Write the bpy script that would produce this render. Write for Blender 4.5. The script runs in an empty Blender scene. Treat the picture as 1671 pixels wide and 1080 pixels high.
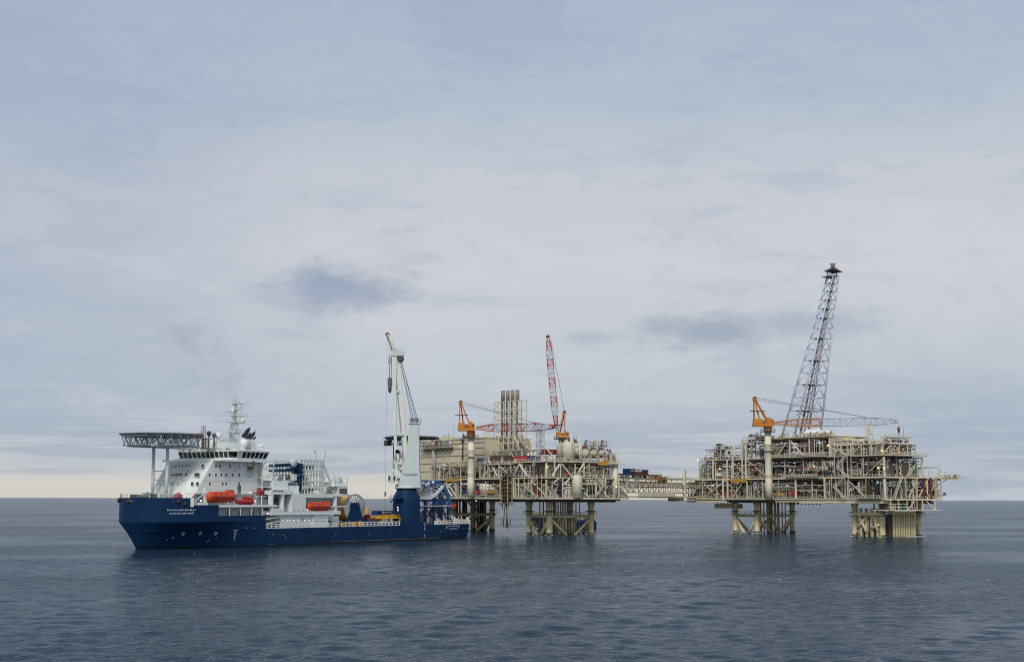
import bpy, math, random
from mathutils import Vector, Matrix, Euler
SC = bpy.context.scene
COL = SC.collection
rnd = random.Random(11)
R = math.radians

# ---------------------------------------------------------------- camera
FPX = 2300.0                      # focal length in photo pixels (photo is 1671 wide)
PITCH, ROLL, CAMH = R(6.79), R(0.18), 15.0
cam_d = bpy.data.cameras.new('camera')
cam_d.sensor_width = 36.0
cam_d.lens = 36.0 * FPX / 1671.0
cam_d.clip_start = 1.0
cam_d.clip_end = 120000.0
cam = bpy.data.objects.new('camera', cam_d)
COL.objects.link(cam)
CAMROT = Matrix.Rotation(R(90) + PITCH, 3, 'X') @ Matrix.Rotation(ROLL, 3, 'Z')
cam.location = (0, 0, CAMH)
cam.rotation_euler = CAMROT.to_euler()
SC.camera = cam

# ---------------------------------------------------------------- exposure
SC.view_settings.view_transform = 'Standard'
SC.view_settings.look = 'None'
SC.view_settings.exposure = 0.0
SC.view_settings.gamma = 1.0
SC.view_settings.use_curve_mapping = False
SC.cycles.use_denoising = False
SC.cycles.filter_width = 1.05
SC.cycles.max_bounces = 6
SC.cycles.diffuse_bounces = 3
SC.cycles.glossy_bounces = 3
SC.cycles.transparent_max_bounces = 8
SC.cycles.volume_bounces = 0

# ---------------------------------------------------------------- sun (overcast, wide)
SUN_EL, SUN_AZ = R(42), R(188)     # azimuth clockwise from +Y : behind the camera
sd = bpy.data.lights.new('sun', 'SUN')
sd.energy = 2.1
sd.angle = R(14)
sd.color = (1.0, 0.95, 0.86)
sun = bpy.data.objects.new('sun', sd)
COL.objects.link(sun)
sdir = Vector((math.sin(SUN_AZ) * math.cos(SUN_EL), math.cos(SUN_AZ) * math.cos(SUN_EL), math.sin(SUN_EL)))
sun.rotation_euler = sdir.to_track_quat('Z', 'Y').to_euler()

# ---------------------------------------------------------------- node helpers
class NT:
    def __init__(s, tree):
        s.t = tree; s.n = tree.nodes; s.l = tree.links
    def new(s, kind, **kw):
        n = s.n.new(kind)
        for k, v in kw.items(): setattr(n, k, v)
        return n
    def link(s, a, b): s.l.new(a, b)
    def val(s, sock, v):
        if hasattr(v, 'is_output') or isinstance(v, bpy.types.NodeSocket): s.l.new(v, sock)
        else: sock.default_value = v
    def math(s, op, a, b=0.0, c=None, clamp=False):
        n = s.n.new('ShaderNodeMath'); n.operation = op; n.use_clamp = clamp
        s.val(n.inputs[0], a); s.val(n.inputs[1], b)
        if c is not None: s.val(n.inputs[2], c)
        return n.outputs[0]
    def mix(s, f, a, b, blend='MIX'):
        n = s.n.new('ShaderNodeMix'); n.data_type = 'RGBA'; n.blend_type = blend
        s.val(n.inputs[0], f)
        for i, v in ((6, a), (7, b)):
            if isinstance(v, tuple): n.inputs[i].default_value = (v[0], v[1], v[2], 1)
            else: s.l.new(v, n.inputs[i])
        return n.outputs[2]
    def smooth(s, x, lo, hi):
        n = s.n.new('ShaderNodeMapRange'); n.interpolation_type = 'SMOOTHERSTEP'
        s.val(n.inputs[0], x); n.inputs[1].default_value = lo; n.inputs[2].default_value = hi
        return n.outputs[0]
    def noise(s, vec, scale, detail=4, rough=0.5, dist=0.0):
        n = s.n.new('ShaderNodeTexNoise')
        s.l.new(vec, n.inputs['Vector'])
        n.inputs['Scale'].default_value = scale; n.inputs['Detail'].default_value = detail
        n.inputs['Roughness'].default_value = rough; n.inputs['Distortion'].default_value = dist
        return n.outputs['Fac']
    def xyz(s, x, y, z):
        n = s.n.new('ShaderNodeCombineXYZ')
        for i, v in enumerate((x, y, z)): s.val(n.inputs[i], v)
        return n.outputs[0]
    def ramp(s, f, stops):
        n = s.n.new('ShaderNodeValToRGB'); s.l.new(f, n.inputs[0])
        e = n.color_ramp.elements
        e[0].position = stops[0][0]; e[0].color = (*stops[0][1], 1)
        e[1].position = stops[-1][0]; e[1].color = (*stops[-1][1], 1)
        for p, c in stops[1:-1]:
            k = e.new(p); k.color = (*c, 1)
        return n.outputs[0]

def lin(r, g, b):
    f = lambda c: c / 12.92 if c <= 0.04045 else ((c + 0.055) / 1.055) ** 2.4
    return (f(r / 255), f(g / 255), f(b / 255))

# ---------------------------------------------------------------- sky: Nishita air under a broken layer of cloud
W = bpy.data.worlds.new('World')
SC.world = W
W.use_nodes = True
wt = NT(W.node_tree)
wt.n.clear()
geo = wt.new('ShaderNodeTexCoord')
sep = wt.new('ShaderNodeSeparateXYZ'); wt.link(geo.outputs['Generated'], sep.inputs[0])
dx, dy, dz = sep.outputs
az = wt.math('ARCTAN2', dx, dy)                 # 0 = straight ahead, + to the right
el = wt.math('ARCSINE', dz)
base = wt.ramp(wt.math('MULTIPLY', el, 1 / 1.5708, clamp=True), [
    (0.000, lin(198, 198, 197)), (0.010, lin(192, 196, 201)), (0.030, lin(186, 194, 205)), (0.060, lin(198, 203, 210)),
    (0.105, lin(208, 209, 214)), (0.145, lin(201, 205, 213)), (0.175, lin(182, 194, 210)), (0.215, lin(173, 187, 206)), (0.240, lin(168, 183, 203)),
    (0.42, lin(205, 212, 224)), (0.75, lin(238, 240, 244)), (1.0, lin(246, 247, 250))])
# the left of the view is bluer and darker, the right at mid height paler
leftf = wt.smooth(wt.math('MULTIPLY', az, -1.0), 0.03, 0.40)
mid = wt.math('MULTIPLY', wt.smooth(el, 0.015, 0.06), wt.math('SUBTRACT', 1.0, wt.smooth(el, 0.26, 0.42)))
base = wt.mix(wt.math('MULTIPLY', wt.math('MULTIPLY', leftf, mid), 0.66), base, lin(160, 176, 199))
rb = wt.math('MULTIPLY', wt.smooth(az, 0.12, 0.36), wt.math('SUBTRACT', 1.0, wt.smooth(el, 0.05, 0.13)))
base = wt.mix(wt.math('MULTIPLY', rb, 0.62), base, lin(166, 180, 201))
# broad soft billows, stretched along the horizon
v1 = wt.xyz(wt.math('MULTIPLY', az, 5.0), wt.math('MULTIPLY', el, 17.0), 0.0)
n1 = wt.noise(v1, 1.0, 5, 0.55, 0.6)
v2 = wt.xyz(wt.math('MULTIPLY', az, 16.0), wt.math('MULTIPLY', el, 60.0), 3.0)
n2 = wt.noise(v2, 1.0, 5, 0.6, 0.5)
bil = wt.math('ADD', wt.math('MULTIPLY', n1, 0.7), wt.math('MULTIPLY', n2, 0.3))
hi = wt.math('SUBTRACT', 1.0, wt.math('MULTIPLY', wt.smooth(el, 0.14, 0.26), 0.72))
base = wt.mix(wt.math('MULTIPLY', wt.math('MULTIPLY', wt.smooth(bil, 0.47, 0.68), 0.40), hi), base, lin(214, 216, 220))
base = wt.mix(wt.math('MULTIPLY', wt.math('SUBTRACT', 1.0, wt.smooth(bil, 0.30, 0.52)), 0.46), base, lin(158, 173, 195))
v4 = wt.xyz(wt.math('MULTIPLY', az, 30.0), wt.math('MULTIPLY', el, 75.0), 11.0)
n4 = wt.noise(v4, 1.0, 6, 0.62, 0.8)
base = wt.mix(wt.math('MULTIPLY', wt.smooth(n4, 0.45, 0.75), 0.13), base, lin(208, 213, 220))
base = wt.mix(wt.math('MULTIPLY', wt.math('SUBTRACT', 1.0, wt.smooth(n4, 0.30, 0.52)), 0.12), base, lin(158, 172, 194))
# streaks of grey-blue cloud low over the sea, pale cream between them on the left
low = wt.math('SUBTRACT', 1.0, wt.smooth(el, 0.03, 0.085))
v3 = wt.xyz(wt.math('MULTIPLY', az, 6.0), wt.math('MULTIPLY', el, 130.0), 7.0)
n3 = wt.noise(v3, 1.0, 4, 0.55, 0.4)
base = wt.mix(wt.math('MULTIPLY', wt.math('MULTIPLY', wt.smooth(n3, 0.44, 0.60), low), 0.60), base, lin(160, 174, 194))
cream = wt.math('MULTIPLY', wt.math('SUBTRACT', 1.0, wt.smooth(wt.math('ADD', el, wt.math('MULTIPLY', n2, 0.012)), 0.012, 0.030)),
                wt.math('SUBTRACT', 1.0, wt.smooth(az, 0.10, 0.26)))
base = wt.mix(wt.math('MULTIPLY', cream, 0.85), base, lin(218, 213, 203))
# distinct darker clouds
def cloud(a0, e0, ra, re, seed, amt, col):
    global base
    va = wt.xyz(wt.math('MULTIPLY', az, 34.0), wt.math('MULTIPLY', el, 62.0), seed)
    nn = wt.noise(va, 1.0, 6, 0.6, 0.4)
    u = wt.math('DIVIDE', wt.math('SUBTRACT', az, a0), ra)
    v = wt.math('DIVIDE', wt.math('SUBTRACT', el, e0), re)
    r2 = wt.math('SQRT', wt.math('ADD', wt.math('MULTIPLY', u, u), wt.math('MULTIPLY', v, v)))
    k = wt.math('ADD', r2, wt.math('MULTIPLY', wt.math('SUBTRACT', nn, 0.5), 1.7))
    f = wt.math('SUBTRACT', 1.0, wt.smooth(k, 0.05, 1.35))
    base = wt.mix(wt.math('MULTIPLY', f, amt), base, col)
cloud(-0.124, 0.148, 0.054, 0.021, 1.3, 1.0, lin(158, 169, 189))
cloud(-0.165, 0.140, 0.050, 0.010, 5.3, 0.45, lin(168, 178, 197))
cloud(0.143, 0.118, 0.064, 0.013, 2.1, 1.0, lin(163, 173, 190))
cloud(0.215, 0.123, 0.055, 0.013, 9.4, 0.8, lin(174, 183, 198))
cloud(0.058, 0.114, 0.026, 0.006, 4.7, 0.8, lin(178, 186, 199))
sky = wt.new('ShaderNodeTexSky'); sky.sky_type = 'NISHITA'; sky.sun_disc = False
sky.sun_elevation = SUN_EL; sky.sun_rotation = SUN_AZ
bg1 = wt.new('ShaderNodeBackground'); wt.link(sky.outputs[0], bg1.inputs[0]); bg1.inputs[1].default_value = 0.08
bg2 = wt.new('ShaderNodeBackground'); wt.link(base, bg2.inputs[0]); bg2.inputs[1].default_value = 1.0
mx = wt.new('ShaderNodeMixShader'); mx.inputs[0].default_value = 0.93
wt.link(bg1.outputs[0], mx.inputs[1]); wt.link(bg2.outputs[0], mx.inputs[2])
wo = wt.new('ShaderNodeOutputWorld'); wt.link(mx.outputs[0], wo.inputs[0])

# ---------------------------------------------------------------- materials
MATS = {}
def paint(name, col, rough=0.55, metal=0.0, var=0.10, rust=0.0, spec=0.4, tone=0.0):
    """painted metal: uneven tone, faint vertical runs, optional rust streaks"""
    if name in MATS: return MATS[name]
    m = bpy.data.materials.new(name); m.use_nodes = True
    t = NT(m.node_tree); p = t.n['Principled BSDF']
    g = t.new('ShaderNodeNewGeometry')
    sp = t.new('ShaderNodeSeparateXYZ'); t.link(g.outputs['Position'], sp.inputs[0])
    n1 = t.noise(g.outputs['Position'], 0.35, 4, 0.6)
    vv = t.xyz(t.math('MULTIPLY', sp.outputs[0], 1.6), t.math('MULTIPLY', sp.outputs[1], 1.6), t.math('MULTIPLY', sp.outputs[2], 0.16))
    n2 = t.noise(vv, 1.0, 4, 0.65)
    k = t.math('ADD', t.math('MULTIPLY', t.math('SUBTRACT', n1, 0.5), 2.2 * var), t.math('MULTIPLY', t.math('SUBTRACT', n2, 0.5), 2.2 * var))
    if tone > 0:
        oi = t.new('ShaderNodeObjectInfo'); k = t.math('ADD', k, t.math('MULTIPLY', t.math('SUBTRACT', oi.outputs['Random'], 0.6), tone))
    hs = t.new('ShaderNodeHueSaturation'); hs.inputs['Color'].default_value = (*col, 1)
    t.val(hs.inputs['Value'], t.math('ADD', 1.0, k))
    c = hs.outputs[0]
    if rust > 0:
        f = t.math('MULTIPLY', t.smooth(n2, 0.56, 0.74), rust)
        c = t.mix(f, c, (0.16, 0.075, 0.035))
    t.link(c, p.inputs['Base Color'])
    p.inputs['Roughness'].default_value = rough; p.inputs['Metallic'].default_value = metal
    p.inputs['Specular IOR Level'].default_value = spec
    MATS[name] = m
    return m
def lamp_mat(name, col, strength):
    if name in MATS: return MATS[name]
    m = bpy.data.materials.new(name); m.use_nodes = True
    p = m.node_tree.nodes['Principled BSDF']
    p.inputs['Base Color'].default_value = (*col, 1)
    p.inputs['Emission Color'].default_value = (*col, 1); p.inputs['Emission Strength'].default_value = strength
    MATS[name] = m
    return m

# ---------------------------------------------------------------- mesh builder
class MB:
    def __init__(s): s.v = []; s.f = []; s.mi = []; s.cur = 0; s.sm = []
    def face(s, idx, smooth=False): s.f.append(tuple(idx)); s.mi.append(s.cur); s.sm.append(smooth)
    def hexa(s, p):
        b = len(s.v); s.v += [tuple(q) for q in p]
        for q in ((0, 3, 2, 1), (4, 5, 6, 7), (0, 1, 5, 4), (1, 2, 6, 5), (2, 3, 7, 6), (3, 0, 4, 7)):
            s.face([b + i for i in q])
        return s
    def box(s, x0, x1, y0, y1, z0, z1):
        if x0 > x1: x0, x1 = x1, x0
        if y0 > y1: y0, y1 = y1, y0
        if z0 > z1: z0, z1 = z1, z0
        return s.hexa([(x0, y0, z0), (x1, y0, z0), (x1, y1, z0), (x0, y1, z0), (x0, y0, z1), (x1, y0, z1), (x1, y1, z1), (x0, y1, z1)])
    def cbox(s, c, sx, sy, sz): return s.box(c[0] - sx / 2, c[0] + sx / 2, c[1] - sy / 2, c[1] + sy / 2, c[2], c[2] + sz)
    def bar(s, a, b, w, h=None):
        h = h or w
        a = Vector(a); b = Vector(b); d = b - a
        if d.length < 1e-6: return s
        d.normalize(); up = Vector((0, 0, 1)) if abs(d.z) < 0.95 else Vector((1, 0, 0))
        x = d.cross(up).normalized(); y = x.cross(d).normalized()
        x *= w / 2; y *= h / 2
        return s.hexa([a - x - y, a + x - y, a + x + y, a - x + y, b - x - y, b + x - y, b + x + y, b - x + y])
    def tube(s, a, b, r, r1=None, n=8, caps=True):
        r1 = r if r1 is None else r1
        a = Vector(a); b = Vector(b); d = (b - a)
        if d.length < 1e-6: return s
        d.normalize(); up = Vector((0, 0, 1)) if abs(d.z) < 0.95 else Vector((1, 0, 0))
        x = d.cross(up).normalized(); y = x.cross(d).normalized()
        k = len(s.v)
        for c, q in ((a, r), (b, r1)):
            for i in range(n):
                t = 2 * math.pi * i / n
                s.v.append(tuple(c + x * (q * math.cos(t)) + y * (q * math.sin(t))))
        for i in range(n):
            j = (i + 1) % n
            s.face((k + i, k + n + i, k + n + j, k + j), True)
        if caps:
            s.face([k + i for i in range(n)]); s.face([k + n + i for i in reversed(range(n))])
        return s
    def path(s, pts, r, n=6):
        for a, b in zip(pts[:-1], pts[1:]): s.tube(a, b, r, n=n)
        return s
    def lathe(s, c, prof, n=16, axis='Z'):
        """profile of (radius, height) turned about an axis through c"""
        k = len(s.v); c = Vector(c)
        for r, h in prof:
            for i in range(n):
                t = 2 * math.pi * i / n
                u, w = r * math.cos(t), r * math.sin(t)
                q = {'Z': (u, w, h), 'X': (h, u, w), 'Y': (w, h, u)}[axis]
                s.v.append(tuple(c + Vector(q)))
        for a in range(len(prof) - 1):
            for i in range(n):
                j = (i + 1) % n
                s.face((k + a * n + i, k + a * n + j, k + (a + 1) * n + j, k + (a + 1) * n + i), True)
        s.face([k + i for i in reversed(range(n))]); s.face([k + (len(prof) - 1) * n + i for i in range(n)])
        return s
    def drum(s, c, r, l, axis='X', n=14, dome=0.35):
        d = r * dome
        return s.lathe(c, [(r * .35, -l / 2 - d), (r * .8, -l / 2 - d * .6), (r, -l / 2), (r, l / 2), (r * .8, l / 2 + d * .6), (r * .35, l / 2 + d)], n, axis)
    def ell(s, c, rx, ry, rz, n=16, m=8):
        k = len(s.v)
        for a in range(1, m):
            p = math.pi * a / m
            for i in range(n):
                t = 2 * math.pi * i / n
                s.v.append((c[0] + rx * math.sin(p) * math.cos(t), c[1] + ry * math.sin(p) * math.sin(t), c[2] + rz * math.cos(p)))
        for a in range(m - 2):
            for i in range(n):
                j = (i + 1) % n
                s.face((k + a * n + i, k + (a + 1) * n + i, k + (a + 1) * n + j, k + a * n + j), True)
        s.face([k + i for i in range(n)]); s.face([k + (m - 2) * n + i for i in reversed(range(n))])
        return s
    def prism(s, pts, vec):
        """polygon (3-D points) extruded along vec"""
        k = len(s.v); n = len(pts); vec = Vector(vec)
        s.v += [tuple(p) for p in pts] + [tuple(Vector(p) + vec) for p in pts]
        s.face([k + i for i in reversed(range(n))]); s.face([k + n + i for i in range(n)])
        for i in range(n):
            j = (i + 1) % n; s.face((k + i, k + j, k + n + j, k + n + i))
        return s
    def loft(s, rings, caps=True, smooth=False):
        """closed rings with equal point counts"""
        k = len(s.v); n = len(rings[0])
        for r in rings: s.v += [tuple(p) for p in r]
        for a in range(len(rings) - 1):
            for i in range(n):
                j = (i + 1) % n
                s.face((k + a * n + i, k + a * n + j, k + (a + 1) * n + j, k + (a + 1) * n + i), smooth)
        if caps:
            s.face([k + i for i in reversed(range(n))]); s.face([k + (len(rings) - 1) * n + i for i in range(n)])
        return s
    def add(s, o, mat_index=0):
        k = len(s.v); s.v += o.v
        for f, sm in zip(o.f, o.sm): s.f.append(tuple(i + k for i in f)); s.mi.append(mat_index); s.sm.append(sm)
        return s
    def size(s):
        if not s.v: return 0
        lo = [min(p[i] for p in s.v) for i in range(3)]; hi = [max(p[i] for p in s.v) for i in range(3)]
        d = sorted(hi[i] - lo[i] for i in range(3))
        return d[2] * max(d[1], .1)
    def build(s, name, mat, parent=None, recalc=True):
        me = bpy.data.meshes.new(name)
        me.from_pydata(s.v, [], s.f)
        mats = mat if isinstance(mat, (list, tuple)) else [mat]
        for m in mats: me.materials.append(m)
        me.polygons.foreach_set('material_index', s.mi if len(mats) > 1 else [0] * len(s.f))
        me.polygons.foreach_set('use_smooth', s.sm)
        me.update()
        if recalc:
            import bmesh
            bm = bmesh.new(); bm.from_mesh(me)
            bmesh.ops.recalc_face_normals(bm, faces=bm.faces)
            bm.to_mesh(me); bm.free()
        o = bpy.data.objects.new(name, me); COL.objects.link(o)
        if parent: o.parent = parent
        return o

def tag(o, label=None, cat=None, group=None, kind=None):
    if label: o['label'] = label
    if cat: o['category'] = cat
    if group: o['group'] = group
    if kind: o['kind'] = kind
    return o
def thing(name, label, cat, loc=(0, 0, 0), rz=0.0, group=None):
    o = bpy.data.objects.new(name, None); COL.objects.link(o)
    o.empty_display_size = 0.5
    o.location = loc; o.rotation_euler = (0, 0, rz)
    return tag(o, label, cat, group)
def copy_thing(root, loc, rz, label=None):
    r = root.copy(); COL.objects.link(r); r.location = loc; r.rotation_euler = (0, 0, rz)
    if label: r['label'] = label
    for ch in list(root.children):
        c = ch.copy(); COL.objects.link(c); c.parent = r
        for g in list(ch.children):
            d = g.copy(); COL.objects.link(d); d.parent = c
    return r

class Frame:
    """a flat frame on the water: origin, heading; turns photo pixels into points on one of its planes"""
    def __init__(s, o, ang):
        s.o = Vector((o[0], o[1], 0)); s.a = ang; s.m = Matrix.Rotation(ang, 3, 'Z'); s.mi = s.m.transposed()
    def w(s, x, y, z): return tuple(s.o + s.m @ Vector((x, y, z)))
    def ray(s, px, py):
        d = CAMROT @ Vector(((px - 835.5) / FPX, -(py - 540) / FPX, -1))
        return s.mi @ (Vector((0, 0, CAMH)) - s.o), s.mi @ d
    def onx(s, px, py, x):
        o, d = s.ray(px, py); t = (x - o.x) / d.x; return (o.y + d.y * t, o.z + d.z * t)
    def ony(s, px, py, y):
        o, d = s.ray(px, py); t = (y - o.y) / d.y; return (o.x + d.x * t, o.z + d.z * t)
    def onz(s, px, py, z):
        o, d = s.ray(px, py); t = (z - o.z) / d.z; return (o.x + d.x * t, o.y + d.y * t)

class Parts:
    """the parts of one big thing; past ninety of a name the small ones go into one 'stuff' part"""
    def __init__(s, root, lim=90): s.root = root; s.d = {}; s.lim = lim
    def add(s, name, mb, mat):
        if mb.v: s.d.setdefault(name, []).append((mb.size(), mb, mat))
    def flush(s):
        for name, l in s.d.items():
            l.sort(key=lambda q: -q[0])
            lim = s.lim if len(l) > s.lim + 6 else len(l)
            for _, mb, mat in l[:lim]: mb.build(name, mat, s.root)
            rest = l[lim:]
            if rest:
                mats = []; big = MB()
                for _, mb, mat in rest:
                    if mat not in mats: mats.append(mat)
                    big.add(mb, mats.index(mat))
                tag(big.build(name, mats, s.root), kind='stuff')

def text(body, size, mat, parent, loc, rot, name='lettering', depth=0.04, align='CENTER', bold=0.0, xs=1.0):
    cu = bpy.data.curves.new(name, 'FONT'); cu.body = body; cu.size = size
    cu.align_x = align; cu.align_y = 'CENTER'; cu.extrude = depth; cu.offset = bold
    o = bpy.data.objects.new(name, cu); COL.objects.link(o)
    dg = bpy.context.evaluated_depsgraph_get(); dg.update()
    me = bpy.data.meshes.new_from_object(o.evaluated_get(dg))
    bpy.data.objects.remove(o)
    o = bpy.data.objects.new(name, me); COL.objects.link(o)
    me.materials.clear(); me.materials.append(mat)
    o.parent = parent; o.location = loc; o.rotation_euler = rot; o.scale = (xs, 1, 1)
    return o

def railing(mb, pts, h=1.1, r=0.035, step=1.8, rails=(1.0, 0.52)):
    """handrail with stanchions along a polyline of deck points"""
    for a, b in zip(pts[:-1], pts[1:]):
        a = Vector(a); b = Vector(b); n = max(1, int((b - a).length / step))
        for i in range(n + 1):
            p = a.lerp(b, i / n); mb.bar(p, p + Vector((0, 0, h)), r * 2)
        for q in rails:
            o = Vector((0, 0, h * q)); mb.bar(a + o, b + o, r * 2)
    return mb
def truss(mb, a, b, w, h, bays, rc, rb, up=None, side=None, w1=None, h1=None):
    """four-chord lattice girder from a to b"""
    a = Vector(a); b = Vector(b); d = (b - a).normalized()
    up = Vector(up) if up else (Vector((0, 0, 1)) if abs(d.z) < .9 else Vector((0, 1, 0)))
    x = d.cross(up).normalized(); y = x.cross(d).normalized()
    w1 = w if w1 is None else w1; h1 = h if h1 is None else h1
    def ring(t):
        c = a.lerp(b, t); ww = w + (w1 - w) * t; hh = h + (h1 - h) * t
        return [c - x * ww / 2 - y * hh / 2, c + x * ww / 2 - y * hh / 2, c + x * ww / 2 + y * hh / 2, c - x * ww / 2 + y * hh / 2]
    prev = ring(0)
    for i in range(1, bays + 1):
        cur = ring(i / bays)
        for k in range(4):
            mb.tube(prev[k], cur[k], rc, n=5, caps=False)
            j = (k + 1) % 4
            if (i + k) % 2: mb.tube(prev[k], cur[j], rb, n=4, caps=False)
            else: mb.tube(prev[j], cur[k], rb, n=4, caps=False)
            mb.tube(cur[k], cur[j], rb, n=4, caps=False)
        prev = cur
    return mb

# ---------------------------------------------------------------- palette
CREAM = paint('cream_paint', (0.60, 0.54, 0.385), 0.6, var=0.13, rust=0.28, tone=0.42)
CREAM2 = paint('pale_cream_paint', (0.68, 0.635, 0.50), 0.55, var=0.10, rust=0.14, tone=0.25)
BUFF = paint('buff_panel_paint', (0.60, 0.525, 0.375), 0.65, var=0.12, rust=0.14)
WHITE = paint('white_paint', (0.68, 0.71, 0.69), 0.45, var=0.07, rust=0.10)
WHITEG = paint('grey_white_paint', (0.52, 0.57, 0.56), 0.45, var=0.08, rust=0.08)
MINT = paint('pale_green_grey_paint', (0.62, 0.66, 0.58), 0.5, var=0.06, rust=0.06)
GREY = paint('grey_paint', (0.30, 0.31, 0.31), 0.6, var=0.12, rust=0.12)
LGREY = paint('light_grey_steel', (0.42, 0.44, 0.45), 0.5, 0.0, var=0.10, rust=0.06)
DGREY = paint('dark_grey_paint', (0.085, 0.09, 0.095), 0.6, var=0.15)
BLACK = paint('black_paint', (0.02, 0.02, 0.022), 0.5, var=0.1)
UMBER = paint('dirty_shaded_brown_steel', (0.085, 0.068, 0.05), 0.7, var=0.25, rust=0.3)  # dirty brown; its darkness also stands in for shade inside the decks
OLIVE = paint('weathered_cream_steel', (0.46, 0.40, 0.25), 0.7, var=0.18, rust=0.30, tone=0.4)
LEGS = paint('leg_cream_paint', (0.71, 0.605, 0.355), 0.6, var=0.14, rust=0.30, tone=0.15)
NAVY = paint('navy_hull_paint', (0.0042, 0.0275, 0.080), 0.5, var=0.16, rust=0.07, spec=0.12)
BOOT = paint('boot_topping_paint', (0.006, 0.010, 0.016), 0.5, var=0.2, spec=0.2)
BLUE = paint('blue_paint', (0.008, 0.032, 0.115), 0.45, var=0.10, rust=0.04)
CYAN = paint('light_blue_paint', (0.03, 0.14, 0.30), 0.5, var=0.1)
ORANGE = paint('orange_paint', (0.52, 0.18, 0.02), 0.55, var=0.12, rust=0.15)
REDOR = paint('orange_red_paint', (0.52, 0.052, 0.014), 0.42, var=0.06)
RED = paint('red_paint', (0.38, 0.03, 0.03), 0.55, var=0.10, rust=0.05)
DRED = paint('dark_red_paint', (0.17, 0.03, 0.025), 0.6, var=0.15, rust=0.1)
YELLOW = paint('yellow_paint', (0.62, 0.36, 0.03), 0.5, var=0.10, rust=0.10)
GOLD = paint('yellow_ochre_paint', (0.45, 0.25, 0.03), 0.55, var=0.12, rust=0.15)
GREEN = paint('green_paint', (0.02, 0.16, 0.085), 0.55, var=0.12)
STEELGR = paint('galvanised_steel', (0.46, 0.52, 0.62), 0.45, 0.0, var=0.08)
PINKY = paint('faded_red_paint', (0.29, 0.20, 0.18), 0.6, var=0.1)
GLASS = paint('dark_window_glass', (0.010, 0.013, 0.016), 0.08, var=0.0, spec=0.6)
WOOD = paint('brown_deck_planks', (0.20, 0.12, 0.06), 0.8, var=0.25)
WLAMP = lamp_mat('white_work_lamp', (1.0, 0.97, 0.9), 0.6)
YLAMP = lamp_mat('sodium_work_lamp', (1.0, 0.62, 0.18), 3.0)

# plate seams and weld lines on the hull paint
def seams(m, sx, sz):
    t = NT(m.node_tree); p = t.n['Principled BSDF']; src = p.inputs['Base Color'].links[0].from_socket
    tc = t.new('ShaderNodeTexCoord'); sp = t.new('ShaderNodeSeparateXYZ'); t.link(tc.outputs['Object'], sp.inputs[0])
    br = t.new('ShaderNodeTexBrick'); t.link(t.xyz(sp.outputs[0], sp.outputs[2], 0.0), br.inputs['Vector'])
    br.inputs['Scale'].default_value = 1.0; br.inputs['Brick Width'].default_value = sx; br.inputs['Row Height'].default_value = sz
    br.inputs['Mortar Size'].default_value = 0.05; br.inputs['Mortar Smooth'].default_value = 0.6
    br.inputs['Color1'].default_value = (1, 1, 1, 1); br.inputs['Color2'].default_value = (.86, .88, .9, 1); br.inputs['Mortar'].default_value = (.55, .58, .62, 1)
    t.link(t.mix(1.0, src, br.outputs['Color'], 'MULTIPLY'), p.inputs['Base Color'])
    bp = t.new('ShaderNodeBump'); bp.inputs['Strength'].default_value = .35; bp.inputs['Distance'].default_value = .05
    g = t.new('ShaderNodeNewGeometry'); t.link(t.noise(g.outputs['Position'], .5, 3, .5), bp.inputs['Height']); t.link(bp.outputs[0], p.inputs['Normal'])
seams(NAVY, 8.5, 2.35)
# ---------------------------------------------------------------- sea
import numpy as np
def sea_material():
    m = bpy.data.materials.new('sea_water'); m.use_nodes = True
    t = NT(m.node_tree); p = t.n['Principled BSDF']
    g = t.new('ShaderNodeNewGeometry'); P = g.outputs['Position']
    mp = t.new('ShaderNodeMapping'); t.link(P, mp.inputs[0])
    mp.inputs['Rotation'].default_value = (0, 0, R(-14)); mp.inputs['Scale'].default_value = (0.6, 1.0, 0.0)
    Q = mp.outputs[0]
    b = t.noise(Q, 0.22, 4, 0.55, 0.4)
    c = t.noise(Q, 0.9, 5, 0.62, 0.3)
    patch = t.noise(Q, 0.011, 4, 0.55, 0.5)
    h = t.math('ADD', t.math('MULTIPLY', b, 0.9), t.math('MULTIPLY', c, t.math('ADD', 0.10, t.math('MULTIPLY', t.smooth(patch, 0.34, 0.64), 0.66))))
    bp = t.new('ShaderNodeBump'); bp.inputs['Strength'].default_value = 1.0; bp.inputs['Distance'].default_value = 0.44
    t.link(h, bp.inputs['Height'])
    fr = t.new('ShaderNodeFresnel'); fr.inputs['IOR'].default_value = 1.333
    t.link(bp.outputs[0], fr.inputs['Normal'])
    gl = t.new('ShaderNodeBsdfGlossy'); gl.inputs['Roughness'].default_value = 0.10
    gl.inputs['Color'].default_value = (0.92, 0.96, 1.0, 1)
    t.link(bp.outputs[0], gl.inputs['Normal'])
    df = t.new('ShaderNodeBsdfDiffuse'); df.inputs['Color'].default_value = (0.011, 0.026, 0.048, 1)
    ms = t.new('ShaderNodeMixShader')
    # unresolved ripples keep a rough sea from mirroring fully at grazing angles
    t.link(t.math('MULTIPLY', fr.outputs[0], 0.57), ms.inputs[0])
    t.link(df.outputs[0], ms.inputs[1]); t.link(gl.outputs[0], ms.inputs[2])
    t.n.remove(p)
    t.link(ms.outputs[0], [n for n in t.n if n.type == 'OUTPUT_MATERIAL'][0].inputs[0])
    return m
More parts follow.
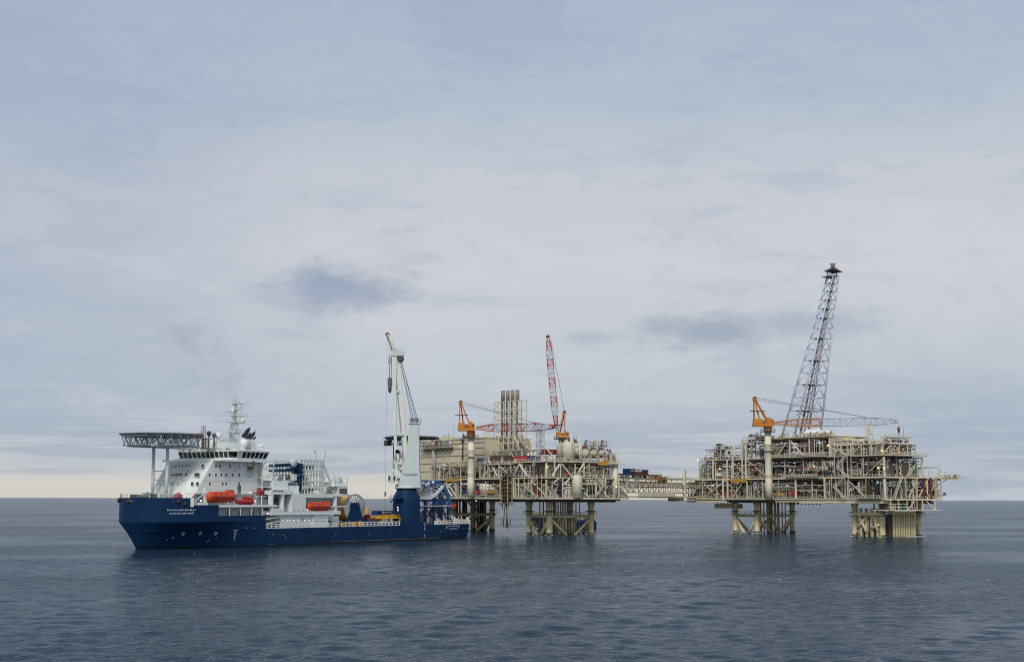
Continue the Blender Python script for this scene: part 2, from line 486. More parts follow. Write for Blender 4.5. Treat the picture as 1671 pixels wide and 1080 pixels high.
def build_sea():
    # wind sea: a heightfield of some seventy wave trains over the water one can make out, dropping to the far flat sheet at its rim
    ys = [85.0]
    while ys[-1] < 1000: ys.append(ys[-1] + 0.33 * (ys[-1] / 110) ** 1.3)
    ys = np.array(ys); nu = 560; u = np.linspace(-1, 1, nu)
    Y = np.repeat(ys[:, None], nu, 1); X = u[None, :] * (0.50 * ys[:, None] + 25)
    g = np.random.RandomState(5); Z = np.zeros_like(X)
    for i in range(72):
        lam = 1.1 * (8.5 / 1.1) ** (i / 71); th = R(-104) + g.normal(0, 0.55); k = 2 * np.pi / lam
        amp = 0.0074 * lam ** 0.78 * g.uniform(.5, 1.4)
        ph = k * (X * np.cos(th) + Y * np.sin(th)) + g.uniform(0, 6.28)
        fade = np.clip(1.35 - (0.33 * (Y / 110) ** 1.3) * 2.6 / lam, 0, 1)      # trains too short for the mesh are left to the bump
        Z += amp * fade * (np.sin(ph) + 0.22 * np.sin(2 * ph + 1.2))
    gust = 0.75 + 0.35 * np.sin(X * .021 + Y * .013 + 1) * np.sin(Y * .017 - X * .009)
    Z *= gust
    rim = np.clip((1 - np.abs(u)[None, :]) / .06, 0, 1) * np.clip((1000 - Y) / 120, 0, 1) * np.clip((Y - 85) / 8, 0, 1)
    rim = rim * rim * (3 - 2 * rim)
    Z = Z * rim - 1.1 * (1 - rim)
    nr = len(ys)
    co = np.stack([X, Y, Z], -1).reshape(-1, 3)
    far = np.array([(-60000, -3000, -1.15), (60000, -3000, -1.15), (60000, 100000, -1.15), (-60000, 100000, -1.15)])
    co = np.concatenate([co, far]).astype(np.float32)
    a = (np.arange(nr - 1)[:, None] * nu + np.arange(nu - 1)[None, :]).reshape(-1)
    f = np.stack([a, a + 1, a + nu + 1, a + nu], -1)
    n0 = nr * nu; f = np.concatenate([f, [[n0, n0 + 1, n0 + 2, n0 + 3]]]).astype(np.int32)
    me = bpy.data.meshes.new('sea'); me.vertices.add(len(co)); me.vertices.foreach_set('co', co.ravel())
    me.loops.add(f.size); me.loops.foreach_set('vertex_index', f.ravel())
    me.polygons.add(len(f)); me.polygons.foreach_set('loop_start', np.arange(0, f.size, 4, dtype=np.int32))
    me.update(calc_edges=True); me.polygons.foreach_set('use_smooth', [True] * len(f)); me.update()
    me.materials.append(sea_material())
    o = bpy.data.objects.new('sea', me); COL.objects.link(o); return tag(o, kind='structure')
build_sea()
# solid white flecks painting glints on the dark water in front of ship and platforms
def flecks():
    r = random.Random(77); mb = MB()
    for i in range(14):
        c = r.random(); px = r.uniform(200, 1650); py = r.triangular(882, 1000, 900)
        d = CAMROT @ Vector(((px - 835.5) / FPX, -(py - 540) / FPX, -1)); t = -(CAMH - .25) / d.z; x, y = d.x * t, d.y * t; w = r.uniform(.05, .13)
        mb.lathe((x, y, .18), [(w, 0), (w * .8, .08), (w * .2, .14)], 6)
    tag(mb.build('glint_flecks', FOAM_GLINT), kind='stuff')
FOAM_GLINT = paint('sea_foam_glint', (0.75, 0.78, 0.80), 0.8, var=0.05)  # white of the wash; on the flecks it paints glints
flecks()
def wash(spots):
    # broken white water where steel stands in the sea
    r = random.Random(31); mb = MB()
    for x, y, rad in spots:
        for i in range(7):
            a = R(r.uniform(150, 390)); k = rad * r.uniform(1.0, 1.5); w = r.uniform(.08, .3)
            mb.loft([[(x + k * math.cos(a) + w * 2.2 * r.uniform(.7, 1.2) * math.cos(t), y + k * math.sin(a) + w * r.uniform(.7, 1.2) * math.sin(t), h_) for t in [j * 1.0472 for j in range(6)]] for h_ in (-.1, .16)])
    tag(mb.build('foam_wash', FOAM_GLINT), kind='stuff')

# ================================================================ construction vessel
SH = Frame((-111.7, 418.65), R(58.5))      # x aft from the stem, y to starboard (port side is negative), z up
HB = 14.5
ship = thing('construction_vessel', 'long blue hulled offshore construction vessel with white bridge house at its bow', 'ship', (SH.o.x, SH.o.y, 0), SH.a)
ST, SW = -1.2, 2.2                          # stem station at deck and at waterline
ZK = 7.9
def stem(z):
    t = min(max(z / ZK, -0.3), 1.0); return SW + (ST - SW) * t
def hb_top(s):
    t = min(max((s - ST) / 21.0, 0), 1); b = HB * (1 - (1 - t) ** 2.2) ** (1 / 1.85)
    return b
def hb_wl(s):
    t = min(max((s - SW) / 46.0, 0), 1); return HB * (1 - (1 - t) ** 1.9) ** (1 / 1.35)
def hb(s, z):
    if z >= ZK: return hb_top(s)
    t = min(max(z / ZK, 0), 1) ** 1.25
    a = hb_top(s - stem(z) + ST) if s < 40 else HB
    b = hb_wl(s - stem(z) + SW) if s < 60 else HB
    v = b + (a - b) * t
    if s > 128: v *= 1 - 0.10 * (1 - min(max(z / 5, 0), 1)) * ((s - 128) / 31.0) ** 2
    return v
S_END = 159.2
STEPS = [(10.5, 12.9), (21.0, 9.65), (42.2, 5.5)]          # sheer steps down from the forecastle
def sheer(s):
    z = 15.0
    for a, b in STEPS:
        if s > a: z = b
    return z
def build_hull():
    rows = [-2.5, 0.0, 0.55, 2.6, 4.2, 5.5, ZK - .05, ZK, 9.65, 12.9, 15.0]
    ss = [0, .15, .5, 1, 1.8, 2.8, 4, 5.5, 7.2, 9, 10.5, 13, 16, 18.5, 21, 25, 30, 36, 42.2, 48, 54, 62, 75, 90, 105, 120, 128, 136, 144, 150, 155, S_END]
    mb = MB(); idx = {}
    def vert(i, j, side):
        key = (i, j, side if ss[i] > 0 else 0)
        if key not in idx:
            z = rows[j]; s = ss[i]
            sx = s + stem(z) * max(0.0, 1 - s / 10.0)
            y = hb(max(sx, stem(z)), z) * side if s > 0 else 0.0
            if sx > 150: # stern counter lifts out of the water
                zz = max(z, -2.5 + (sx - 150) * 0.36) if z < 1.5 else z
            else: zz = z
            idx[key] = len(mb.v); mb.v.append((sx, y, zz))
        return idx[key]
    for side in (-1, 1):
        for i in range(len(ss) - 1):
            for j in range(len(rows) - 1):
                if rows[j + 1] > sheer((ss[i] + ss[i + 1]) / 2) + 0.01: continue
                q = [vert(i, j, side), vert(i + 1, j, side), vert(i + 1, j + 1, side), vert(i, j + 1, side)]
                q2 = []
                for k in q:
                    if k not in q2: q2.append(k)
                mb.cur = 1 if rows[j + 1] <= 1.01 else 0
                if len(q2) > 2: mb.face(q2, False)
    e = len(ss) - 1
    for j in range(5): mb.face([vert(e, j, -1), vert(e, j, 1), vert(e, j + 1, 1), vert(e, j + 1, -1)])
    mb.cur = 0
    return mb.build('hull', [NAVY, BOOT], ship)
hull_o = build_hull()
def deck(s0, s1, z, mat, inset=0.25, name='deck', thick=0.3):
    n = 14; pts = []
    for side in (-1, 1):
        rng = range(n + 1) if side < 0 else reversed(range(n + 1))
        for i in rng:
            s = s0 + (s1 - s0) * (i / n) ** 1.6
            pts.append((s, side * max(hb(s, z) - inset, 0.05), z - thick))
    return MB().prism(pts, (0, 0, thick)).build(name, mat, ship)
DKGREEN = paint('deck_green_grey', (0.10, 0.13, 0.12), 0.75, var=0.15)
deck(-2.6, 10.4, 14.1, DKGREEN); deck(10.6, 20.9, 12.4, DKGREEN); deck(21.1, 42.1, 9.2, DKGREEN); deck(42.3, 159.0, 4.9, WOOD)
# transverse bulkheads closing each sheer step
for s, za, zb in ((10.5, 12.4, 15), (21.0, 9.2, 12.9), (42.2, 4.9, 9.65)):
    MB().box(s - .1, s + .1, -HB + .12, HB - .12, za, zb).build('bulkhead', WHITE, ship)
# boot-top line
def rub():
    mb = MB()
    for a, b in ((44, 75), (75, 105), (105, 128), (128, 140)):
        mb.box(a, b, -hb(a, .3) - .06, -hb(a, .3) + .1, .55, .63)
    return mb
rub().build('boot_top_line', PINKY, ship)
# gunwale rail along the work deck (white, with freeing gaps)
def gunwale(s0, s1):
    mb = MB(); s = s0; y = -HB + .12
    mb.box(s0, s1, y - .1, y + .1, 5.52, 5.72); mb.box(s0, s1, y - .12, y + .12, 6.75, 6.98)
    while s < s1:
        w = .32
        mb.box(s, s + w, y - .09, y + .09, 5.7, 6.78); s += 2.1
    mb.box(s0, s1, y - .04, y + .04, 6.15, 6.3)
    return mb
for a, b in ((43.0, 64.5), (73.5, 79), (80.5, 88.5), (90.5, 114), (137.5, 158.6)):
    gunwale(a, b).build('bulwark_rail', WHITE, ship)
for a, b in ((64.7, 73.2),): # closed bulwark plate
    MB().box(a, b, -HB + .02, -HB + .2, 5.5, 6.9).build('bulwark_plate', WHITE, ship)
def hull_pt(px, py):
    y = -HB
    for _ in range(12):
        s, z = SH.ony(px, py, y); y = y * .4 - .6 * hb(s, z)
    return s, y, z
def hull_mark(fn, px, py, name='hull_marking', mat=LGREY):
    s, y, z = hull_pt(px, py); h = .3
    dy = -(hb(s + h, z) - hb(s - h, z)) / (2 * h); dzy = -(hb(s, z + h) - hb(s, z - h)) / (2 * h)
    o = fn().build(name, mat, ship)
    tx = Vector((1, dy, 0)).normalized(); tz = Vector((0, dzy, 1)).normalized(); ny = tz.cross(tx).normalized()
    tz = tx.cross(ny).normalized()
    m = Matrix((tx, ny, tz)).transposed().to_4x4(); m.translation = Vector((s, y, z)) - ny * .05
    o.matrix_local = m
    return o
def ringmark():
    mb = MB(); n = 14
    for i in range(n):
        a, b = 2 * math.pi * i / n, 2 * math.pi * (i + 1) / n
        mb.bar((.55 * math.cos(a), 0, .55 * math.sin(a)), (.55 * math.cos(b), 0, .55 * math.sin(b)), .16, .06)
    mb.bar((-.38, 0, -.38), (.38, 0, .38), .14, .06); mb.bar((-.38, 0, .38), (.38, 0, -.38), .14, .06)
    return mb
for q in ((299, 870.5), (327, 870), (352, 870)): hull_mark(ringmark, *q)
def teemark(): return MB().box(-.9, .9, -.03, .03, .9, 1.15).box(-.14, .14, -.03, .03, -1.6, .9).box(-.5, .5, -.03, .03, -.1, .1)
hull_mark(teemark, 383.5, 870.5); hull_mark(lambda: MB().box(-.9, .9, -.03, .03, 1.2, 1.45).box(-.14, .14, -.03, .03, -1.2, 1.2).box(-.5, .5, -.03, .03, -.9, -.75).box(-.12, .12, -.03, .03, -3.6, -2.4), 693, 860)
def dash(w, h): return lambda: MB().box(-w, w, -.03, .03, -h, h)
for q in ((283, 877.5), (282, 876), (338, 883), (341, 881), (353, 876), (403, 861), (415, 861), (383, 877), (383, 881), (462, 873), (466, 877), (548, 871), (602, 871), (636, 869), (719, 867), (725, 866), (755, 862), (445, 871), (273, 881)):
    hull_mark(dash(.16, .12), *q)
def letters(body, px, py, size, xs=1.0):
    s, y, z = hull_pt(px, py); h = 1.0
    dy = -(hb(s + h, z) - hb(s - h, z)) / (2 * h)
    a = math.atan2(dy, 1)
    text(body, size, WHITE, ship, (s, y - .06, z), (R(90), 0, a), 'lettering', .015, xs=xs)
letters('KHANKENDI', 296, 832.0, 0.62, 2.45); letters('XANK\u018fND\u0130', 296, 837.4, 0.6, 2.3)
letters('KHANKENDI', 739, 857.9, 0.5, 2.3); letters('XANK\u018fND\u0130', 739, 862.3, 0.48, 2.1)
hull_mark(dash(.25, .5), 729, 859.5); hull_mark(dash(.25, .5), 748.5, 859.2)
# mooring openings in the bow plating
def fairlead(): return MB().lathe((0, 0, 0), [(.05, -.06), (.75, -.06), (.75, .06), (.05, .06)], 14, 'Y')
for q in ((292, 818.5), (212, 817.5), (194.5, 816), (303, 822.5)):
    hull_mark(fairlead, *q, name='mooring_opening', mat=BLACK)
# anchor pocket plate
hull_mark(lambda: MB().box(-2.2, 2.2, -.04, .04, -.35, .35), 245, 865.5, 'anchor_pocket', BLUE)

# ---------------------------------------------------------------- bridge house
PF, PS = 6.0, 9.5
def edge(pxt, pyt, pxb, pyb, y, z):
    """station of a raked edge seen at two photo points, at height z"""
    s1, z1 = SH.ony(pxt, pyt, y); s0, z0 = SH.ony(pxb, pyb, y)
    return s0 + (s1 - s0) * (z - z0) / (z1 - z0)
def house_ring(z):
    a = edge(322, 753, 300, 799, -PF, z); b = edge(347, 753, 322, 799, -PS, z); e = 43.6
    return [(a, -PF, z), (b, -PS, z), (e, -PS, z), (e, PS, z), (b, PS, z), (a, PF, z)]
ZT = 26.2
house = MB().loft([house_ring(9.0), house_ring(ZT)]).build('bridge_house', WHITE, ship)
def house_face(px, py, edges=(0, 1)):
    """point on the front (0-5), chamfer (0-1) or side (1-2) wall under a photo point"""
    r0, r1 = house_ring(9.0), house_ring(ZT)
    i, j = edges
    p0, p1, p2 = Vector(r0[i]), Vector(r0[j]), Vector(r1[i])
    x = (p1 - p0).normalized(); n = x.cross(p2 - p0).normalized()
    o, d = SH.ray(px, py); t = (p0 - o).dot(n) / d.dot(n)
    u = n.cross(x).normalized()
    if u.z < 0: u = -u
    if n.dot(d) > 0: n = -n
    return o + d * t, x, u, n
def house_window(px, py, edges, w=.75, h=1.0):
    p, x, u, n = house_face(px, py, edges)
    y = u.cross(x)
    f = MB().box(-w / 2 - .08, w / 2 + .08, -.07, .07, -h / 2 - .08, h / 2 + .08).build('window', WHITEG, ship)
    m = Matrix((x, u.cross(x), u)).transposed().to_4x4(); m.translation = p
    f.matrix_local = m
    MB().box(-w / 2, w / 2, -.1, .1, -h / 2, h / 2).build('pane', GLASS, f)
for q in ((331, 760), (319.6, 774.3), (323.3, 774.3), (313.5, 788.7), (322, 788.7)): house_window(*q, (0, 1), .62, 1.0)
for q in ((352, 760.2), (358.5, 760.2), (375, 760.6), (390, 761), (341.5, 774.3), (352, 774.5), (360.5, 774.5), (369, 774.7), (379.5, 774.8), (390, 775), (342, 788.7), (363, 789), (368.5, 789), (390, 789), (381.5, 803)): house_window(*q, (1, 2), .6, .8)
for q in ((281.5, 760.5), (287, 760.5), (292.5, 760.3), (298, 760), (303.5, 760), (309, 759.5), (280, 774.5), (282, 774.5), (285.3, 774.5), (287.2, 774.5), (289.2, 774.5), (291, 774.5), (294.5, 774.3), (296.5, 774.3), (303, 774.3), (305, 774.3), (281, 789), (290.5, 789), (271, 774.7)):
    house_window(*q, (5, 0), .3, .75)
# horizontal seams on the side
for py in (783.5, 798):
    (s0, z0) = SH.ony(340, py, -PS - .03)
    MB().box(edge(347, 753, 322, 799, -PS, z0) + .3, 43.4, -PS - .05, -PS + .02, z0 - .06, z0 + .06).build('rubbing_strip', WHITEG, ship)
# side overhang below the bridge wing, with strut
s0, z0 = SH.ony(362, 753.5, -12); s1, z1 = SH.ony(437, 754, -12)
MB().box(s0 - 1, 47.5, -12.3, 12.3, 26.25, 26.75).build('bridge_deck', WHITE, ship)
MB().loft([[(21.5, -8.5, 26.2), (29.4, -11.8, 26.2), (29.4, 11.8, 26.2), (21.5, 8.5, 26.2)], [(23.5, -8, 26.9), (29.4, -11.5, 27.4), (29.4, 11.5, 27.4), (23.5, 8, 26.9)]]).build('bridge_front_apron', WHITE, ship)
for q in ((32.5, 24.4), (43.0, 24.4)):
    MB().tube((q[0], -PS, q[1] - 1.2), (q[0] + 1.6, -12, 26.3), .12).build('strut', WHITE, ship)
# wheelhouse with raked panes
WF, WA, WH_ = 29.3, 44.6, 11.9
def wring(z, out): return [(WF - out, -WH_ - out * .3 + 1.6, z), (WF + 2.0 - out * .6, -WH_ - out, z), (WA + out * .6, -WH_ - out, z), (WA + out * .6, WH_ + out, z), (WF + 2.0 - out * .6, WH_ + out, z), (WF - out, WH_ + out * .3 - 1.6, z)]
wheel = MB().loft([wring(26.75, 0), wring(27.5, .1)]).build('wheelhouse', WHITE, ship)
MB().loft([wring(27.52, .0), wring(29.25, .75)]).build('wheelhouse_glazing', GLASS, wheel)
MB().loft([wring(29.27, .95), wring(29.75, 1.1), wring(29.95, .9)]).build('wheelhouse_roof', WHITE, wheel)
def mullions(i, j, n, skip=()):
    a0, a1 = Vector(wring(27.5, .06)[i]), Vector(wring(27.5, .06)[j]); b0, b1 = Vector(wring(29.28, .82)[i]), Vector(wring(29.28, .82)[j])
    for k in range(n + 1):
        if k in skip: continue
        t = k / n
        MB().bar(a0.lerp(a1, t), b0.lerp(b1, t), .26, .2).build('mullion', WHITE, wheel)
mullions(5, 0, 11); mullions(0, 1, 1, (0,)); mullions(1, 2, 7, (0,)); mullions(4, 5, 1, (1,))
# blank panel amidships of the port wing
p = wring(27.45, .12); q = wring(29.3, .88)
MB().hexa([p[1], Vector(p[1]).lerp(Vector(p[2]), .14), Vector(p[1]).lerp(Vector(p[2]), .14) + Vector((0, .3, 0)), Vector(p[1]) + Vector((0, .3, 0)),
           q[1], Vector(q[1]).lerp(Vector(q[2]), .14), Vector(q[1]).lerp(Vector(q[2]), .14) + Vector((0, .3, 0)), Vector(q[1]) + Vector((0, .3, 0))]).build('wing_panel', WHITE, wheel)
# roof rail, clutter, compass platform
rl = MB(); railing(rl, [(28.6, -11.8, 29.95), (44, -11.8, 29.95), (44, 11.5, 29.95)], 1.1, .03, 1.6); railing(rl, [(28.6, -11.8, 29.95), (28.6, 11.5, 29.95)], 1.1, .03, 1.6)
rl.build('roof_railing', WHITE, ship)
for i in range(9):
    y = -11 + i * 2.6; MB().box(28.2, 29.0, y, y + 1.4, 29.97, 30.3).build('floodlight', WHITEG if i % 3 else PINKY, ship)
MB().box(32, 40, -4, 6, 29.95, 32.6).box(33, 39, -1, 5, 32.6, 33.2).build('monkey_island', WHITE, ship)
for (a, b) in (((362, 720), (377, 728)), ((374, 714.8), (387, 722))):
    s0, z0 = SH.ony(a[0], b[1], -3.0); s1, z1 = SH.ony(b[0], a[1], -3.0)
    MB().box(s0, s1, -3, 0, z0 - .5, z1).build('louvre_house', LGREY, ship)
# main mast
def mast():
    root = 0
    c = SH.ony(382, 727, -1.5)[0]; y = -1.5
    zz = lambda py: SH.ony(380, py, y)[1]
    m = MB().loft([[(c - 1.7, y - 1.4, 29.9), (c + 1.9, y - 1.4, 29.9), (c + 1.9, y + 1.4, 29.9), (c - 1.7, y + 1.4, 29.9)],
                   [(c - .9, y - .9, zz(690)), (c + 1.1, y - .9, zz(690)), (c + 1.1, y + .9, zz(690)), (c - .9, y + .9, zz(690))]])
    m.bar((c - .5, y, zz(690)), (c - .5, y, zz(657)), .7); m.bar((c + .6, y, zz(690)), (c + .5, y, zz(658)), .35)
    mo = m.build('mast', WHITE, ship)
    def plat(py, s0, s1, w=1.4):
        z = zz(py); mb = MB().box(c + s0, c + s1, y - w, y + w, z - .12, z + .08)
        railing(mb, [(c + s0, y - w, z), (c + s1, y - w, z), (c + s1, y + w, z)], .9, .03, 1.2)
        mb.build('mast_platform', WHITE, mo)
    plat(705, -4.6, 3.4); plat(700, -4.4, 2.6, 1.0) if 0 else None
    plat(688.5, -4.2, 3.2); plat(678, -2.2, 4.4); plat(668, -2.2, 2.8, 1.0); plat(658, -1.6, 3.0, .9)
    for py, s, l in ((673.5, -3.6, 5.5), (700.2, -2.4, 5.0)):
        z = zz(py); MB().box(c + s - l / 2, c + s + l / 2, y - 1.6, y - 1.35, z, z + .28).bar((c + s, y - 1.4, z - 2), (c + s, y - 1.4, z), .3).build('radar_scanner', WHITEG, mo)
    for s, py, h in ((-1.2, 657, 2.2), (0.1, 657, 3.4), (1.6, 657, 1.6), (-.5, 657, 1.4), (2.7, 668, 1.7), (-3.9, 688, 1.2)):
        MB().tube((c + s, y, zz(py)), (c + s, y, zz(py) + h), .09).build('whip_aerial', LGREY, mo)
    for s, py, r in ((2.4, 685.5, .9), (-2.2, 671, .5), (2.4, 655.8, .5)):
        MB().ell((c + s, y - 1, zz(py)), r, r, r * 1.1, 12, 6).build('aerial_dome', WHITE, mo)
mast()
def dome(px, py, r, y, mat=WHITE):
    s, z = SH.ony(px, py, y)
    MB().tube((s, y, 29.9), (s, y, z), .25).ell((s, y, z), r, r, r * 1.05, 14, 8).build('satellite_dome', mat, ship)
dome(356.5, 711, 1.1, -3); dome(398, 723, 1.3, -8); dome(341, 707, .75, -3, BLACK); dome(349.5, 710, .7, -3, DGREY); dome(423, 728, .5, -8); dome(427, 727, .55, -9)
for px, w in ((402, .35), (405, .4), (408, .35)):
    s, z = SH.ony(px, 722, -7); MB().tube((s, -7, 29.9), (s, -7, z), w, n=10).build('exhaust_pipe', GREY, ship)
# black flame-shaped funnel fins
def fin(poly, y, th=.5):
    pts = [(SH.ony(px, py, y)[0], y, SH.ony(px, py, y)[1]) for px, py in poly]
    MB().prism(pts, (0, th, 0)).build('funnel_fin', BLACK, funnel)
FY = 6.0
s0, z0 = SH.ony(396, 716, FY); s1, _ = SH.ony(412, 716, FY)
funnel = MB().loft([[(s0, FY - 1.5, 29.9), (s1 + 1, FY - 1.5, 29.9), (s1 + 1, FY + 3, 29.9), (s0, FY + 3, 29.9)], [(s0 + 1.6, FY - 1, z0), (s1, FY - 1, z0), (s1, FY + 2.5, z0), (s0 + 1.6, FY + 2.5, z0)]]).build('funnel', WHITE, ship)
fin([(395, 712.5), (398.5, 706), (404, 700), (409, 697), (407.5, 703), (404, 709.5), (400.8, 714.5)], FY)
fin([(401.5, 716), (405, 711), (409.5, 705), (409.2, 710), (413, 706.5), (417.5, 703.2), (415.5, 709.5), (411, 715.5), (406.8, 719.7)], FY)
fin([(409.5, 721), (412.5, 716), (418, 711.6), (416.3, 717), (412.7, 724.8)], FY)
# shield-shaped emblem on the side wall
EMB = -PS - .28
def sp(px, py, y=EMB): s, z = SH.ony(px, py, y); return (s, y, z)
out = [(402.2, 759.2), (414.0, 759.2), (414.2, 771.0), (407.8, 778.2), (401.6, 772.6)]
emb = MB().prism([sp(*q) for q in out], (0, .25, 0)).build('crest', WHITE, ship)
MB().prism([sp(403.2, 760.2, EMB - .03), sp(412.8, 760.2, EMB - .03), sp(412.8, 766.8, EMB - .03), sp(403.2, 766.8, EMB - .03)], (0, .02, 0)).build('crest_upper_field', paint('dull_bronze', (0.20, 0.115, 0.04), 0.6), emb)
for py, w in ((768.6, 4.3), (770.5, 4.2), (772.4, 3.7), (774.4, 2.2)):
    MB().prism([sp(407.9 - w, py - .45, EMB - .03), sp(407.9 + w, py - .45, EMB - .03), sp(407.9 + w, py + .45, EMB - .03), sp(407.9 - w, py + .45, EMB - .03)], (0, .02, 0)).build('crest_stripe', DGREY, emb)
MB().prism([sp(413.9, 757), sp(414.9, 757), sp(414.9, 771.6), sp(413.9, 771.6)], (0, .3, 0)).prism([sp(414.3, 771), sp(415, 771.4), sp(408.4, 778.8), (sp(407.8, 778))], (0, .3, 0)).build('crest_border', BLACK, emb)
MB().prism([sp(411.2, 752.0, -12.35), sp(416, 752.0, -12.35), sp(416, 757.2, -12.35), sp(411.2, 757.2, -12.35)], (0, .4, 0)).build('wing_sidelight_box', DGREY, ship)
# aft side balconies of the bridge house (open gallery decks)
for z in (12.9, 15.6, 18.6, 21.4, 24.2):
    MB().box(43.6, 49.5, -11.5, 11.0, z - .18, z + .1).build('gallery_deck', WHITE, ship)
    rr = MB(); railing(rr, [(43.7, -11.4, z + .1), (49.4, -11.4, z + .1), (49.4, 10.8, z + .1)], 1.05, .03, 1.5); rr.build('gallery_railing', WHITE, ship)
for x, y in ((49.2, -11.2), (49.2, 0), (43.9, -11.2)):
    MB().bar((x, y, 9.3), (x, y, 26.2), .3).build('gallery_post', WHITE, ship)
MB().box(43.6, 46.0, -9, 9, 9.2, 26.2).build('gallery_wall', WHITEG, ship)
for z in (13, 18.7): MB().box(46.2, 48.8, -9.5, -8, z, z + 2).build('gallery_locker', LGREY, ship)
MB().bar((46, -11.3, 21.5), (49.3, -11.3, 24.1), .5, .15).bar((46, -11.3, 15.7), (49.3, -11.3, 18.5), .5, .15).build('gallery_stair', WHITEG, ship)
# promenade recess along the hull side: white box beam over the opening
s0, z0 = SH.ony(358, 824.5, -HB + .2); s1, _ = SH.ony(437, 826, -HB + .2)
MB().box(s0 - .1, s1 + 4, -HB + .05, -HB + .5, 12.25, 12.95).build('boat_deck_beam', WHITE, ship)
MB().box(21.1, 49, -HB + .5, 13.5, 12.3, 12.6).build('boat_deck', WHITEG, ship)
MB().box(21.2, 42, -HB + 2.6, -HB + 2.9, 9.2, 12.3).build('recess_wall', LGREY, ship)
for x in (26, 31, 36, 41): MB().bar((x, -HB + .3, 9.6), (x, -HB + .3, 12.3), .2).build('recess_post', WHITE, ship)
for x, w in ((27.5, 1.0), (33, 1.6), (38.5, 1.2)): MB().box(x, x + w, -HB + 1.6, -HB + 2.6, 9.2, 11).build('recess_locker', GREY, ship)
# forecastle: breakwater rail, winches, vents
rr = MB()
pts = []
for i in range(13):
    s = 10.2 + (ST + .35 - 10.2) * i / 12; pts.append((s, -hb_top(s) + .15, 15.0))
railing(rr, pts, 1.15, .03, 1.6)
pts = [(p_[0], -p_[1], p_[2]) for p_ in pts]; railing(rr, pts, 1.15, .03, 1.6)
rr.build('forecastle_railing', WHITEG, ship)
for px, w, h, mat in ((222, 3.0, 1.0, DGREY), (231, 2.4, .8, DGREY), (253, 3.2, 1.2, DGREY)):
    s, z = SH.ony(px, 811, 0); MB().box(s - w / 2, s + w / 2, -1, 1, 14.1, 15.0 + h).drum((s, -1.6, 15.2), .7, 1.2, 'Y').build('mooring_winch', mat, ship)
for px in (236.5, 243.5):
    s, z = SH.ony(px, 803, 0); MB().tube((s, 0, 14.1), (s, 0, z - .6), .4).ell((s, 0, z), .95, .95, .8, 12, 6).build('mushroom_vent', WHITE, ship)
for px in (262, 268, 276, 284, 309, 313):
    s, z = SH.ony(px, 806, -7); MB().box(s - .7, s + .7, -7.6, -6.4, 14.1, 16.3).build('vent_box', WHITEG, ship)
s, z = SH.ony(291, 808, -9); MB().box(s - 1.1, s + 1.1, -9.6, -8.4, 14.1, 15.5).prism([(s - 1.2, -9.7, 15.5), (s + 1.2, -9.7, 15.5), (s, -9.7, 16.5)], (0, 1.4, 0)).build('deck_locker', RED, ship)
# walkway railing round the house base
rr = MB(); railing(rr, [(11, -10, 16.4), (20, -11.1, 16.4), (41, -11.1, 16.4)], 1.1, .03, 1.6); rr.build('side_railing', WHITE, ship)
MB().box(12, 42, -11.2, -PS, 16.2, 16.4).build('side_walkway', WHITEG, ship)
s0, z0 = SH.ony(387.5, 799, -PS - .03); MB().box(s0, s0 + 1.6, -PS - .06, -PS + .05, 16.4, 18.9).build('doorway', DGREY, ship)
s0, z0 = SH.ony(318, 812, -13); MB().bar((s0, -13, z0 - 1.2), (s0 + 4.2, -13, z0 + 1.6), .3).build('derrick_arm', STEELGR, ship)
s0, z0 = SH.ony(334, 818, -12.4)
MB().box(s0 - .4, s0 + .4, -13, -12, 12.4, 18).build('davit_post', WHITE, ship)
s0, z0 = SH.ony(331, 822, -13.6); MB().box(s0 - 1.4, s0 + 1.6, -14.2, -12, 12.9, 13.6).build('davit_base', WHITE, ship)
s0, z0 = SH.ony(346, 820, -13.6); s1, _ = SH.ony(370, 820, -13.6)
MB().box(s0, s1, -12.6, -12.2, 12.6, 13.4).build('boat_cradle', WHITE, ship)

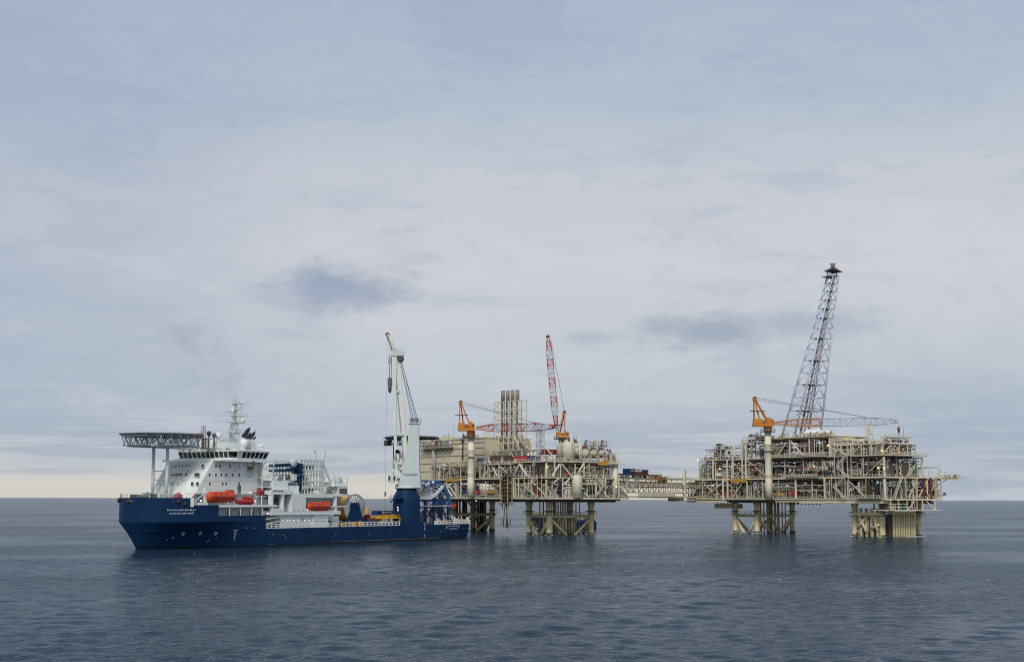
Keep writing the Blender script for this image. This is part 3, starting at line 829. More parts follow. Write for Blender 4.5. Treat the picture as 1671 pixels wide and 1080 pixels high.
# ---------------------------------------------------------------- helideck
def helideck():
    c = (10.8, 0.0); r = 12.1; z = 33.7
    hd = MB()
    oct_ = [(c[0] + r * math.cos(R(22.5 + 45 * i)) * 1.03, c[1] + r * math.sin(R(22.5 + 45 * i)) * 1.03) for i in range(8)]
    hd.prism([(x, y, z) for x, y in oct_], (0, 0, .45))
    d = hd.build('helideck', GREY, ship)
    net = MB()
    for i in range(8):
        a, b = oct_[i], oct_[(i + 1) % 8]
        f = lambda p, q, zz: (c[0] + (p[0] - c[0]) * q, c[1] + (p[1] - c[1]) * q, zz)
        net.hexa([f(a, 1.0, z - .05), f(b, 1.0, z - .05), f(b, 1.08, z + .3), f(a, 1.08, z + .3), f(a, 1.0, z + .05), f(b, 1.0, z + .05), f(b, 1.08, z + .38), f(a, 1.08, z + .38)])
    net.build('safety_net', GREY, d)
    tr = MB()
    zl = z - 3.0
    for k in range(-4, 5):
        x = c[0] + k * 2.7; w = math.sqrt(max(r * r - (k * 2.7) ** 2, 9)) * .93
        tr.bar((x, c[1] - w, z - .3), (x, c[1] + w, z - .3), .22, .4)
        if abs(k) <= 3:
            w2 = w * .82
            tr.bar((x, c[1] - w2, zl), (x, c[1] + w2, zl), .22, .3)
            n = 8; prev = None
            for i in range(n + 1):
                y = -w2 + 2 * w2 * i / n
                p = (x, c[1] + y, zl if i % 2 else z - .3)
                if prev: tr.tube(prev, p, .11, n=5)
                prev = p
            tr.tube((x, c[1] - w2, zl), (x, c[1] - w, z - .3), .14, n=5); tr.tube((x, c[1] + w2, zl), (x, c[1] + w, z - .3), .14, n=5)
    for k in (-9, -4.5, 0, 4.5, 9):
        w = math.sqrt(r * r - k * k) * .86
        tr.bar((c[0] - w, c[1] + k, zl), (c[0] + w, c[1] + k, zl), .25, .35)
        prev = None
        for i in range(9):
            p = (c[0] - w + 2 * w * i / 8, c[1] + k, zl if i % 2 == 0 else z - .3)
            if prev: tr.tube(prev, p, .11, n=5)
            prev = p
    tr.build('helideck_truss', WHITEG, d)
    # main girders back to the bridge roof and the posts
    for k in (-5.2, 5.2):
        MB().box(c[0] - 9, 30.5, k - .3, k + .3, zl - .6, zl - .18).build('helideck_girder', LGREY, d)
    for y in (-2.9, 2.9):
        MB().tube((10.6, y, 14.1), (10.6, y, zl), .5, n=12).build('helideck_post', WHITE, d)
    MB().box(10.3, 10.9, -6, 6, zl - .5, zl - .05).build('helideck_crossbeam', LGREY, d)
    for py in (768.5, 782.5):
        zz = SH.ony(260, py, 0)[1]
        MB().tube((10.6, -2.9, zz), (10.6, 2.9, zz), .16, n=8).build('post_tie', LGREY, d)
        MB().tube((10.6, -2.9, zz), (22, -5.8, zz), .12, n=8).build('post_tie', LGREY, d)
    for px in (323, 331):
        s, zz = SH.ony(px, 722, -6); MB().bar((s, -6, 29.9), (s, -6, z + .1), .35).build('helideck_stair_post', LGREY, d)
    s, zz = SH.ony(327, 722, -6)
    MB().box(s - 4, s + 5, -7, -3, z - .6, z - .3).build('access_platform', LGREY, d)
    for px in (323, 326.5):
        s, zz = SH.ony(px, 709.5, -6); MB().box(s - .7, s + .7, -6.5, -5.5, zz - .9, zz + .5).build('foam_monitor', RED, d)
    for px, z1 in ((332.3, 703), (336.2, 722)):
        s, zz = SH.ony(px, z1, -6); truss(MB(), (s, -6, 29.9), (s, -6, zz + 1.5), .9, .9, 8, .08, .05).build('signal_mast', PINKY, d)
    gangw = MB().box(c[0] + 6, 31, 6, 8, z - .3, z - .1); gangw.build('gangway', LGREY, d)
helideck()

# ---------------------------------------------------------------- midship house (port side, over the boat recess)
PY = -HB + .15
def srect(px0, py0, px1, py1, y):
    s0, za = SH.ony(px0, (py0 + py1) / 2, y); s1, zb = SH.ony(px1, (py0 + py1) / 2, y); sm = (px0 + px1) / 2
    return s0, s1, SH.ony(sm, py1, y)[1], SH.ony(sm, py0, y)[1]
def sbox(px0, py0, px1, py1, y, depth, name, mat, parent=None, up=0.0):
    a, b, c, d = srect(px0, py0, px1, py1, y)
    return MB().box(a, b, y, y + depth, c, d + up).build(name, mat, parent or ship)
# solid white blocks with the openings left free
sbox(443, 834, 556, 839.5, PY, 1.0, 'side_beam', WHITE)
sbox(480, 806.5, 499, 834, PY, 14, 'midship_house', WHITE)
sbox(463.5, 806.5, 476.5, 834, PY + 2.2, 12, 'midship_house', WHITEG)
sbox(476.4, 806.5, 480.2, 834, PY, 12, 'midship_house', WHITE)
sbox(443, 829, 463.5, 834.2, PY, 1.2, 'side_beam', WHITE)
sbox(443, 800, 480, 806.5, PY, 13, 'midship_house', WHITE)
sbox(443.5, 806.4, 446, 829, PY, 1.5, 'side_post', WHITE)
sbox(461.8, 806.4, 463.6, 829, PY, 1.5, 'side_post', WHITE)
sbox(444, 806.5, 464, 832, PY + 5.5, 3, 'recess_wall', GREY)  # greyer than the house: recess shade put into the wall colour
sbox(446.5, 813, 454.5, 820, PY + 4.8, .6, 'recess_window', DGREY)
sbox(464.8, 808, 475.6, 828, PY + 2.05, .2, 'ventilation_grille', GREY)
sbox(446, 784, 470, 799.6, PY + 2.5, 12, 'upper_house', WHITE)
sbox(466, 792, 488, 806, PY + 3, 12, 'upper_house', WHITE)
sbox(446, 799.4, 463, 801.2, PY - .05, .3, 'dark_gap_strip', DGREY)  # narrow dark grey strip along the house side
sbox(499, 807, 566, 809.5, PY, 1.2, 'side_beam', WHITE)
sbox(499, 834.3, 556, 838.0, PY - .05, .4, 'side_beam', WHITE) if 0 else None
sbox(547.5, 809.3, 549.7, 834.2, PY + .1, 1.0, 'side_post', WHITE)
sbox(538, 825, 566, 827, PY + .1, 1.0, 'side_beam', WHITE)
sbox(499, 809.4, 538, 834, PY + 7, 3, 'recess_wall', GREY)  # recess shade put into this grey as well
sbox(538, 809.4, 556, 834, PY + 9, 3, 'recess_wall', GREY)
sbox(499, 832.3, 552, 834.1, PY + .6, 6, 'boat_platform', WHITEG)
for px in (511.5, 526): sbox(px - 1, 826, px + 1, 834, PY + .6, 1, 'boat_chock', WHITE)
# lower flush house with doors and freeing strip
sbox(457, 839.6, 511, 860, PY + 1.0, 12, 'deck_house', WHITE)
sbox(511, 839.6, 535.5, 860, PY + .4, 12, 'deck_house', WHITE)
for py in (845, 849.5, 856): sbox(512.5, py, 534, py + .9, PY + .34, .2, 'louvre_strip', GREY)
sbox(535.5, 842, 553, 860, PY + 5, 10, 'deck_house', WHITEG)
sbox(538.5, 849, 542.2, 855.5, PY + .9, 1, 'doorway', DGREY)
sbox(537.6, 848, 543.1, 859, PY + 1.2, 3, 'deck_cabinet', WHITE)
sbox(545, 850, 550, 859, PY + 1.2, 3, 'deck_cabinet', WHITEG)
for px in (461, 468, 472, 479, 486, 492, 497, 504): sbox(px, 847.7, px + 1.6, 849.4, PY + .94, .2, 'lamp_fitting', WLAMP)
for px in (469.5, 492.5): sbox(px, 851, px + .9, 857, PY + .95, .15, 'pipe_run', LGREY)
sbox(492, 845, 496.5, 849, PY + .9, .3, 'wall_box', LGREY)
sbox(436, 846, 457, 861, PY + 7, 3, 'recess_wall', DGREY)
s0, s1, z0, z1 = srect(434, 842, 457, 848, PY + .5)
MB().bar((s0, PY + .6, z0 + .3), (s1, PY + .6, z1 - .3), .35, .3).bar((s0, PY + .6, z0 - 1.2), (s1, PY + .6, z0 - .4), .3, .25).build('ramp_rail', WHITE, ship)
for px in (480, 487.5, 495): sbox(px - .7, 831.7, px + .7, 833.2, PY - .04, .2, 'porthole', DGREY)
# pale openwork derrick tower (vertical lay frame)
def lay_tower():
    root = thing('lay_tower', 'white openwork steel tower standing amidships behind the blue knuckle crane', 'tower', SH.w(0, 0, 0), SH.a)
    P_ = Parts(root)
    LAYG = paint('tower_grey_paint', (.56, .60, .58), .5, var=.1, rust=.1); yA, yB = -8.0, 3.0
    a, b, zb, zt = srect(488, 750.5, 527, 806, yA)
    xs = [a + (b - a) * t for t in (0, .12, .24, .36, .5, .62, .74, .88, 1.0)]
    lv = [SH.ony(507, py, yA)[1] for py in (806, 795, 785, 773.5, 767, 757.5, 751)]
    for y in (yA, yB):
        for i, x in enumerate(xs):
            P_.add('column', MB().bar((x, y, zb), (x, y, zt), .7 if i in (0, 8) else .36), LAYG)
        for z in lv:
            P_.add('girder', MB().box(a - .3, b + .3, y - .25, y + .25, z - .32, z + .24), LAYG)
        for i in range(0, 8, 2):
            for k in range(len(lv) - 1):
                p0, p1 = (xs[i], y, lv[k]), (xs[min(i + 2, 8)], y, lv[k + 1])
                if (i // 2 + k) % 2: p0, p1 = (xs[i], y, lv[k + 1]), (xs[min(i + 2, 8)], y, lv[k])
                if k < 2: P_.add('brace', MB().bar(p0, p1, .3), LAYG)
    for z in lv:
        for x in xs[::2]: P_.add('cross_beam', MB().bar((x, yA, z), (x, yB, z), .3), WHITEG)
    for z in lv[1:-1:1]:
        P_.add('platform', MB().box(a, b, yA + .3, yB - .3, z - .1, z), WHITEG)
        rr = MB(); railing(rr, [(a, yA - .2, z + .2), (b, yA - .2, z + .2)], 1.1, .03, 1.4); P_.add('railing', rr, WHITE)
    # machinery inside
    for i in range(9):
        x = a + (b - a) * (.25 + .06 * i); P_.add('tensioner', MB().tube((x, -3, lv[2] + .3), (x, -3, lv[4]), .35, n=8), PINKY if i % 2 else LGREY)
    for i in range(30):
        x = a + (b - a) * rnd.uniform(.05, .95); z = rnd.choice(lv[:5]); P_.add('machinery', MB().box(x - .8, x + .8, -4, -2, z + .1, z + rnd.uniform(1, 2.4)), rnd.choice([WHITEG, LGREY, GREY, GREY, DGREY, PINKY]))
    # horns on top and the raked stay at the after end
    for px in (513.5, 526): 
        s, z = SH.ony(px, 750, -5)
        P_.add('horn', MB().bar((s, -5, z), (s + (.4 if px < 520 else .9), -5, z + 2.0), .8, .5).bar((s + (.4 if px < 520 else .9), -5, z + 2), (s + (-.2 if px < 520 else 1.2), -5, z + 3.4), .6, .45), WHITEG)
    s1, z1 = SH.ony(528.5, 757, yA); s2, z2 = SH.ony(539.5, 787, yA); s3, z3 = SH.ony(545, 805, yA)
    for y in (yA, yB):
        P_.add('stay', MB().bar((s1, y, z1), (s2, y, z2), .55).bar((s2, y, z2), (s3, y, z3), .4), WHITE)
        P_.add('stay_brace', MB().bar((b, y, z2), (s2, y, z2), .4).bar((b, y, (z1 + z2) / 2), ((s1 + s2) / 2, y, (z1 + z2) / 2), .3).bar((b, y, z2), ((s1 + s2) / 2, y, (z1 + z2) / 2), .25).bar((b, y, z3), (s2, y, z2), .3).bar((b, y, z2), (s3, y, z3), .25), WHITEG)
    P_.flush()
    MB().box(a, s3, yA - .3, yB, zb - 1.2, zb - .05).build('tower_base', WHITE, root)
lay_tower()
# small winch house aft of it
sbox(545, 787, 563, 793.5, -9, 5, 'winch_house', WHITE)
s, z = SH.ony(555, 785, -9); MB().drum((s, -7.5, z), 1.5, 3.0, 'X', 12, .2).build('deck_winch', WHITEG, ship)
sbox(544, 792.5, 567, 793.6, -9.6, 6, 'winch_deck', WHITE)
for i in range(3):
    for j in range(2): sbox(554.5 + i * 4.3, 796.6 + j * 4.4, 558 + i * 4.3, 800.2 + j * 4.4, -9.7, .2, 'cabin_window', DGREY)
sbox(552, 794, 567, 806, -9.5, 5, 'winch_cabin', WHITE)
for px in (546, 553, 566): s, z = SH.ony(px, 806, -9); MB().bar((s, -9, z), (s, -9, SH.ony(px, 778, -9)[1]), .25).build('cabin_post', WHITEG, ship)
rr = MB(); s0, z0 = SH.ony(543, 778, -9); s1, _ = SH.ony(564, 778, -9); rr.bar((s0, -9, z0), (s1, -9, z0), .15).build('cabin_post', WHITEG, ship)
tr = MB()
for i in range(9):
    x0, z0 = SH.ony(529 + i * 1.6, 806 - (i % 3) * 5, -9); x1, z1 = SH.ony(533 + i * 1.6, 790 + (i % 4) * 3, -9); tr.bar((x0, -9 + i * .3, z0), (x1, -9 + i * .3, z1), .25)
tr.build('deck_framework', WHITEG, ship)
# spread of small fittings on the midship house roof
for i in range(14):
    px = rnd.uniform(447, 486); s, z = SH.ony(px, 792 if px > 467 else 784.5, -7)
    w = rnd.uniform(.3, .9); MB().box(s - w, s + w, -8, -6.8, z - .6, z + rnd.uniform(.5, 1.8)).build('roof_fitting', rnd.choice([WHITE, WHITEG, LGREY, GREY, PINKY]), ship)
sbox(470, 788, 483, 791.5, -9, 1.2, 'roof_machinery', DGREY)

# ---------------------------------------------------------------- navy knuckle crane folded forward
def knuckle_crane():
    s, z0 = SH.ony(487, 792, -7.5); y = -7.5
    root = thing('knuckle_crane', 'navy knuckle boom crane with both boom sections folded level towards the bridge', 'crane', SH.w(s, y, 0), SH.a)
    zt = SH.ony(487, 757, y)[1]; zl = SH.ony(470, 768, y)[1]
    f = lambda px, py: (SH.ony(px, py, y)[0] - s, 0, SH.ony(px, py, y)[1])
    MB().lathe((0, 0, 0), [(1.1, z0 - 2), (1.1, zt - 4.4), (1.6, zt - 4.2), (1.6, zt - 3.4)], 14).build('pedestal', BLUE, root)
    MB().box(-1.0, .9, -.9, .9, zt - 3.4, zt + .2).build('slew_house', NAVY, root)
    b = MB(); b.loft([[(f(486, 759)[0], -.6, zt - .6), (f(486, 759)[0], .6, zt - .6), (f(486, 759)[0], .6, zt + .45), (f(486, 759)[0], -.6, zt + .45)],
                      [(f(440, 760)[0], -.4, f(440, 760)[2] - .5), (f(440, 760)[0], .4, f(440, 760)[2] - .5), (f(440, 760)[0], .4, f(440, 760)[2] + .5), (f(440, 760)[0], -.4, f(440, 760)[2] + .5)]])
    b.build('boom', NAVY, root)
    MB().bar(f(440, 767.5), f(474, 767), .7, .8).build('jib', NAVY, root)
    MB().tube(f(468, 764.5), f(485, 768.5), .28).tube(f(473, 766), f(484, 759), .22).build('hydraulic_ram', NAVY, root)
    MB().lathe((f(476.5, 755)[0], -.6, f(476.5, 755)[2]), [(.2, -.5), (1.4, -.5), (1.4, .5), (.2, .5)], 14, 'Y').build('hose_drum', WHITEG, root)
    a, c = f(475, 772), f(478, 779); MB().box(a[0] - .1, c[0] + .2, -1.5, .1, c[2] - .9, a[2] - .3).build('operator_cab', WHITEG, root)
    MB().bar(f(462.5, 784), f(462.5, 768), .25).build('boom_rest', LGREY, root)
knuckle_crane()

# ---------------------------------------------------------------- lifeboats
def lifeboat(px0, px1, pyc, y, label, cabin=True, hgt=3.0, name='lifeboat', cat='lifeboat', mat=None):
    mat = mat or REDOR
    s0, z = SH.ony(px0, pyc, y); s1, _ = SH.ony(px1, pyc, y); L = s1 - s0; c = (s0 + s1) / 2
    root = thing(name, label, cat, SH.w(c, y, z), SH.a)
    def ring(x, w, zb, zt, n=14):
        return [(x, w * math.cos(t) * (1.0 if math.sin(t) < .2 else .92), (zt if math.sin(t) > 0 else zb) * math.sin(t)) for t in [2 * math.pi * i / n for i in range(n)]]
    w = hgt * .48
    if cabin:
        prof = [(-.5, .25, .35, .30), (-.47, .6, .7, .62), (-.38, .9, 1.0, .9), (-.15, 1, 1.05, 1.0), (.15, 1, 1.05, 1.0), (.33, 1, 1.0, 1.02), (.42, .92, .9, 1.05), (.48, .6, .6, .8), (.5, .3, .3, .45)]
    else:
        prof = [(-.5, .12, .2, .5), (-.42, .5, .6, .34), (-.25, .85, .9, .28), (.1, 1, 1, .26), (.42, .95, .95, .3), (.5, .8, .8, .34)]
    MB().loft([ring(L * t, w * a, hgt / 2 * b, hgt / 2 * q) for t, a, b, q in prof], smooth=True).build('boat_hull', mat, root)
    if cabin:
        MB().loft([[(L * .22, -w * .55, hgt * .42), (L * .45, -w * .5, hgt * .38), (L * .45, w * .5, hgt * .38), (L * .22, w * .55, hgt * .42)], [(L * .26, -w * .45, hgt * .64), (L * .42, -w * .42, hgt * .62), (L * .42, w * .42, hgt * .62), (L * .26, w * .45, hgt * .64)]]).build('conning_turret', mat, root)
        MB().box(-L * .42, L * .44, -w * 1.05, w * 1.05, -.16, .12).build('rubbing_strake', DRED, root)
        for t in (-.3, -.1, .1): MB().box(L * t - .3, L * t + .3, -w * .93, -w * .80, hgt * .26, hgt * .33).build('side_window', GLASS, root)
        for t in (-.36, .38): MB().tube((L * t, 0, hgt * .4), (L * t, 0, hgt * .68), .09).build('lifting_hook', GREY, root)
    else:
        MB().box(-L * .02, L * .22, -.7, .7, .2, hgt * .5).bar((L * .3, -.6, .3), (L * .45, -.6, hgt * .62), .3).build('console', mat, root)
        MB().ell((L * .42, 0, .5), .7, .7, .8, 10, 6).build('outboard_motor', DRED, root)
    return root
lifeboat(337.5, 381.5, 810.3, -13.2, 'large orange-red enclosed lifeboat hanging beside the white bridge house', hgt=3.4)
lifeboat(500.5, 537, 826.3, -13.3, 'smaller orange-red enclosed lifeboat in the recess amidships', hgt=3.0)
lifeboat(384, 411.5, 817, -13.4, 'open red rescue boat hanging just behind the large forward lifeboat', False, 2.6, 'rescue_boat', 'boat', RED)
def davit(px, label):
    s, z = SH.ony(px, 803, -11); root = thing('davit', label, 'davit', SH.w(s, -11, z), SH.a)
    MB().bar((-1.2, 0, -.6), (.8, 0, .7), .8, .9).bar((.8, 0, .7), (1.8, 0, 1.2), .6, .6).build('davit_arm', RED, root)
    MB().box(.7, 2.3, -.5, .5, -.8, .5).build('davit_winch', DRED, root)
    MB().bar((-2.8, 0, -.2), (-1.2, 0, -.6), .35).build('davit_brace', RED, root)
davit(423, 'red boat davit standing on the gallery behind the rescue boat')
for px, py in ((327.5, 817), (371, 819), (416, 817.5), (407.5, 803.2), (436.5, 838), (501, 831)):
    s, z = SH.ony(px, py, -13.3); MB().ell((s, -13.4, z), .35, .3, .3, 8, 6).build('work_lamp', WLAMP, ship)

# ---------------------------------------------------------------- cable reel on the work deck
def cable_reel():
    y1 = -8.2; px0, px1, pyt, pyb = 563, 595.5, 806.5, 850.5
    zt = SH.ony(579, pyt, y1)[1]; zb = SH.ony(579, pyb, y1)[1]; r = (zt - zb) / 2; zc = (zt + zb) / 2
    sc = SH.ony(579, 828, y1)[0]; wd = 5.2
    root = thing('cable_reel', 'giant cable reel with pale spoked flange and yellow drum on the work deck', 'reel', SH.w(sc, y1, 0), SH.a - R(12.6))
    # axis runs athwartships: port flange at y=0, drum to starboard (+y)
    for y, mt in ((0, WHITEG), (wd, WHITEG)):
        fl = MB().lathe((0, y, zc), [(.6, -.10), (r, -.10), (r, .10), (.6, .10)], 40, 'Y').build('flange', mt, root)
        sp = MB()
        for i in range(28):
            a = 2 * math.pi * i / 28
            sp.bar((r * .18 * math.cos(a), y - .16, zc + r * .18 * math.sin(a)), (r * .97 * math.cos(a), y - .16, zc + r * .97 * math.sin(a)), .10, .12)
        sp.build('flange_spokes', DGREY, fl)
        rim = MB()
        for i in range(40):
            a, b = 2 * math.pi * i / 40, 2 * math.pi * (i + 1) / 40
            rim.bar((r * math.cos(a), y, zc + r * math.sin(a)), (r * math.cos(b), y, zc + r * math.sin(b)), .35, .4)
        rim.build('flange_rim', GREY, fl)
    MB().lathe((0, wd / 2, zc), [(r * .55, -wd / 2 + .1), (r * .55, wd / 2 - .1)], 32, 'Y').build('drum', GREY, root)
    MB().lathe((0, wd / 2, zc), [(r * .93, -wd / 2 + .2), (r * .86, -wd / 2 + 1.2), (r * .80, 0), (r * .86, wd / 2 - 1.2), (r * .93, wd / 2 - .2)], 40, 'Y').build('wound_cable', YELLOW, root)
    # navy A-shaped stand in front of the flange
    f = lambda px, py: (SH.ony(px, py, y1 - 1.0)[0] - sc, -1.0, SH.ony(px, py, y1 - 1.0)[1])
    MB().prism([f(576.5, 820), f(586, 820), f(588.5, 838), f(593, 849.5), f(570.5, 849.5), f(575, 835)], (0, .7, 0)).build('reel_stand', NAVY, root)
    MB().prism([f(581, 822), f(582.4, 822), f(588, 848), f(586, 848)], (0, -.2, 0)).build('stand_rib', NAVY, root)
    MB().prism([(p[0], wd + 1.3, p[2]) for p in (f(576.5, 820), f(586, 820), f(593, 849.5), f(570.5, 849.5))], (0, .7, 0)).build('reel_stand', BLUE, root)
    for y in (-1.2, wd + .8): MB().box(-r * .9, r * 1.0, y, y + 1.0, 4.95, zb - .1).build('skid_beam', GOLD, root)
    MB().box(-r * .8, r * .7, .8, wd - .8, 4.95, 5.5).build('skid_grating', UMBER, root)
cable_reel()
def deck_thing(name, label, cat, px0, py0, px1, py1, y, depth, mat, parts=None):
    a, b, c, d = srect(px0, py0, px1, py1, y)
    c = max(c, 4.95) if c < 6 else c
    root = thing(name, label, cat, SH.w((a + b) / 2, y + depth / 2, c), SH.a)
    w, h = (b - a) / 2, d - c
    if parts: parts(root, w, depth / 2, h, mat)
    return root
def container_parts(root, w, dp, h, mat, txt=None):
    MB().box(-w, w, -dp, dp, 0, h).build('container_shell', mat, root)
    rb = MB(); n = max(4, int(w * 2 / .55))
    for i in range(n):
        x = -w + .15 + (2 * w - .3) * i / n
        rb.box(x, x + .22, -dp - .04, -dp + .02, .15, h - .15)
    rb.build('corrugation', mat, root)
    for z in (.0, h - .16): MB().box(-w - .05, w + .05, -dp - .07, -dp + .1, z, z + .16).build('corner_rail', mat, root)
    for x in (-w, w): MB().box(x - .1, x + .1, -dp - .08, -dp + .12, 0, h).build('corner_post', mat, root)
    if txt: text(txt, h * .55, WHITE, root, (.1 * w, -dp - .12, h * .5), (R(90), 0, 0), 'lettering', .02, xs=.9)
def _cont(txt=None): return lambda root, w, dp, h, mat: container_parts(root, w, dp, h, mat, txt)
def ship_box(root, w, dp, h, mat):
    container_parts(root, w, dp, h, mat)
    a = -w * .05
    text('DK REGINA', h * .30, WHITE, root, (w * .30, -dp - .12, h * .78), (R(90), 0, 0), 'lettering', .02, xs=1.15)
    MB().ell((-w * .32, -dp - .1, h * .78), h * .13, .05, h * .18, 12, 6).build('emblem', WHITE, root)
deck_thing('shipping_container', 'navy container with white lettering behind the yellow gantry on the ship', 'container', 615.5, 833, 642, 846, -3, 2.6, BLUE, ship_box)
def gantry(root, w, dp, h, mat):
    for x in (-w * .86, w * .9):
        for y in (-dp, dp): MB().bar((x, y, 0), (x, y, h * .55), .5).build('leg', mat, root)
    for y in (-dp, dp): MB().box(-w, w, y - .2, y + .2, h * .5, h * .62).build('beam', mat, root)
    for x in (-w, -w * .3, w * .4, w): MB().box(x - .15, x + .15, -dp, dp, h * .5, h * .62).build('cross_beam', mat, root)
    MB().box(-w, w, -dp, dp, h * .56, h * .6).build('platform', mat, root)
    rr = MB(); railing(rr, [(-w, -dp, h * .6), (w, -dp, h * .6), (w, dp, h * .6)], h * .34, .06, 1.2); rr.build('railing', mat, root)
    for x in (-w * .8, -w * .1, w * .5): MB().box(x, x + w * .35, -dp * .6, dp * .4, h * .6, h * .88).build('tool_rack', GOLD, root)
deck_thing('work_gantry', 'yellow work gantry with railed platform beside the blue crane pedestal', 'gantry', 622, 838.5, 654, 853.5, -10, 5, YELLOW, gantry)
def lowbox(root, w, dp, h, mat):
    MB().box(-w, w, -dp, dp, .2, h).build('crate_body', mat, root)
    for x in (-w * .7, w * .7): MB().box(x - .2, x + .2, -dp, dp, 0, .2).build('skid', DGREY, root)
    for x in (-w, -w / 3, w / 3, w): MB().box(x - .06, x + .06, -dp - .06, -dp + .02, .2, h).build('rib', mat, root)
deck_thing('equipment_crate', 'low blue equipment crate at the rail in front of the yellow gantry', 'crate', 602, 849, 618, 856, -12.5, 3, BLUE, lowbox)
deck_thing('equipment_crate', 'dark red equipment crate between cable reel and yellow gantry', 'crate', 600, 845, 611, 849.5, -8, 3, DRED, lowbox)
deck_thing('pipe_stack', 'brown and ochre pile of gear left of the yellow gantry', 'gear pile', 608, 840.5, 622, 850, -6, 4, GOLD, lambda root, w, dp, h, mat: [MB().tube((-w, -dp + i * .7, h * (.25 + .5 * (i % 2))), (w, -dp + i * .7, h * (.3 + .45 * (i % 2))), .5, n=8).build('pipe', [mat, PINKY, DRED][i % 3], root) for i in range(9)])
def buoy(root, w, dp, h, mat):
    MB().lathe((0, 0, 0), [(w * .95, h * .40), (w, h * .45), (w * .88, h * .7), (w * .6, h * .93), (w * .2, h)], 16).build('float', mat, root)
    for x, y in ((-.7, -.7), (.7, -.7), (.7, .7), (-.7, .7)): MB().bar((w * x, w * y, 0), (w * x, w * y, h * .42), .3).build('leg', DRED, root)
    MB().box(-w * 1.1, w * 1.1, -w, w, h * .36, h * .41).build('stand_top', DRED, root)
deck_thing('mooring_buoy', 'yellow domed buoy on a red stand just behind the cable reel', 'buoy', 595.5, 825, 606, 849.5, -5, 4, YELLOW, buoy)
# clutter along the stern rail
for i, (px, mat, w, h) in enumerate(((716, WHITEG, 1.2, 1.6), (727, GOLD, 1.5, 1.6), (735, NAVY, 1.4, 2.2), (741, WHITE, 1.8, 2.3), (757, YELLOW, 1.5, 1.4), (764, WHITE, .9, 1.9), (750, LGREY, 1.2, 1.5))):
    s, z = SH.ony(px, 852, -13); MB().box(s - w, s + w, -13.4, -11.8, 4.9, 5.6 + h * .8).tube((s - w * .4, -12.6, 5.6 + h * .8), (s - w * .4, -12.6, 6.2 + h), .22).tube((s + w * .5, -12.6, 5.6 + h * .8), (s + w * .5, -12.6, 5.8 + h), .3).build('stern_fitting', mat, ship)
for i in range(26):
    s = rnd.uniform(78, 114); w = rnd.uniform(.3, 1.2); y = rnd.uniform(-11, 6)
    MB().box(s - w, s + w, y, y + rnd.uniform(.5, 2), 4.9, 5.4 + rnd.uniform(.3, 1.6)).build('deck_fitting', rnd.choice([UMBER, GOLD, GREY, DRED, DGREY, WHITEG]), ship)

# ---------------------------------------------------------------- main crane on its blue pedestal
CX, CY = SH.ony(663.5, 800, -9.3)[0], -9.3
def cf(px, py, y=CY): s, z = SH.ony(px, py, y); return (s - CX, y - CY, z)
ped_top = cf(663, 797)[2]
pr = 4.9
MB().lathe((CX, CY, 0), [(pr + .1, 3.0), (pr + .1, 6), (pr + .1, cf(663, 823)[2]), (pr, cf(663, 818)[2]), (pr + .1, cf(663, 811)[2]), (pr - 1.2, ped_top - .8), (pr - 1.2, ped_top)], 28).build('crane_pedestal', NAVY, ship)
MB().loft([[(CX - pr - .4, -HB - .06, 1.2), (CX + pr + .4, -HB - .06, 1.2), (CX + pr + .4, CY, 1.2), (CX - pr - .4, CY, 1.2)], [(CX - pr - .1, -HB - .06, 6.9), (CX + pr + .1, -HB - .06, 6.9), (CX + pr + .1, CY, 6.9), (CX - pr - .1, CY, 6.9)]]).build('pedestal_foundation', NAVY, ship)
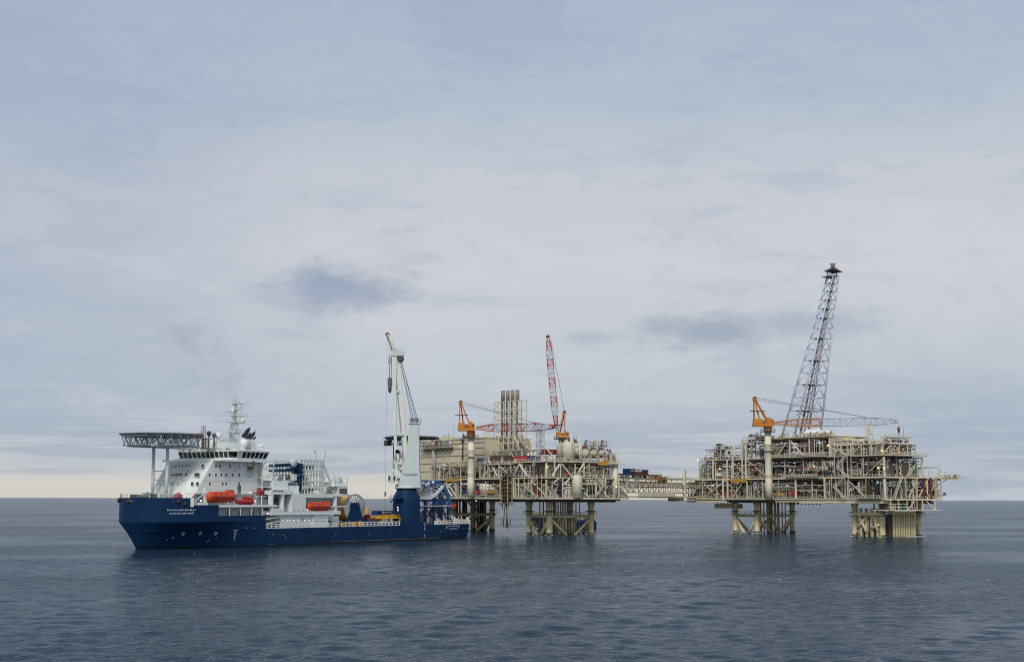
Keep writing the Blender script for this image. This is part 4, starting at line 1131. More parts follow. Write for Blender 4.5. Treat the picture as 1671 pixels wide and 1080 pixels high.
def main_crane():
    root = thing('deck_crane', 'tall pale grey mast crane on the blue pedestal of the ship, boom raised upright', 'crane', SH.w(CX, CY, 0), SH.a)
    z0 = ped_top
    # the crane works athwart the view: its own plane is turned to lie across the line of sight
    rz = -SH.a
    M3 = Matrix.Rotation(rz, 3, 'Z')
    fr2 = Frame((SH.w(CX, CY, 0)[0], SH.w(CX, CY, 0)[1]), 0.0)
    def g(px, py, y=0.0):
        x, z = fr2.ony(px, py, y); return Vector((x, y, z))
    def T(mb):
        mb.v = [tuple(M3 @ Vector(p)) for p in mb.v]; return mb
    MB_ = MB
    m = MB_()
    m.lathe((0, 0, 0), [(4.3, z0 + .02), (4.4, z0 + .5), (3.9, z0 + .9)], 24); T(m).build('slew_ring', WHITEG, root)
    # tapered box mast
    def sq(xl, xr, z, d): return [(xl, -d, z), (xr, -d, z), (xr, d, z), (xl, d, z)]
    q = [(650.5, 687.5, 795.5, 3.2), (653.5, 686.5, 782, 3.1), (660.5, 684.4, 756, 2.7), (665.2, 684.2, 728, 2.2), (668.3, 683.7, 691.5, 1.6)]
    rings = []
    for a, b, py, d in q:
        rings.append(sq(g(a, py)[0], g(b, py)[0], g(a, py)[2], d))
    mast_ = T(MB_().loft(rings)).build('mast', paint('mast_grey_paint', (.46, .53, .53), .5, var=.08, rust=.08), root)
    top = g(676, 690)
    T(MB_().box(top[0] - 2.3, top[0] + 2.5, -2, 2, top[2] - .3, top[2] + .1)).build('mast_head_platform', WHITEG, root)
    T(railing(MB_(), [(top[0] - 2.3, -2, top[2] + .1), (top[0] + 2.5, -2, top[2] + .1), (top[0] + 2.5, 2, top[2] + .1)], 1.1, .04, .9)).build('mast_head_railing', WHITEG, root)
    for dx in (-.8, .9): T(MB_().lathe((top[0] + dx, 0, top[2] + 1.0), [(.2, -.6), (.9, -.6), (.9, .6), (.2, .6)], 12, 'Y')).build('sheave', DGREY, root)
    n = text('Huisman', 1.25, DGREY, root, tuple(M3 @ Vector((g(671, 774)[0], -3.12, g(671, 774)[2]))), (R(90), 0, rz), 'lettering', .02, xs=1.2)
    # boom: two box legs meeting at the head
    f0, f1 = g(646.2, 768), g(645, 576)
    l0, l1 = g(663, 752), g(648.5, 578)
    T(MB_().loft([sq(f0[0] - .5, f0[0] + .45, f0[2], .55), sq(f1[0] - .6, f1[0] + .55, g(645, 641)[2] - .5, .8), sq(f1[0] - .75, f1[0] + .65, f1[2], .9)])).build('boom_leg', MINT, root)
    b = MB_(); b.bar(tuple(l0 + Vector((0, .6, 0))), tuple(l1 + Vector((0, .6, 0))), 1.25, 1.5); T(b).build('boom_leg', MINT, root)
    T(MB_().bar(tuple(l0 + Vector((-.9, .3, 0))), tuple(l1 + Vector((-1.4, .3, 0))), .3, .5)).build('boom_ladder', GREY, root)
    for py, w in ((638, 1), (708, 1)):
        a = g(646, py); T(MB_().box(a[0] - .6, g(652 if py < 700 else 659, py)[0], -.7, .9, a[2] - .6, a[2] + .3)).build('boom_spreader', WHITEG, root)
    h = g(648, 574); T(MB_().box(h[0] - 2.2, h[0] + 2.6, -1.2, 1.2, h[2] - 1.6, h[2] + .2)).build('boom_head', WHITEG, root)
    T(railing(MB_(), [(h[0] - 1.0, -1.2, h[2] + .2), (h[0] + 2.6, -1.2, h[2] + .2)], 1.0, .04, 1)).build('boom_head_railing', WHITEG, root)
    T(MB_().lathe((h[0] + 1.4, 0, h[2] - 2.6), [(.2, -.7), (1.2, -.7), (1.2, .7), (.2, .7)], 12, 'Y')).build('boom_head_sheave', DGREY, root)
    # fly jib with red and white bands
    j0, j1 = g(645, 574), g(632.4, 546)
    for i in range(8):
        a, c = j0.lerp(j1, i / 8), j0.lerp(j1, (i + 1) / 8); w = 1.9 - 1.0 * i / 8
        T(MB_().bar(tuple(a), tuple(c), w, w * .8)).build('jib_section', WHITEG if i % 2 == 0 else CREAM2, root)
    for i in range(7):
        a = j0.lerp(j1, .08 + i * .125); T(MB_().bar(tuple(a + Vector((-.95 + i * .06, -.75, -.35))), tuple(a + Vector((-.75 + i * .06, -.75, .55))), .35, .3)).build('jib_lacing', DRED, root)
    T(MB_().lathe(tuple(j1), [(.2, -.5), (.8, -.5), (.8, .5), (.2, .5)], 12, 'Y')).build('jib_sheave', DRED, root)
    a = g(634, 568); T(MB_().bar(tuple(g(640, 571)), tuple(a), .4)).build('jib_strut', WHITEG, root)
    # ropes
    for dx, px0, py0 in ((-.9, 651.5, 580), (-.2, 652, 584), (.6, 652.5, 578), (1.2, 652.8, 583)):
        T(MB_().tube((top[0] + dx, dx * .4, top[2] + 1.2), tuple(g(px0, py0)), .09, n=5)).build('hoist_rope', DGREY, root)
    a, c = g(632.2, 552), g(629, 848); T(MB_().tube((a[0], 0, a[2]), (a[0] - .1, 0, 5.2), .05, n=5)).build('whip_rope', GREY, root)
    w_ = g(629.5, 806); T(MB_().box(a[0] - .3, a[0] + .3, -.3, .3, w_[2] - .8, w_[2] + .8)).build('whip_hook', DGREY, root)
    k0 = g(637.5, 578)
    for dx in (-.35, .35): T(MB_().tube((k0[0] + dx, 0, k0[2]), (k0[0] + dx * .8, 0, g(637, 622)[2]), .12, n=5)).build('hook_rope', DGREY, root)
    a = g(636.2, 588); T(MB_().box(a[0] - .6, a[0] + .6, -.5, .5, a[2] - 1, a[2] + .8)).build('hook_block', GREY, root)
    a = g(636.4, 622); T(MB_().box(a[0] - .8, a[0] + .8, -.6, .6, a[2] - 1.2, a[2] + 1.2).lathe((a[0], 0, a[2] - 3.6), [(.2, -.8), (.7, .2), (.6, 1.6), (.9, 2.4)], 10)).build('main_hook', DGREY, root)
    # operator's cab, galleries and the winch side frame at the boom foot
    a, c = g(634.5, 788), g(645, 776); T(MB_().box(a[0], c[0], -3.4, -1.0, a[2], c[2] + .5)).build('operator_cab', WHITEG, root)
    for px in (635, 643.2): 
        p0, p1 = g(px, 787), g(px + 3.2, 781); T(MB_().box(p0[0], p1[0], -3.5, -3.3, p1[2] - .6, p1[2] + .9)).build('cab_window', GLASS, root)
    for py, xl, xr in ((779.5, 636, 656), (757, 648, 656)):
        p0, p1 = g(xl, py), g(xr, py); T(MB_().box(p0[0], p1[0], -3, 1, p0[2] - .15, p0[2])).build('gallery', WHITEG, root)
        T(railing(MB_(), [(p0[0], -3, p0[2]), (p1[0], -3, p0[2])], 1.1, .04, 1)).build('gallery_railing', WHITEG, root)
    T(MB_().prism([tuple(g(642, 772, -1)), tuple(g(649, 762, -1)), tuple(g(652, 735, -1)), tuple(g(656, 735, -1)), tuple(g(656, 795, -1)), tuple(g(652, 795, -1)), tuple(g(649, 783, -1))], (0, 2, 0))).build('boom_foot_frame', MINT, root)
    T(MB_().bar(tuple(g(641, 770)), tuple(g(645.5, 738)), .5, .6).bar(tuple(g(641, 770)), tuple(g(648, 762)), .4)).build('boom_stay', MINT, root)
    for i in range(16):
        px, py = rnd.uniform(641, 657), rnd.uniform(735, 793); p = g(px, py); w = rnd.uniform(.2, .7)
        T(MB_().box(p[0] - w, p[0] + w, -2.4, -1.0, p[2] - w, p[2] + w)).build('winch_fitting', rnd.choice([MINT, WHITEG, LGREY, GREY]), root)
main_crane()
rr = MB()
for k in range(3):
    z = cf(645, 812)[2] + k * .9
rr = railing(MB(), [(CX - pr - 1.6, CY - 2, cf(640, 813)[2]), (CX - pr - 1.6, CY + 3, cf(640, 813)[2])], 1.1, .04, 1)
rr.box(CX - pr - 1.8, CX - pr + .4, CY - 2.2, CY + 3.2, cf(640, 813)[2] - .2, cf(640, 813)[2]); rr.build('pedestal_gallery', NAVY, ship)
s, z = SH.ony(643, 815, -12); MB().bar((s - 2, -12, z - 1), (s + 2.4, -12, z + 3), .5, .2).build('pedestal_stair', BLUE, ship)
for px, py in ((648.8, 827.8), (649.2, 832)):
    s, z = SH.ony(px, py, -14.2); MB().ell((s, -14.3, z), .3, .2, .35, 8, 6).build('work_lamp', WLAMP, ship)

# ---------------------------------------------------------------- blue cable chute wheel at the stern
def chute():
    y = -6.0
    f = lambda px, py, yy=None: (SH.ony(px, py, y if yy is None else yy)[0] - S0, (yy - y) if yy is not None else 0, SH.ony(px, py, y if yy is None else yy)[1])
    S0 = SH.ony(710, 850, y)[0]
    root = thing('cable_chute', 'blue arched cable chute on a braced blue frame at the stern of the ship', 'cable chute', SH.w(S0, y, 0), SH.a)
    P_ = Parts(root); ARCHB = paint('arch_blue_paint', (0.025, 0.10, 0.30), 0.45)
    # arch: upper right quarter of a big wheel
    for yy in (0, 4.0):
        c = f(706, 832); arc = [f(688, 797), f(693, 791.5), f(700, 787.5), f(706, 786.2), (f(712, 786.3)), f(718, 788.5), f(723, 793), f(727, 799), f(730.5, 807), f(732.4, 815), f(733, 824)]
        m = MB()
        for a, b in zip(arc[:-1], arc[1:]): m.bar((a[0], yy, a[2]), (b[0], yy, b[2]), .6, 1.5)
        P_.add('arch_rim', m, ARCHB)
        for i in (3, 5, 7, 9): P_.add('arch_spoke', MB().bar((arc[i][0], yy, arc[i][2]), (c[0] + (arc[i][0] - c[0]) * .12, yy, c[2] + 1), .26, .3), ARCHB)
        inner = MB()
        for a, b in zip(arc[:-1], arc[1:]):
            pa = (c[0] + (a[0] - c[0]) * .72, yy, c[2] + (a[2] - c[2]) * .72); pb = (c[0] + (b[0] - c[0]) * .72, yy, c[2] + (b[2] - c[2]) * .72)
            inner.bar(pa, pb, .2, .25)
        P_.add('arch_inner_rim', inner, ARCHB)
    for i in range(11):
        P_.add('arch_tread', MB().bar((arc[i][0], 0, arc[i][2] + .3), (arc[i][0], 4, arc[i][2] + .3), .35), BLUE)
    # legs and bracing
    for yy in (0, 4.0):
        for px, w in ((694, 1.1), (708.5, 1.3), (721, 1.1), (731, .9)):
            a = f(px, 810 if px != 731 else 822); P_.add('leg', MB().bar((a[0], yy, 4.9), (a[0], yy, a[2]), w * .62, w * .62), BLUE)
        for (p, q) in (((686, 846), (694, 832)), ((694, 829), (708, 847)), ((694, 847), (708, 829)), ((708, 829), (723, 847)), ((723, 830), (728, 847)), ((686, 812), (694, 822)), ((694, 822), (700, 812)), ((735, 828), (729, 847))):
            a, b = f(*p), f(*q); P_.add('brace', MB().bar((a[0], yy, a[2]), (b[0], yy, b[2]), .36), NAVY)
        a, b = f(686, 827), f(737, 827); P_.add('frame_beam', MB().box(a[0], b[0], yy - .3, yy + .3, a[2] - .5, a[2]), BLUE)
        a, b = f(684, 811), f(700, 811); P_.add('frame_beam', MB().box(a[0], b[0], yy - .3, yy + .3, a[2] - .4, a[2] + .2), BLUE)
    a, b = f(690, 826), f(733, 826); P_.add('walkway', MB().box(a[0], b[0], -1.2, 5, a[2] + .02, a[2] + .3), WHITEG)
    P_.add('walkway_railing', railing(MB(), [(a[0], -1.2, a[2] + .3), (b[0], -1.2, a[2] + .3)], 1.1, .04, 1.3), CYAN)
    a, b = f(711, 822), f(724, 815); P_.add('name_board', MB().box(a[0], b[0], -1.3, -1.1, a[2], b[2]), BLUE)
    # white trough with rollers and pipes
    m = MB(); pl = [f(679, 812.3), f(697, 812), f(706, 806.5), f(718, 793)]
    for a, b in zip(pl[:-1], pl[1:]): m.bar((a[0], -1.5, a[2]), (b[0], -1.5, b[2]), .5, 1.1)
    P_.add('trough_side', m, WHITE)
    m = MB(); pl2 = [f(676, 800), f(688, 793), f(702, 787)]
    for a, b in zip(pl2[:-1], pl2[1:]): m.bar((a[0], 2.5, a[2]), (b[0], 2.5, b[2]), .5, .9)
    P_.add('trough_side', m, WHITE)
    for i in range(16):
        t = i / 15; a = Vector(pl[0]).lerp(Vector(pl[2]), min(t * 1.2, 1)) if t < .8 else Vector(pl[2]).lerp(Vector(pl[3]), (t - .8) * 5)
        b = Vector(pl2[0]).lerp(Vector(pl2[2]), t)
        P_.add('trough_rung', MB().bar((a[0], -1.5, a[2]), (b[0], 2.5, b[2]), .28), LGREY)
    for i in range(12):
        px = rnd.uniform(681, 703); a, b = f(px, rnd.uniform(800, 808)), f(px + rnd.uniform(5, 9), rnd.uniform(789, 799))
        P_.add('trough_pipe', MB().tube((a[0], rnd.uniform(-1, 2), a[2]), (b[0], rnd.uniform(-1, 2), b[2]), .25, n=6), rnd.choice([WHITE, WHITEG, LGREY, CREAM2]))
    for px, py in ((681, 792), (687, 788.5), (692, 791), (696, 789), (703, 787)):
        a = f(px, py); P_.add('trough_roller', MB().ell((a[0], -1, a[2]), .6, .6, .7, 8, 6), WHITE)
    # machinery between the legs
    for px, w, zt, mt in ((713.5, 1.5, 829, WHITEG), (717, 1.0, 835, LGREY), (699, 1.4, 833, GREY), (689, 1.1, 838, LGREY), (726, 1.0, 842, GREY)):
        a = f(px, zt); P_.add('hydraulic_unit', MB().lathe((a[0], 2, 0), [(w, 4.9), (w, a[2] - 1), (w * .6, a[2])], 12), mt)
    P_.flush()
    s, z = f(737, 827)[0], f(737, 826.5)[2]
    MB().box(s - .8, s + 1.2, -1.4, .6, z, z + 1.0).build('orange_float', REDOR, root)
chute()

# ================================================================ offshore platforms
PR = Frame((150.2, 570.7), R(33))      # nearest corner of the right platform; x along its right face, y along its left face
QU = Frame((14.2, 581.7), R(33))       # the same for the left platform
PALETTE = [GREY, DGREY, UMBER, OLIVE, UMBER, CREAM2, DGREY, BLACK, UMBER, DRED, LGREY, UMBER, GREEN, DGREY, UMBER]  # weighted dark to paint interior shade into the plant
PIPEMAT = [CREAM2, LGREY, OLIVE, GREY, UMBER, UMBER, DRED, DGREY, OLIVE, UMBER, CREAM]  # pipes darkened likewise for the shade between decks
def q_left(a, d, z): return (d, a, z)
def q_right(a, d, z): return (a, d, z)
def abox(q, a0, a1, d0, d1, z0, z1, mb=None):
    p, r = q(a0, d0, z0), q(a1, d1, z1); return (mb or MB()).box(p[0], r[0], p[1], r[1], z0, z1)
def deck_plate(P, x0, x1, y0, y1, z, edge=.9, mat=CREAM, under=True):
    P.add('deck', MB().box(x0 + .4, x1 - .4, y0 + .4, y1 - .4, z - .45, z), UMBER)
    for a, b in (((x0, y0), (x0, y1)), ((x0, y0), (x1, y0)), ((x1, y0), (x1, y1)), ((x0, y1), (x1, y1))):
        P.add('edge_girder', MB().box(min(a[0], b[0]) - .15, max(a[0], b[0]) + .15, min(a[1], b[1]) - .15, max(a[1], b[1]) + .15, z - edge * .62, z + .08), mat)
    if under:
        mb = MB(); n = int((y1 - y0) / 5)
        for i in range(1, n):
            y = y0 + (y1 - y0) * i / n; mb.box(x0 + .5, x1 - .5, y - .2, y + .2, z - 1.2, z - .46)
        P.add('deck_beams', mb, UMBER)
def storey(P, q, a0, a1, z0, z1, seed, bay=9.5, skip=(), diag=.45, dens=1.0, back=.9, depth=14, rail=True, lamp=.8, colw=.38):
    """steelwork, pipes and plant of one open storey along a face"""
    r = random.Random(seed); L = a1 - a0; n = max(1, round(L / bay)); zt = z1 - .9; H = z1 - z0
    st = [a0 + L * i / n for i in range(n + 1)]
    for i, a in enumerate(st):
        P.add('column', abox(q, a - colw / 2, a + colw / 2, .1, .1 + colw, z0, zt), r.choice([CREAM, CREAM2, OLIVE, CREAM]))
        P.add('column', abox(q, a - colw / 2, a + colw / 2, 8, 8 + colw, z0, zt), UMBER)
    P.add('top_girder', abox(q, a0, a1, .3, .9, zt - .35, zt), UMBER)
    for i in range(n):
        if r.random() < diag:
            p0, p1 = q(st[i], .5, z0 + .2), q(st[i + 1], .5, zt - .3)
            if r.random() < .5: p0, p1 = q(st[i], .5, zt - .3), q(st[i + 1], .5, z0 + .2)
            P.add('brace', MB().bar(p0, p1, .4), CREAM)
    if rail:
        mb = MB(); railing(mb, [q(a0, .15, z0 + .05), q(a1, .15, z0 + .05)], 1.15, .045, 1.6); P.add('railing', mb, CREAM2)
    # pipe-support frames and ladders close to the face
    k = int(L / 2.1 * dens)
    for i in range(k):
        a = r.uniform(a0, a1 - 2.5); w = r.uniform(1.2, 4.5); h = r.uniform(.35, .95) * (H - 1.2); d = r.uniform(.4, 2.2); t = r.uniform(.1, .19)
        a2 = min(a + w, a1); mb = MB()
        for aa in (a, a2): mb.bar(q(aa, d, z0), q(aa, d, z0 + h), t)
        mb.bar(q(a, d, z0 + h), q(a2, d, z0 + h), t)
        if r.random() < .6: mb.bar(q(a, d, z0 + h * .55), q(a2, d, z0 + h * .55), t * .8)
        if r.random() < .25: mb.bar(q(a, d, z0), q(a2, d, z0 + h), t * .8)
        P.add('support_frame', mb, r.choice([CREAM2, CREAM2, CREAM2, LGREY, OLIVE, UMBER, UMBER]))
    # horizontal pipes, cable trays
    for i in range(int(L / 2.4 * dens)):
        a = r.uniform(a0, a1 - 4); b = min(a1, a + r.uniform(5, 28)); d = r.uniform(1.0, 7); z = z0 + r.uniform(.3, .95) * (H - 1.3)
        rad = r.choice([.09, .11, .14, .18, .25, .33])
        mb = MB().tube(q(a, d, z), q(b, d, z), rad, n=7)
        if r.random() < .5: mb.tube(q(b, d, z), q(b, d, z0 if r.random() < .6 else zt), rad, n=7)
        if r.random() < .3: mb.tube(q(a, d, z), q(a, d + 4, z), rad, n=7)
        P.add('pipe', mb, r.choice(PIPEMAT))
    for i in range(int(L / 13)):
        a = r.uniform(a0, a1 - 6); b = min(a1, a + r.uniform(8, 20)); d = r.uniform(.5, 3); z = z0 + r.uniform(.6, .92) * (H - 1.2)
        P.add('cable_tray', abox(q, a, b, d, d + .6, z, z + .14), r.choice([LGREY, CREAM, GREY]))
    # risers
    for i in range(int(L / 2.0 * dens)):
        a = r.uniform(a0, a1); d = r.uniform(.8, 6); rad = r.choice([.08, .1, .14, .2])
        P.add('riser_pipe', MB().tube(q(a, d, z0), q(a, d, zt), rad, n=7), r.choice(PIPEMAT))
    # plant: skids, vessels, cabinets
    for i in range(int(L / 1.7 * dens)):
        a = r.uniform(a0, a1 - 1); d = r.uniform(1.6, 6.5); w = r.uniform(.4, 2.2); h = r.uniform(.5, min(3.6, H - 2)) * r.uniform(.6, 1); dd = r.uniform(.6, 2.2)
        c = r.random(); m = r.choice(PALETTE); mb = MB()
        if c < .45:
            abox(q, a, min(a + w, a1), d, d + dd, z0 + .15, z0 + h, mb)
            abox(q, a - .1, min(a + w, a1) + .1, d - .1, d + dd + .1, z0, z0 + .18, mb)
            abox(q, a + w * .2, a + w * .55, d - .05, d, z0 + h * .3, z0 + h * .75, mb)
        elif c < .65:
            rr_ = min(w * .4, 1.1); p = q(a + rr_, d + rr_, z0); mb.lathe((p[0], p[1], z0), [(rr_ * .9, 0), (rr_ * .9, .3), (rr_, .4), (rr_, h * .9), (rr_ * .5, h)], 10)
        elif c < .85:
            rr_ = r.uniform(.4, 1.1); p = q(a + 1.5, d + 1, z0 + rr_ + .7); l = r.uniform(1.6, 4)
            mb.drum(p, rr_, l, 'Y' if q is q_left else 'X', 10)
            for s_ in (-.35, .35):
                pp = q(a + 1.5 + s_ * l, d + 1, z0); mb.box(pp[0] - .3, pp[0] + .3, pp[1] - .3, pp[1] + .3, z0, z0 + rr_ + .4)
        else:
            for j in range(3):
                p = q(a + j * .7, d, z0); mb.tube(p, (p[0], p[1], z0 + h * r.uniform(.5, 1)), .12, n=6).box(p[0] - .22, p[0] + .22, p[1] - .22, p[1] + .22, z0 + h * .4, z0 + h * .4 + .35)
        P.add('plant_unit', mb, m)
    # intermediate walkways and close-set posts
    a = a0 + r.uniform(0, 3)
    while a < a1 - 3:
        b = min(a1, a + r.uniform(5, 16)); z = z0 + H * r.choice([.36, .45, .55, .62]); d = r.uniform(.5, 3.0)
        P.add('mezzanine', abox(q, a, b, d, d + 1.3, z - .14, z), r.choice([CREAM2, OLIVE, LGREY, CREAM]))
        mb = MB(); railing(mb, [q(a, d, z), q(b, d, z)], 1.1, .045, 1.3); P.add('mezzanine_railing', mb, r.choice([CREAM2, CREAM2, LGREY]))
        for k_ in range(int((b - a) / 3.2)): P.add('mezzanine_post', MB().bar(q(a + k_ * 3.2, d + .1, z0), q(a + k_ * 3.2, d + .1, z), .17), r.choice([CREAM, OLIVE, GREY]))
        a = b + r.uniform(0, 7)
    # machinery close behind the front line, deck shade painted into its dark colours
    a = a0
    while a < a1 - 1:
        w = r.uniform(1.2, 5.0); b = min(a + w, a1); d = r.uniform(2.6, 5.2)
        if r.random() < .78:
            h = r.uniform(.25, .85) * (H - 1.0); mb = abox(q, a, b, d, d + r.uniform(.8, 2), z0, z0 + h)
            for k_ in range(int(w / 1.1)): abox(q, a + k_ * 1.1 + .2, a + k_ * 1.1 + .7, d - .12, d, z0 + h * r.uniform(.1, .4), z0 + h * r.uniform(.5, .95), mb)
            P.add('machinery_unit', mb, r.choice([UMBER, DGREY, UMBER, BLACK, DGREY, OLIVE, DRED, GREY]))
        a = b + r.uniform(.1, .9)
    # pipe looms hung under the deck above
    for i in range(int(L / 7)):
        a = r.uniform(a0, a1 - 4); b = min(a1, a + r.uniform(6, 22)); d = r.uniform(1.0, 4); mb = MB()
        for k_ in range(r.randint(2, 5)): mb.tube(q(a, d + k_ * .35, zt - .7 - .1 * (k_ % 2)), q(b, d + k_ * .35, zt - .7 - .1 * (k_ % 2)), .12, n=6)
        P.add('pipe_loom', mb, r.choice([UMBER, OLIVE, GREY, PINKY, CREAM]))
    # small valves, boxes and gauges on the front line
    for i in range(int(L * 2.4 * dens)):
        a = r.uniform(a0, a1 - .5); d = r.uniform(.3, 2.4); z = z0 + r.uniform(.05, .75) * H; w = r.uniform(.2, .6)
        P.add('small_fitting', abox(q, a, a + w, d, d + w, z, z + r.uniform(.2, .8)), r.choice([GREY, DGREY, BLACK, UMBER, CREAM2, LGREY, RED, CYAN, GOLD, GREEN, DRED, WHITE]))
    # loose cable and hose runs, handwheels and short branches
    for i in range(int(L * .9 * dens)):
        a = r.uniform(a0, a1 - 3); d = r.uniform(.4, 3.5); z = z0 + r.uniform(.1, .8) * H; mb = MB(); p = q(a, d, z); t = r.uniform(.06, .11)
        for k_ in range(3):
            st_ = r.choice([(r.uniform(.6, 2.4), 0, 0), (0, r.uniform(-1, 1), 0), (0, 0, r.uniform(-1.6, 1.6))]); o_ = q(st_[0], st_[1], 0)
            p2 = (p[0] + o_[0], p[1] + o_[1], min(max(p[2] + st_[2], z0 + .1), zt)); mb.bar(p, p2, t * 2); p = p2
        P.add('branch_pipe', mb, r.choice([CREAM2, CREAM2, LGREY, OLIVE, UMBER, DRED, GREY, BLACK]))
    # machinery and bulkheads deeper in, closing up the deck; interior shade is put into their dark colours
    a = a0
    while a < a1 - 1:
        w = r.uniform(3, 9); b = min(a + w, a1)
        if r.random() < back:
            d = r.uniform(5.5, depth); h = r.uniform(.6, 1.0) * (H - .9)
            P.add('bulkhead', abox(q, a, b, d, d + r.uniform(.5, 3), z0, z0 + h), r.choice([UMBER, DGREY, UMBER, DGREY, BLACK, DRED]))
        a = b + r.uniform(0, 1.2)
    for i in range(int(L / 9)):
        a = r.uniform(a0, a1 - 5); rr_ = r.uniform(.9, 1.7); p = q(a + 2, r.uniform(6, 8), z0 + rr_ + r.uniform(.5, max(.6, H - 2 * rr_ - 2)))
        P.add('vessel', MB().drum(p, rr_, r.uniform(2.5, 6), 'Y' if q is q_left else 'X', 12), r.choice([UMBER, DGREY, DRED, OLIVE, UMBER]))
    # light fittings below the deck above
    for i in range(int(L / 2.2 * lamp)):
        a = r.uniform(a0, a1 - 1); d = r.uniform(.3, 3); z = z0 + r.uniform(.45, .85) * H
        P.add('light_fitting', abox(q, a, a + r.uniform(.5, 1.2), d, d + .25, z, z + .16), WLAMP if r.random() < .55 else CREAM2)
def stair(P, q, a0, z0, a1, z1, d, mat=CREAM2, w=1.2):
    mb = MB(); mb.bar(q(a0, d, z0), q(a1, d, z1), .12, .24).bar(q(a0, d + w, z0), q(a1, d + w, z1), .12, .24)
    n = max(3, int(abs(z1 - z0) / .45))
    for i in range(n):
        t = (i + .5) / n; p, r_ = q(a0 + (a1 - a0) * t, d, z0 + (z1 - z0) * t), q(a0 + (a1 - a0) * t, d + w, z0 + (z1 - z0) * t); mb.bar(p, r_, .22, .05)
    mb.bar(q(a0, d, z0 + 1.05), q(a1, d, z1 + 1.05), .08)
    for i in range(5):
        t = i / 4; p = q(a0 + (a1 - a0) * t, d, z0 + (z1 - z0) * t); mb.bar(p, (p[0], p[1], p[2] + 1.05), .09)
    P.add('stair', mb, mat)
def zigzag(P, q, a0, a1, zs, d):
    for i in range(len(zs) - 1):
        x, y = (a0, a1) if i % 2 == 0 else (a1, a0)
        stair(P, q, x, zs[i], y, zs[i + 1], d + .3 * (i % 2))
        P.add('stair_landing', abox(q, y - .9, y + .9, d, d + 2, zs[i + 1] - .12, zs[i + 1]), CREAM2)
    for a in (a0 - 1, a1 + 1):
        for dd in (d - .1, d + 2.1): P.add('stair_post', MB().bar(q(a, dd, zs[0]), q(a, dd, zs[-1] + 1.1), .16), CREAM2)
def jacket(P, legs, zt, r=1.45, levels=((7.6, .52),), braces=(), skirt=True):
    for x, y in legs:
        P.add('jacket_leg', MB().lathe((x, y, 0), [(r * 1.04, -4), (r * 1.04, 1.2), (r, 1.3), (r, zt - 2.5), (r * 1.25, zt - 2), (r * 1.25, zt - .8)], 18), LEGS)
        P.add('splash_zone', MB().lathe((x, y, 0), [(r * 1.08, -3.5), (r * 1.08, .9)], 18), UMBER)
        P.add('leg_collar', MB().lathe((x, y, 0), [(r * 1.0, zt - 4.9), (r * 1.9, zt - 4.8), (r * 1.9, zt - 4.6), (r * 1.0, zt - 4.5)], 14), DGREY)
    n = len(legs)
    for z, rr_ in levels:
        for i in range(n):
            a, b = legs[i], legs[(i + 1) % n]; P.add('horizontal_brace', MB().tube((a[0], a[1], z), (b[0], b[1], z), rr_, n=10), LEGS)
    for i in range(n):
        a, b = Vector((*legs[i], 7.2)), Vector((*legs[(i + 1) % n], 7.2)); m = (a + b) / 2; m.z = -2.0
        P.add('diagonal_brace', MB().tube(a, m + (a - m).normalized() * .2, .64, n=10), LEGS); P.add('diagonal_brace', MB().tube(b, m, .64, n=10), LEGS)
    xs = [p[0] for p in legs]; ys = [p[1] for p in legs]; x0, x1, y0, y1 = min(xs), max(xs), min(ys), max(ys)
    P.add('walkway', MB().box(x0 - 1.8, x1 + 1.8, y0 - 1.6, y0 - .2, 8.2, 8.45).box(x0 - 1.8, x0 - .2, y0 - .2, y1 + 1.6, 8.2, 8.45), OLIVE)
    mb = railing(MB(), [(x0 - 1.8, y1 + 1.6, 8.45), (x0 - 1.8, y0 - 1.6, 8.45), (x1 + 1.8, y0 - 1.6, 8.45)], 1.1, .05, 1.6); P.add('walkway_railing', mb, UMBER)
def conductors(P, x0, x1, y0, y1, nx, ny, zt, r=.42, seed=1, mats=None, zb=-3):
    g = random.Random(seed)
    for i in range(nx):
        for j in range(ny):
            x = x0 + (x1 - x0) * (i / max(1, nx - 1)); y = y0 + (y1 - y0) * (j / max(1, ny - 1))
            P.add('conductor_pipe', MB().tube((x, y, zb), (x, y, zt), r * g.uniform(.75, 1.2), n=9), g.choice(mats or [OLIVE, LEGS, UMBER, GREY, LEGS]))
def skyline(P, q, a0, a1, d0, d1, z, seed, n, hmax=2.5):
    """small gear standing on an open deck"""
    r = random.Random(seed)
    for i in range(n):
        a = r.uniform(a0, a1); d = r.uniform(d0, d1); h = r.uniform(.4, hmax); w = r.uniform(.2, 1.3); p = q(a, d, z); mb = MB()
        c = r.random()
        if c < .5: abox(q, a, a + w, d, d + w, z, z + h * .7, mb); abox(q, a + w * .1, a + w * .5, d + .1, d + .5, z + h * .7, z + h, mb)
        elif c < .8: mb.tube(p, (p[0], p[1], z + h * 1.2), .08 + .1 * r.random(), n=6).box(p[0] - .25, p[0] + .25, p[1] - .25, p[1] + .25, z + h * 1.1, z + h * 1.3)
        else: mb.lathe((p[0], p[1], z), [(w * .5, 0), (w * .5, h * .6), (w * .2, h * .8)], 8)
        P.add('deck_gear', mb, r.choice([CREAM, CREAM2, GREY, LGREY, OLIVE, DGREY, DRED, PINKY]))
def hang(P, q, a0, a1, d, z0, z1, mat, name='hoist_frame'):
    mb = MB(); abox(q, a0, a1, d, d + 1.4, z0, z1, mb)
    for i in range(5):
        a = a0 + (a1 - a0) * (i + .5) / 5; abox(q, a - .12, a + .12, d - .08, d, z0, z1, mb)
    P.add(name, mb, mat)
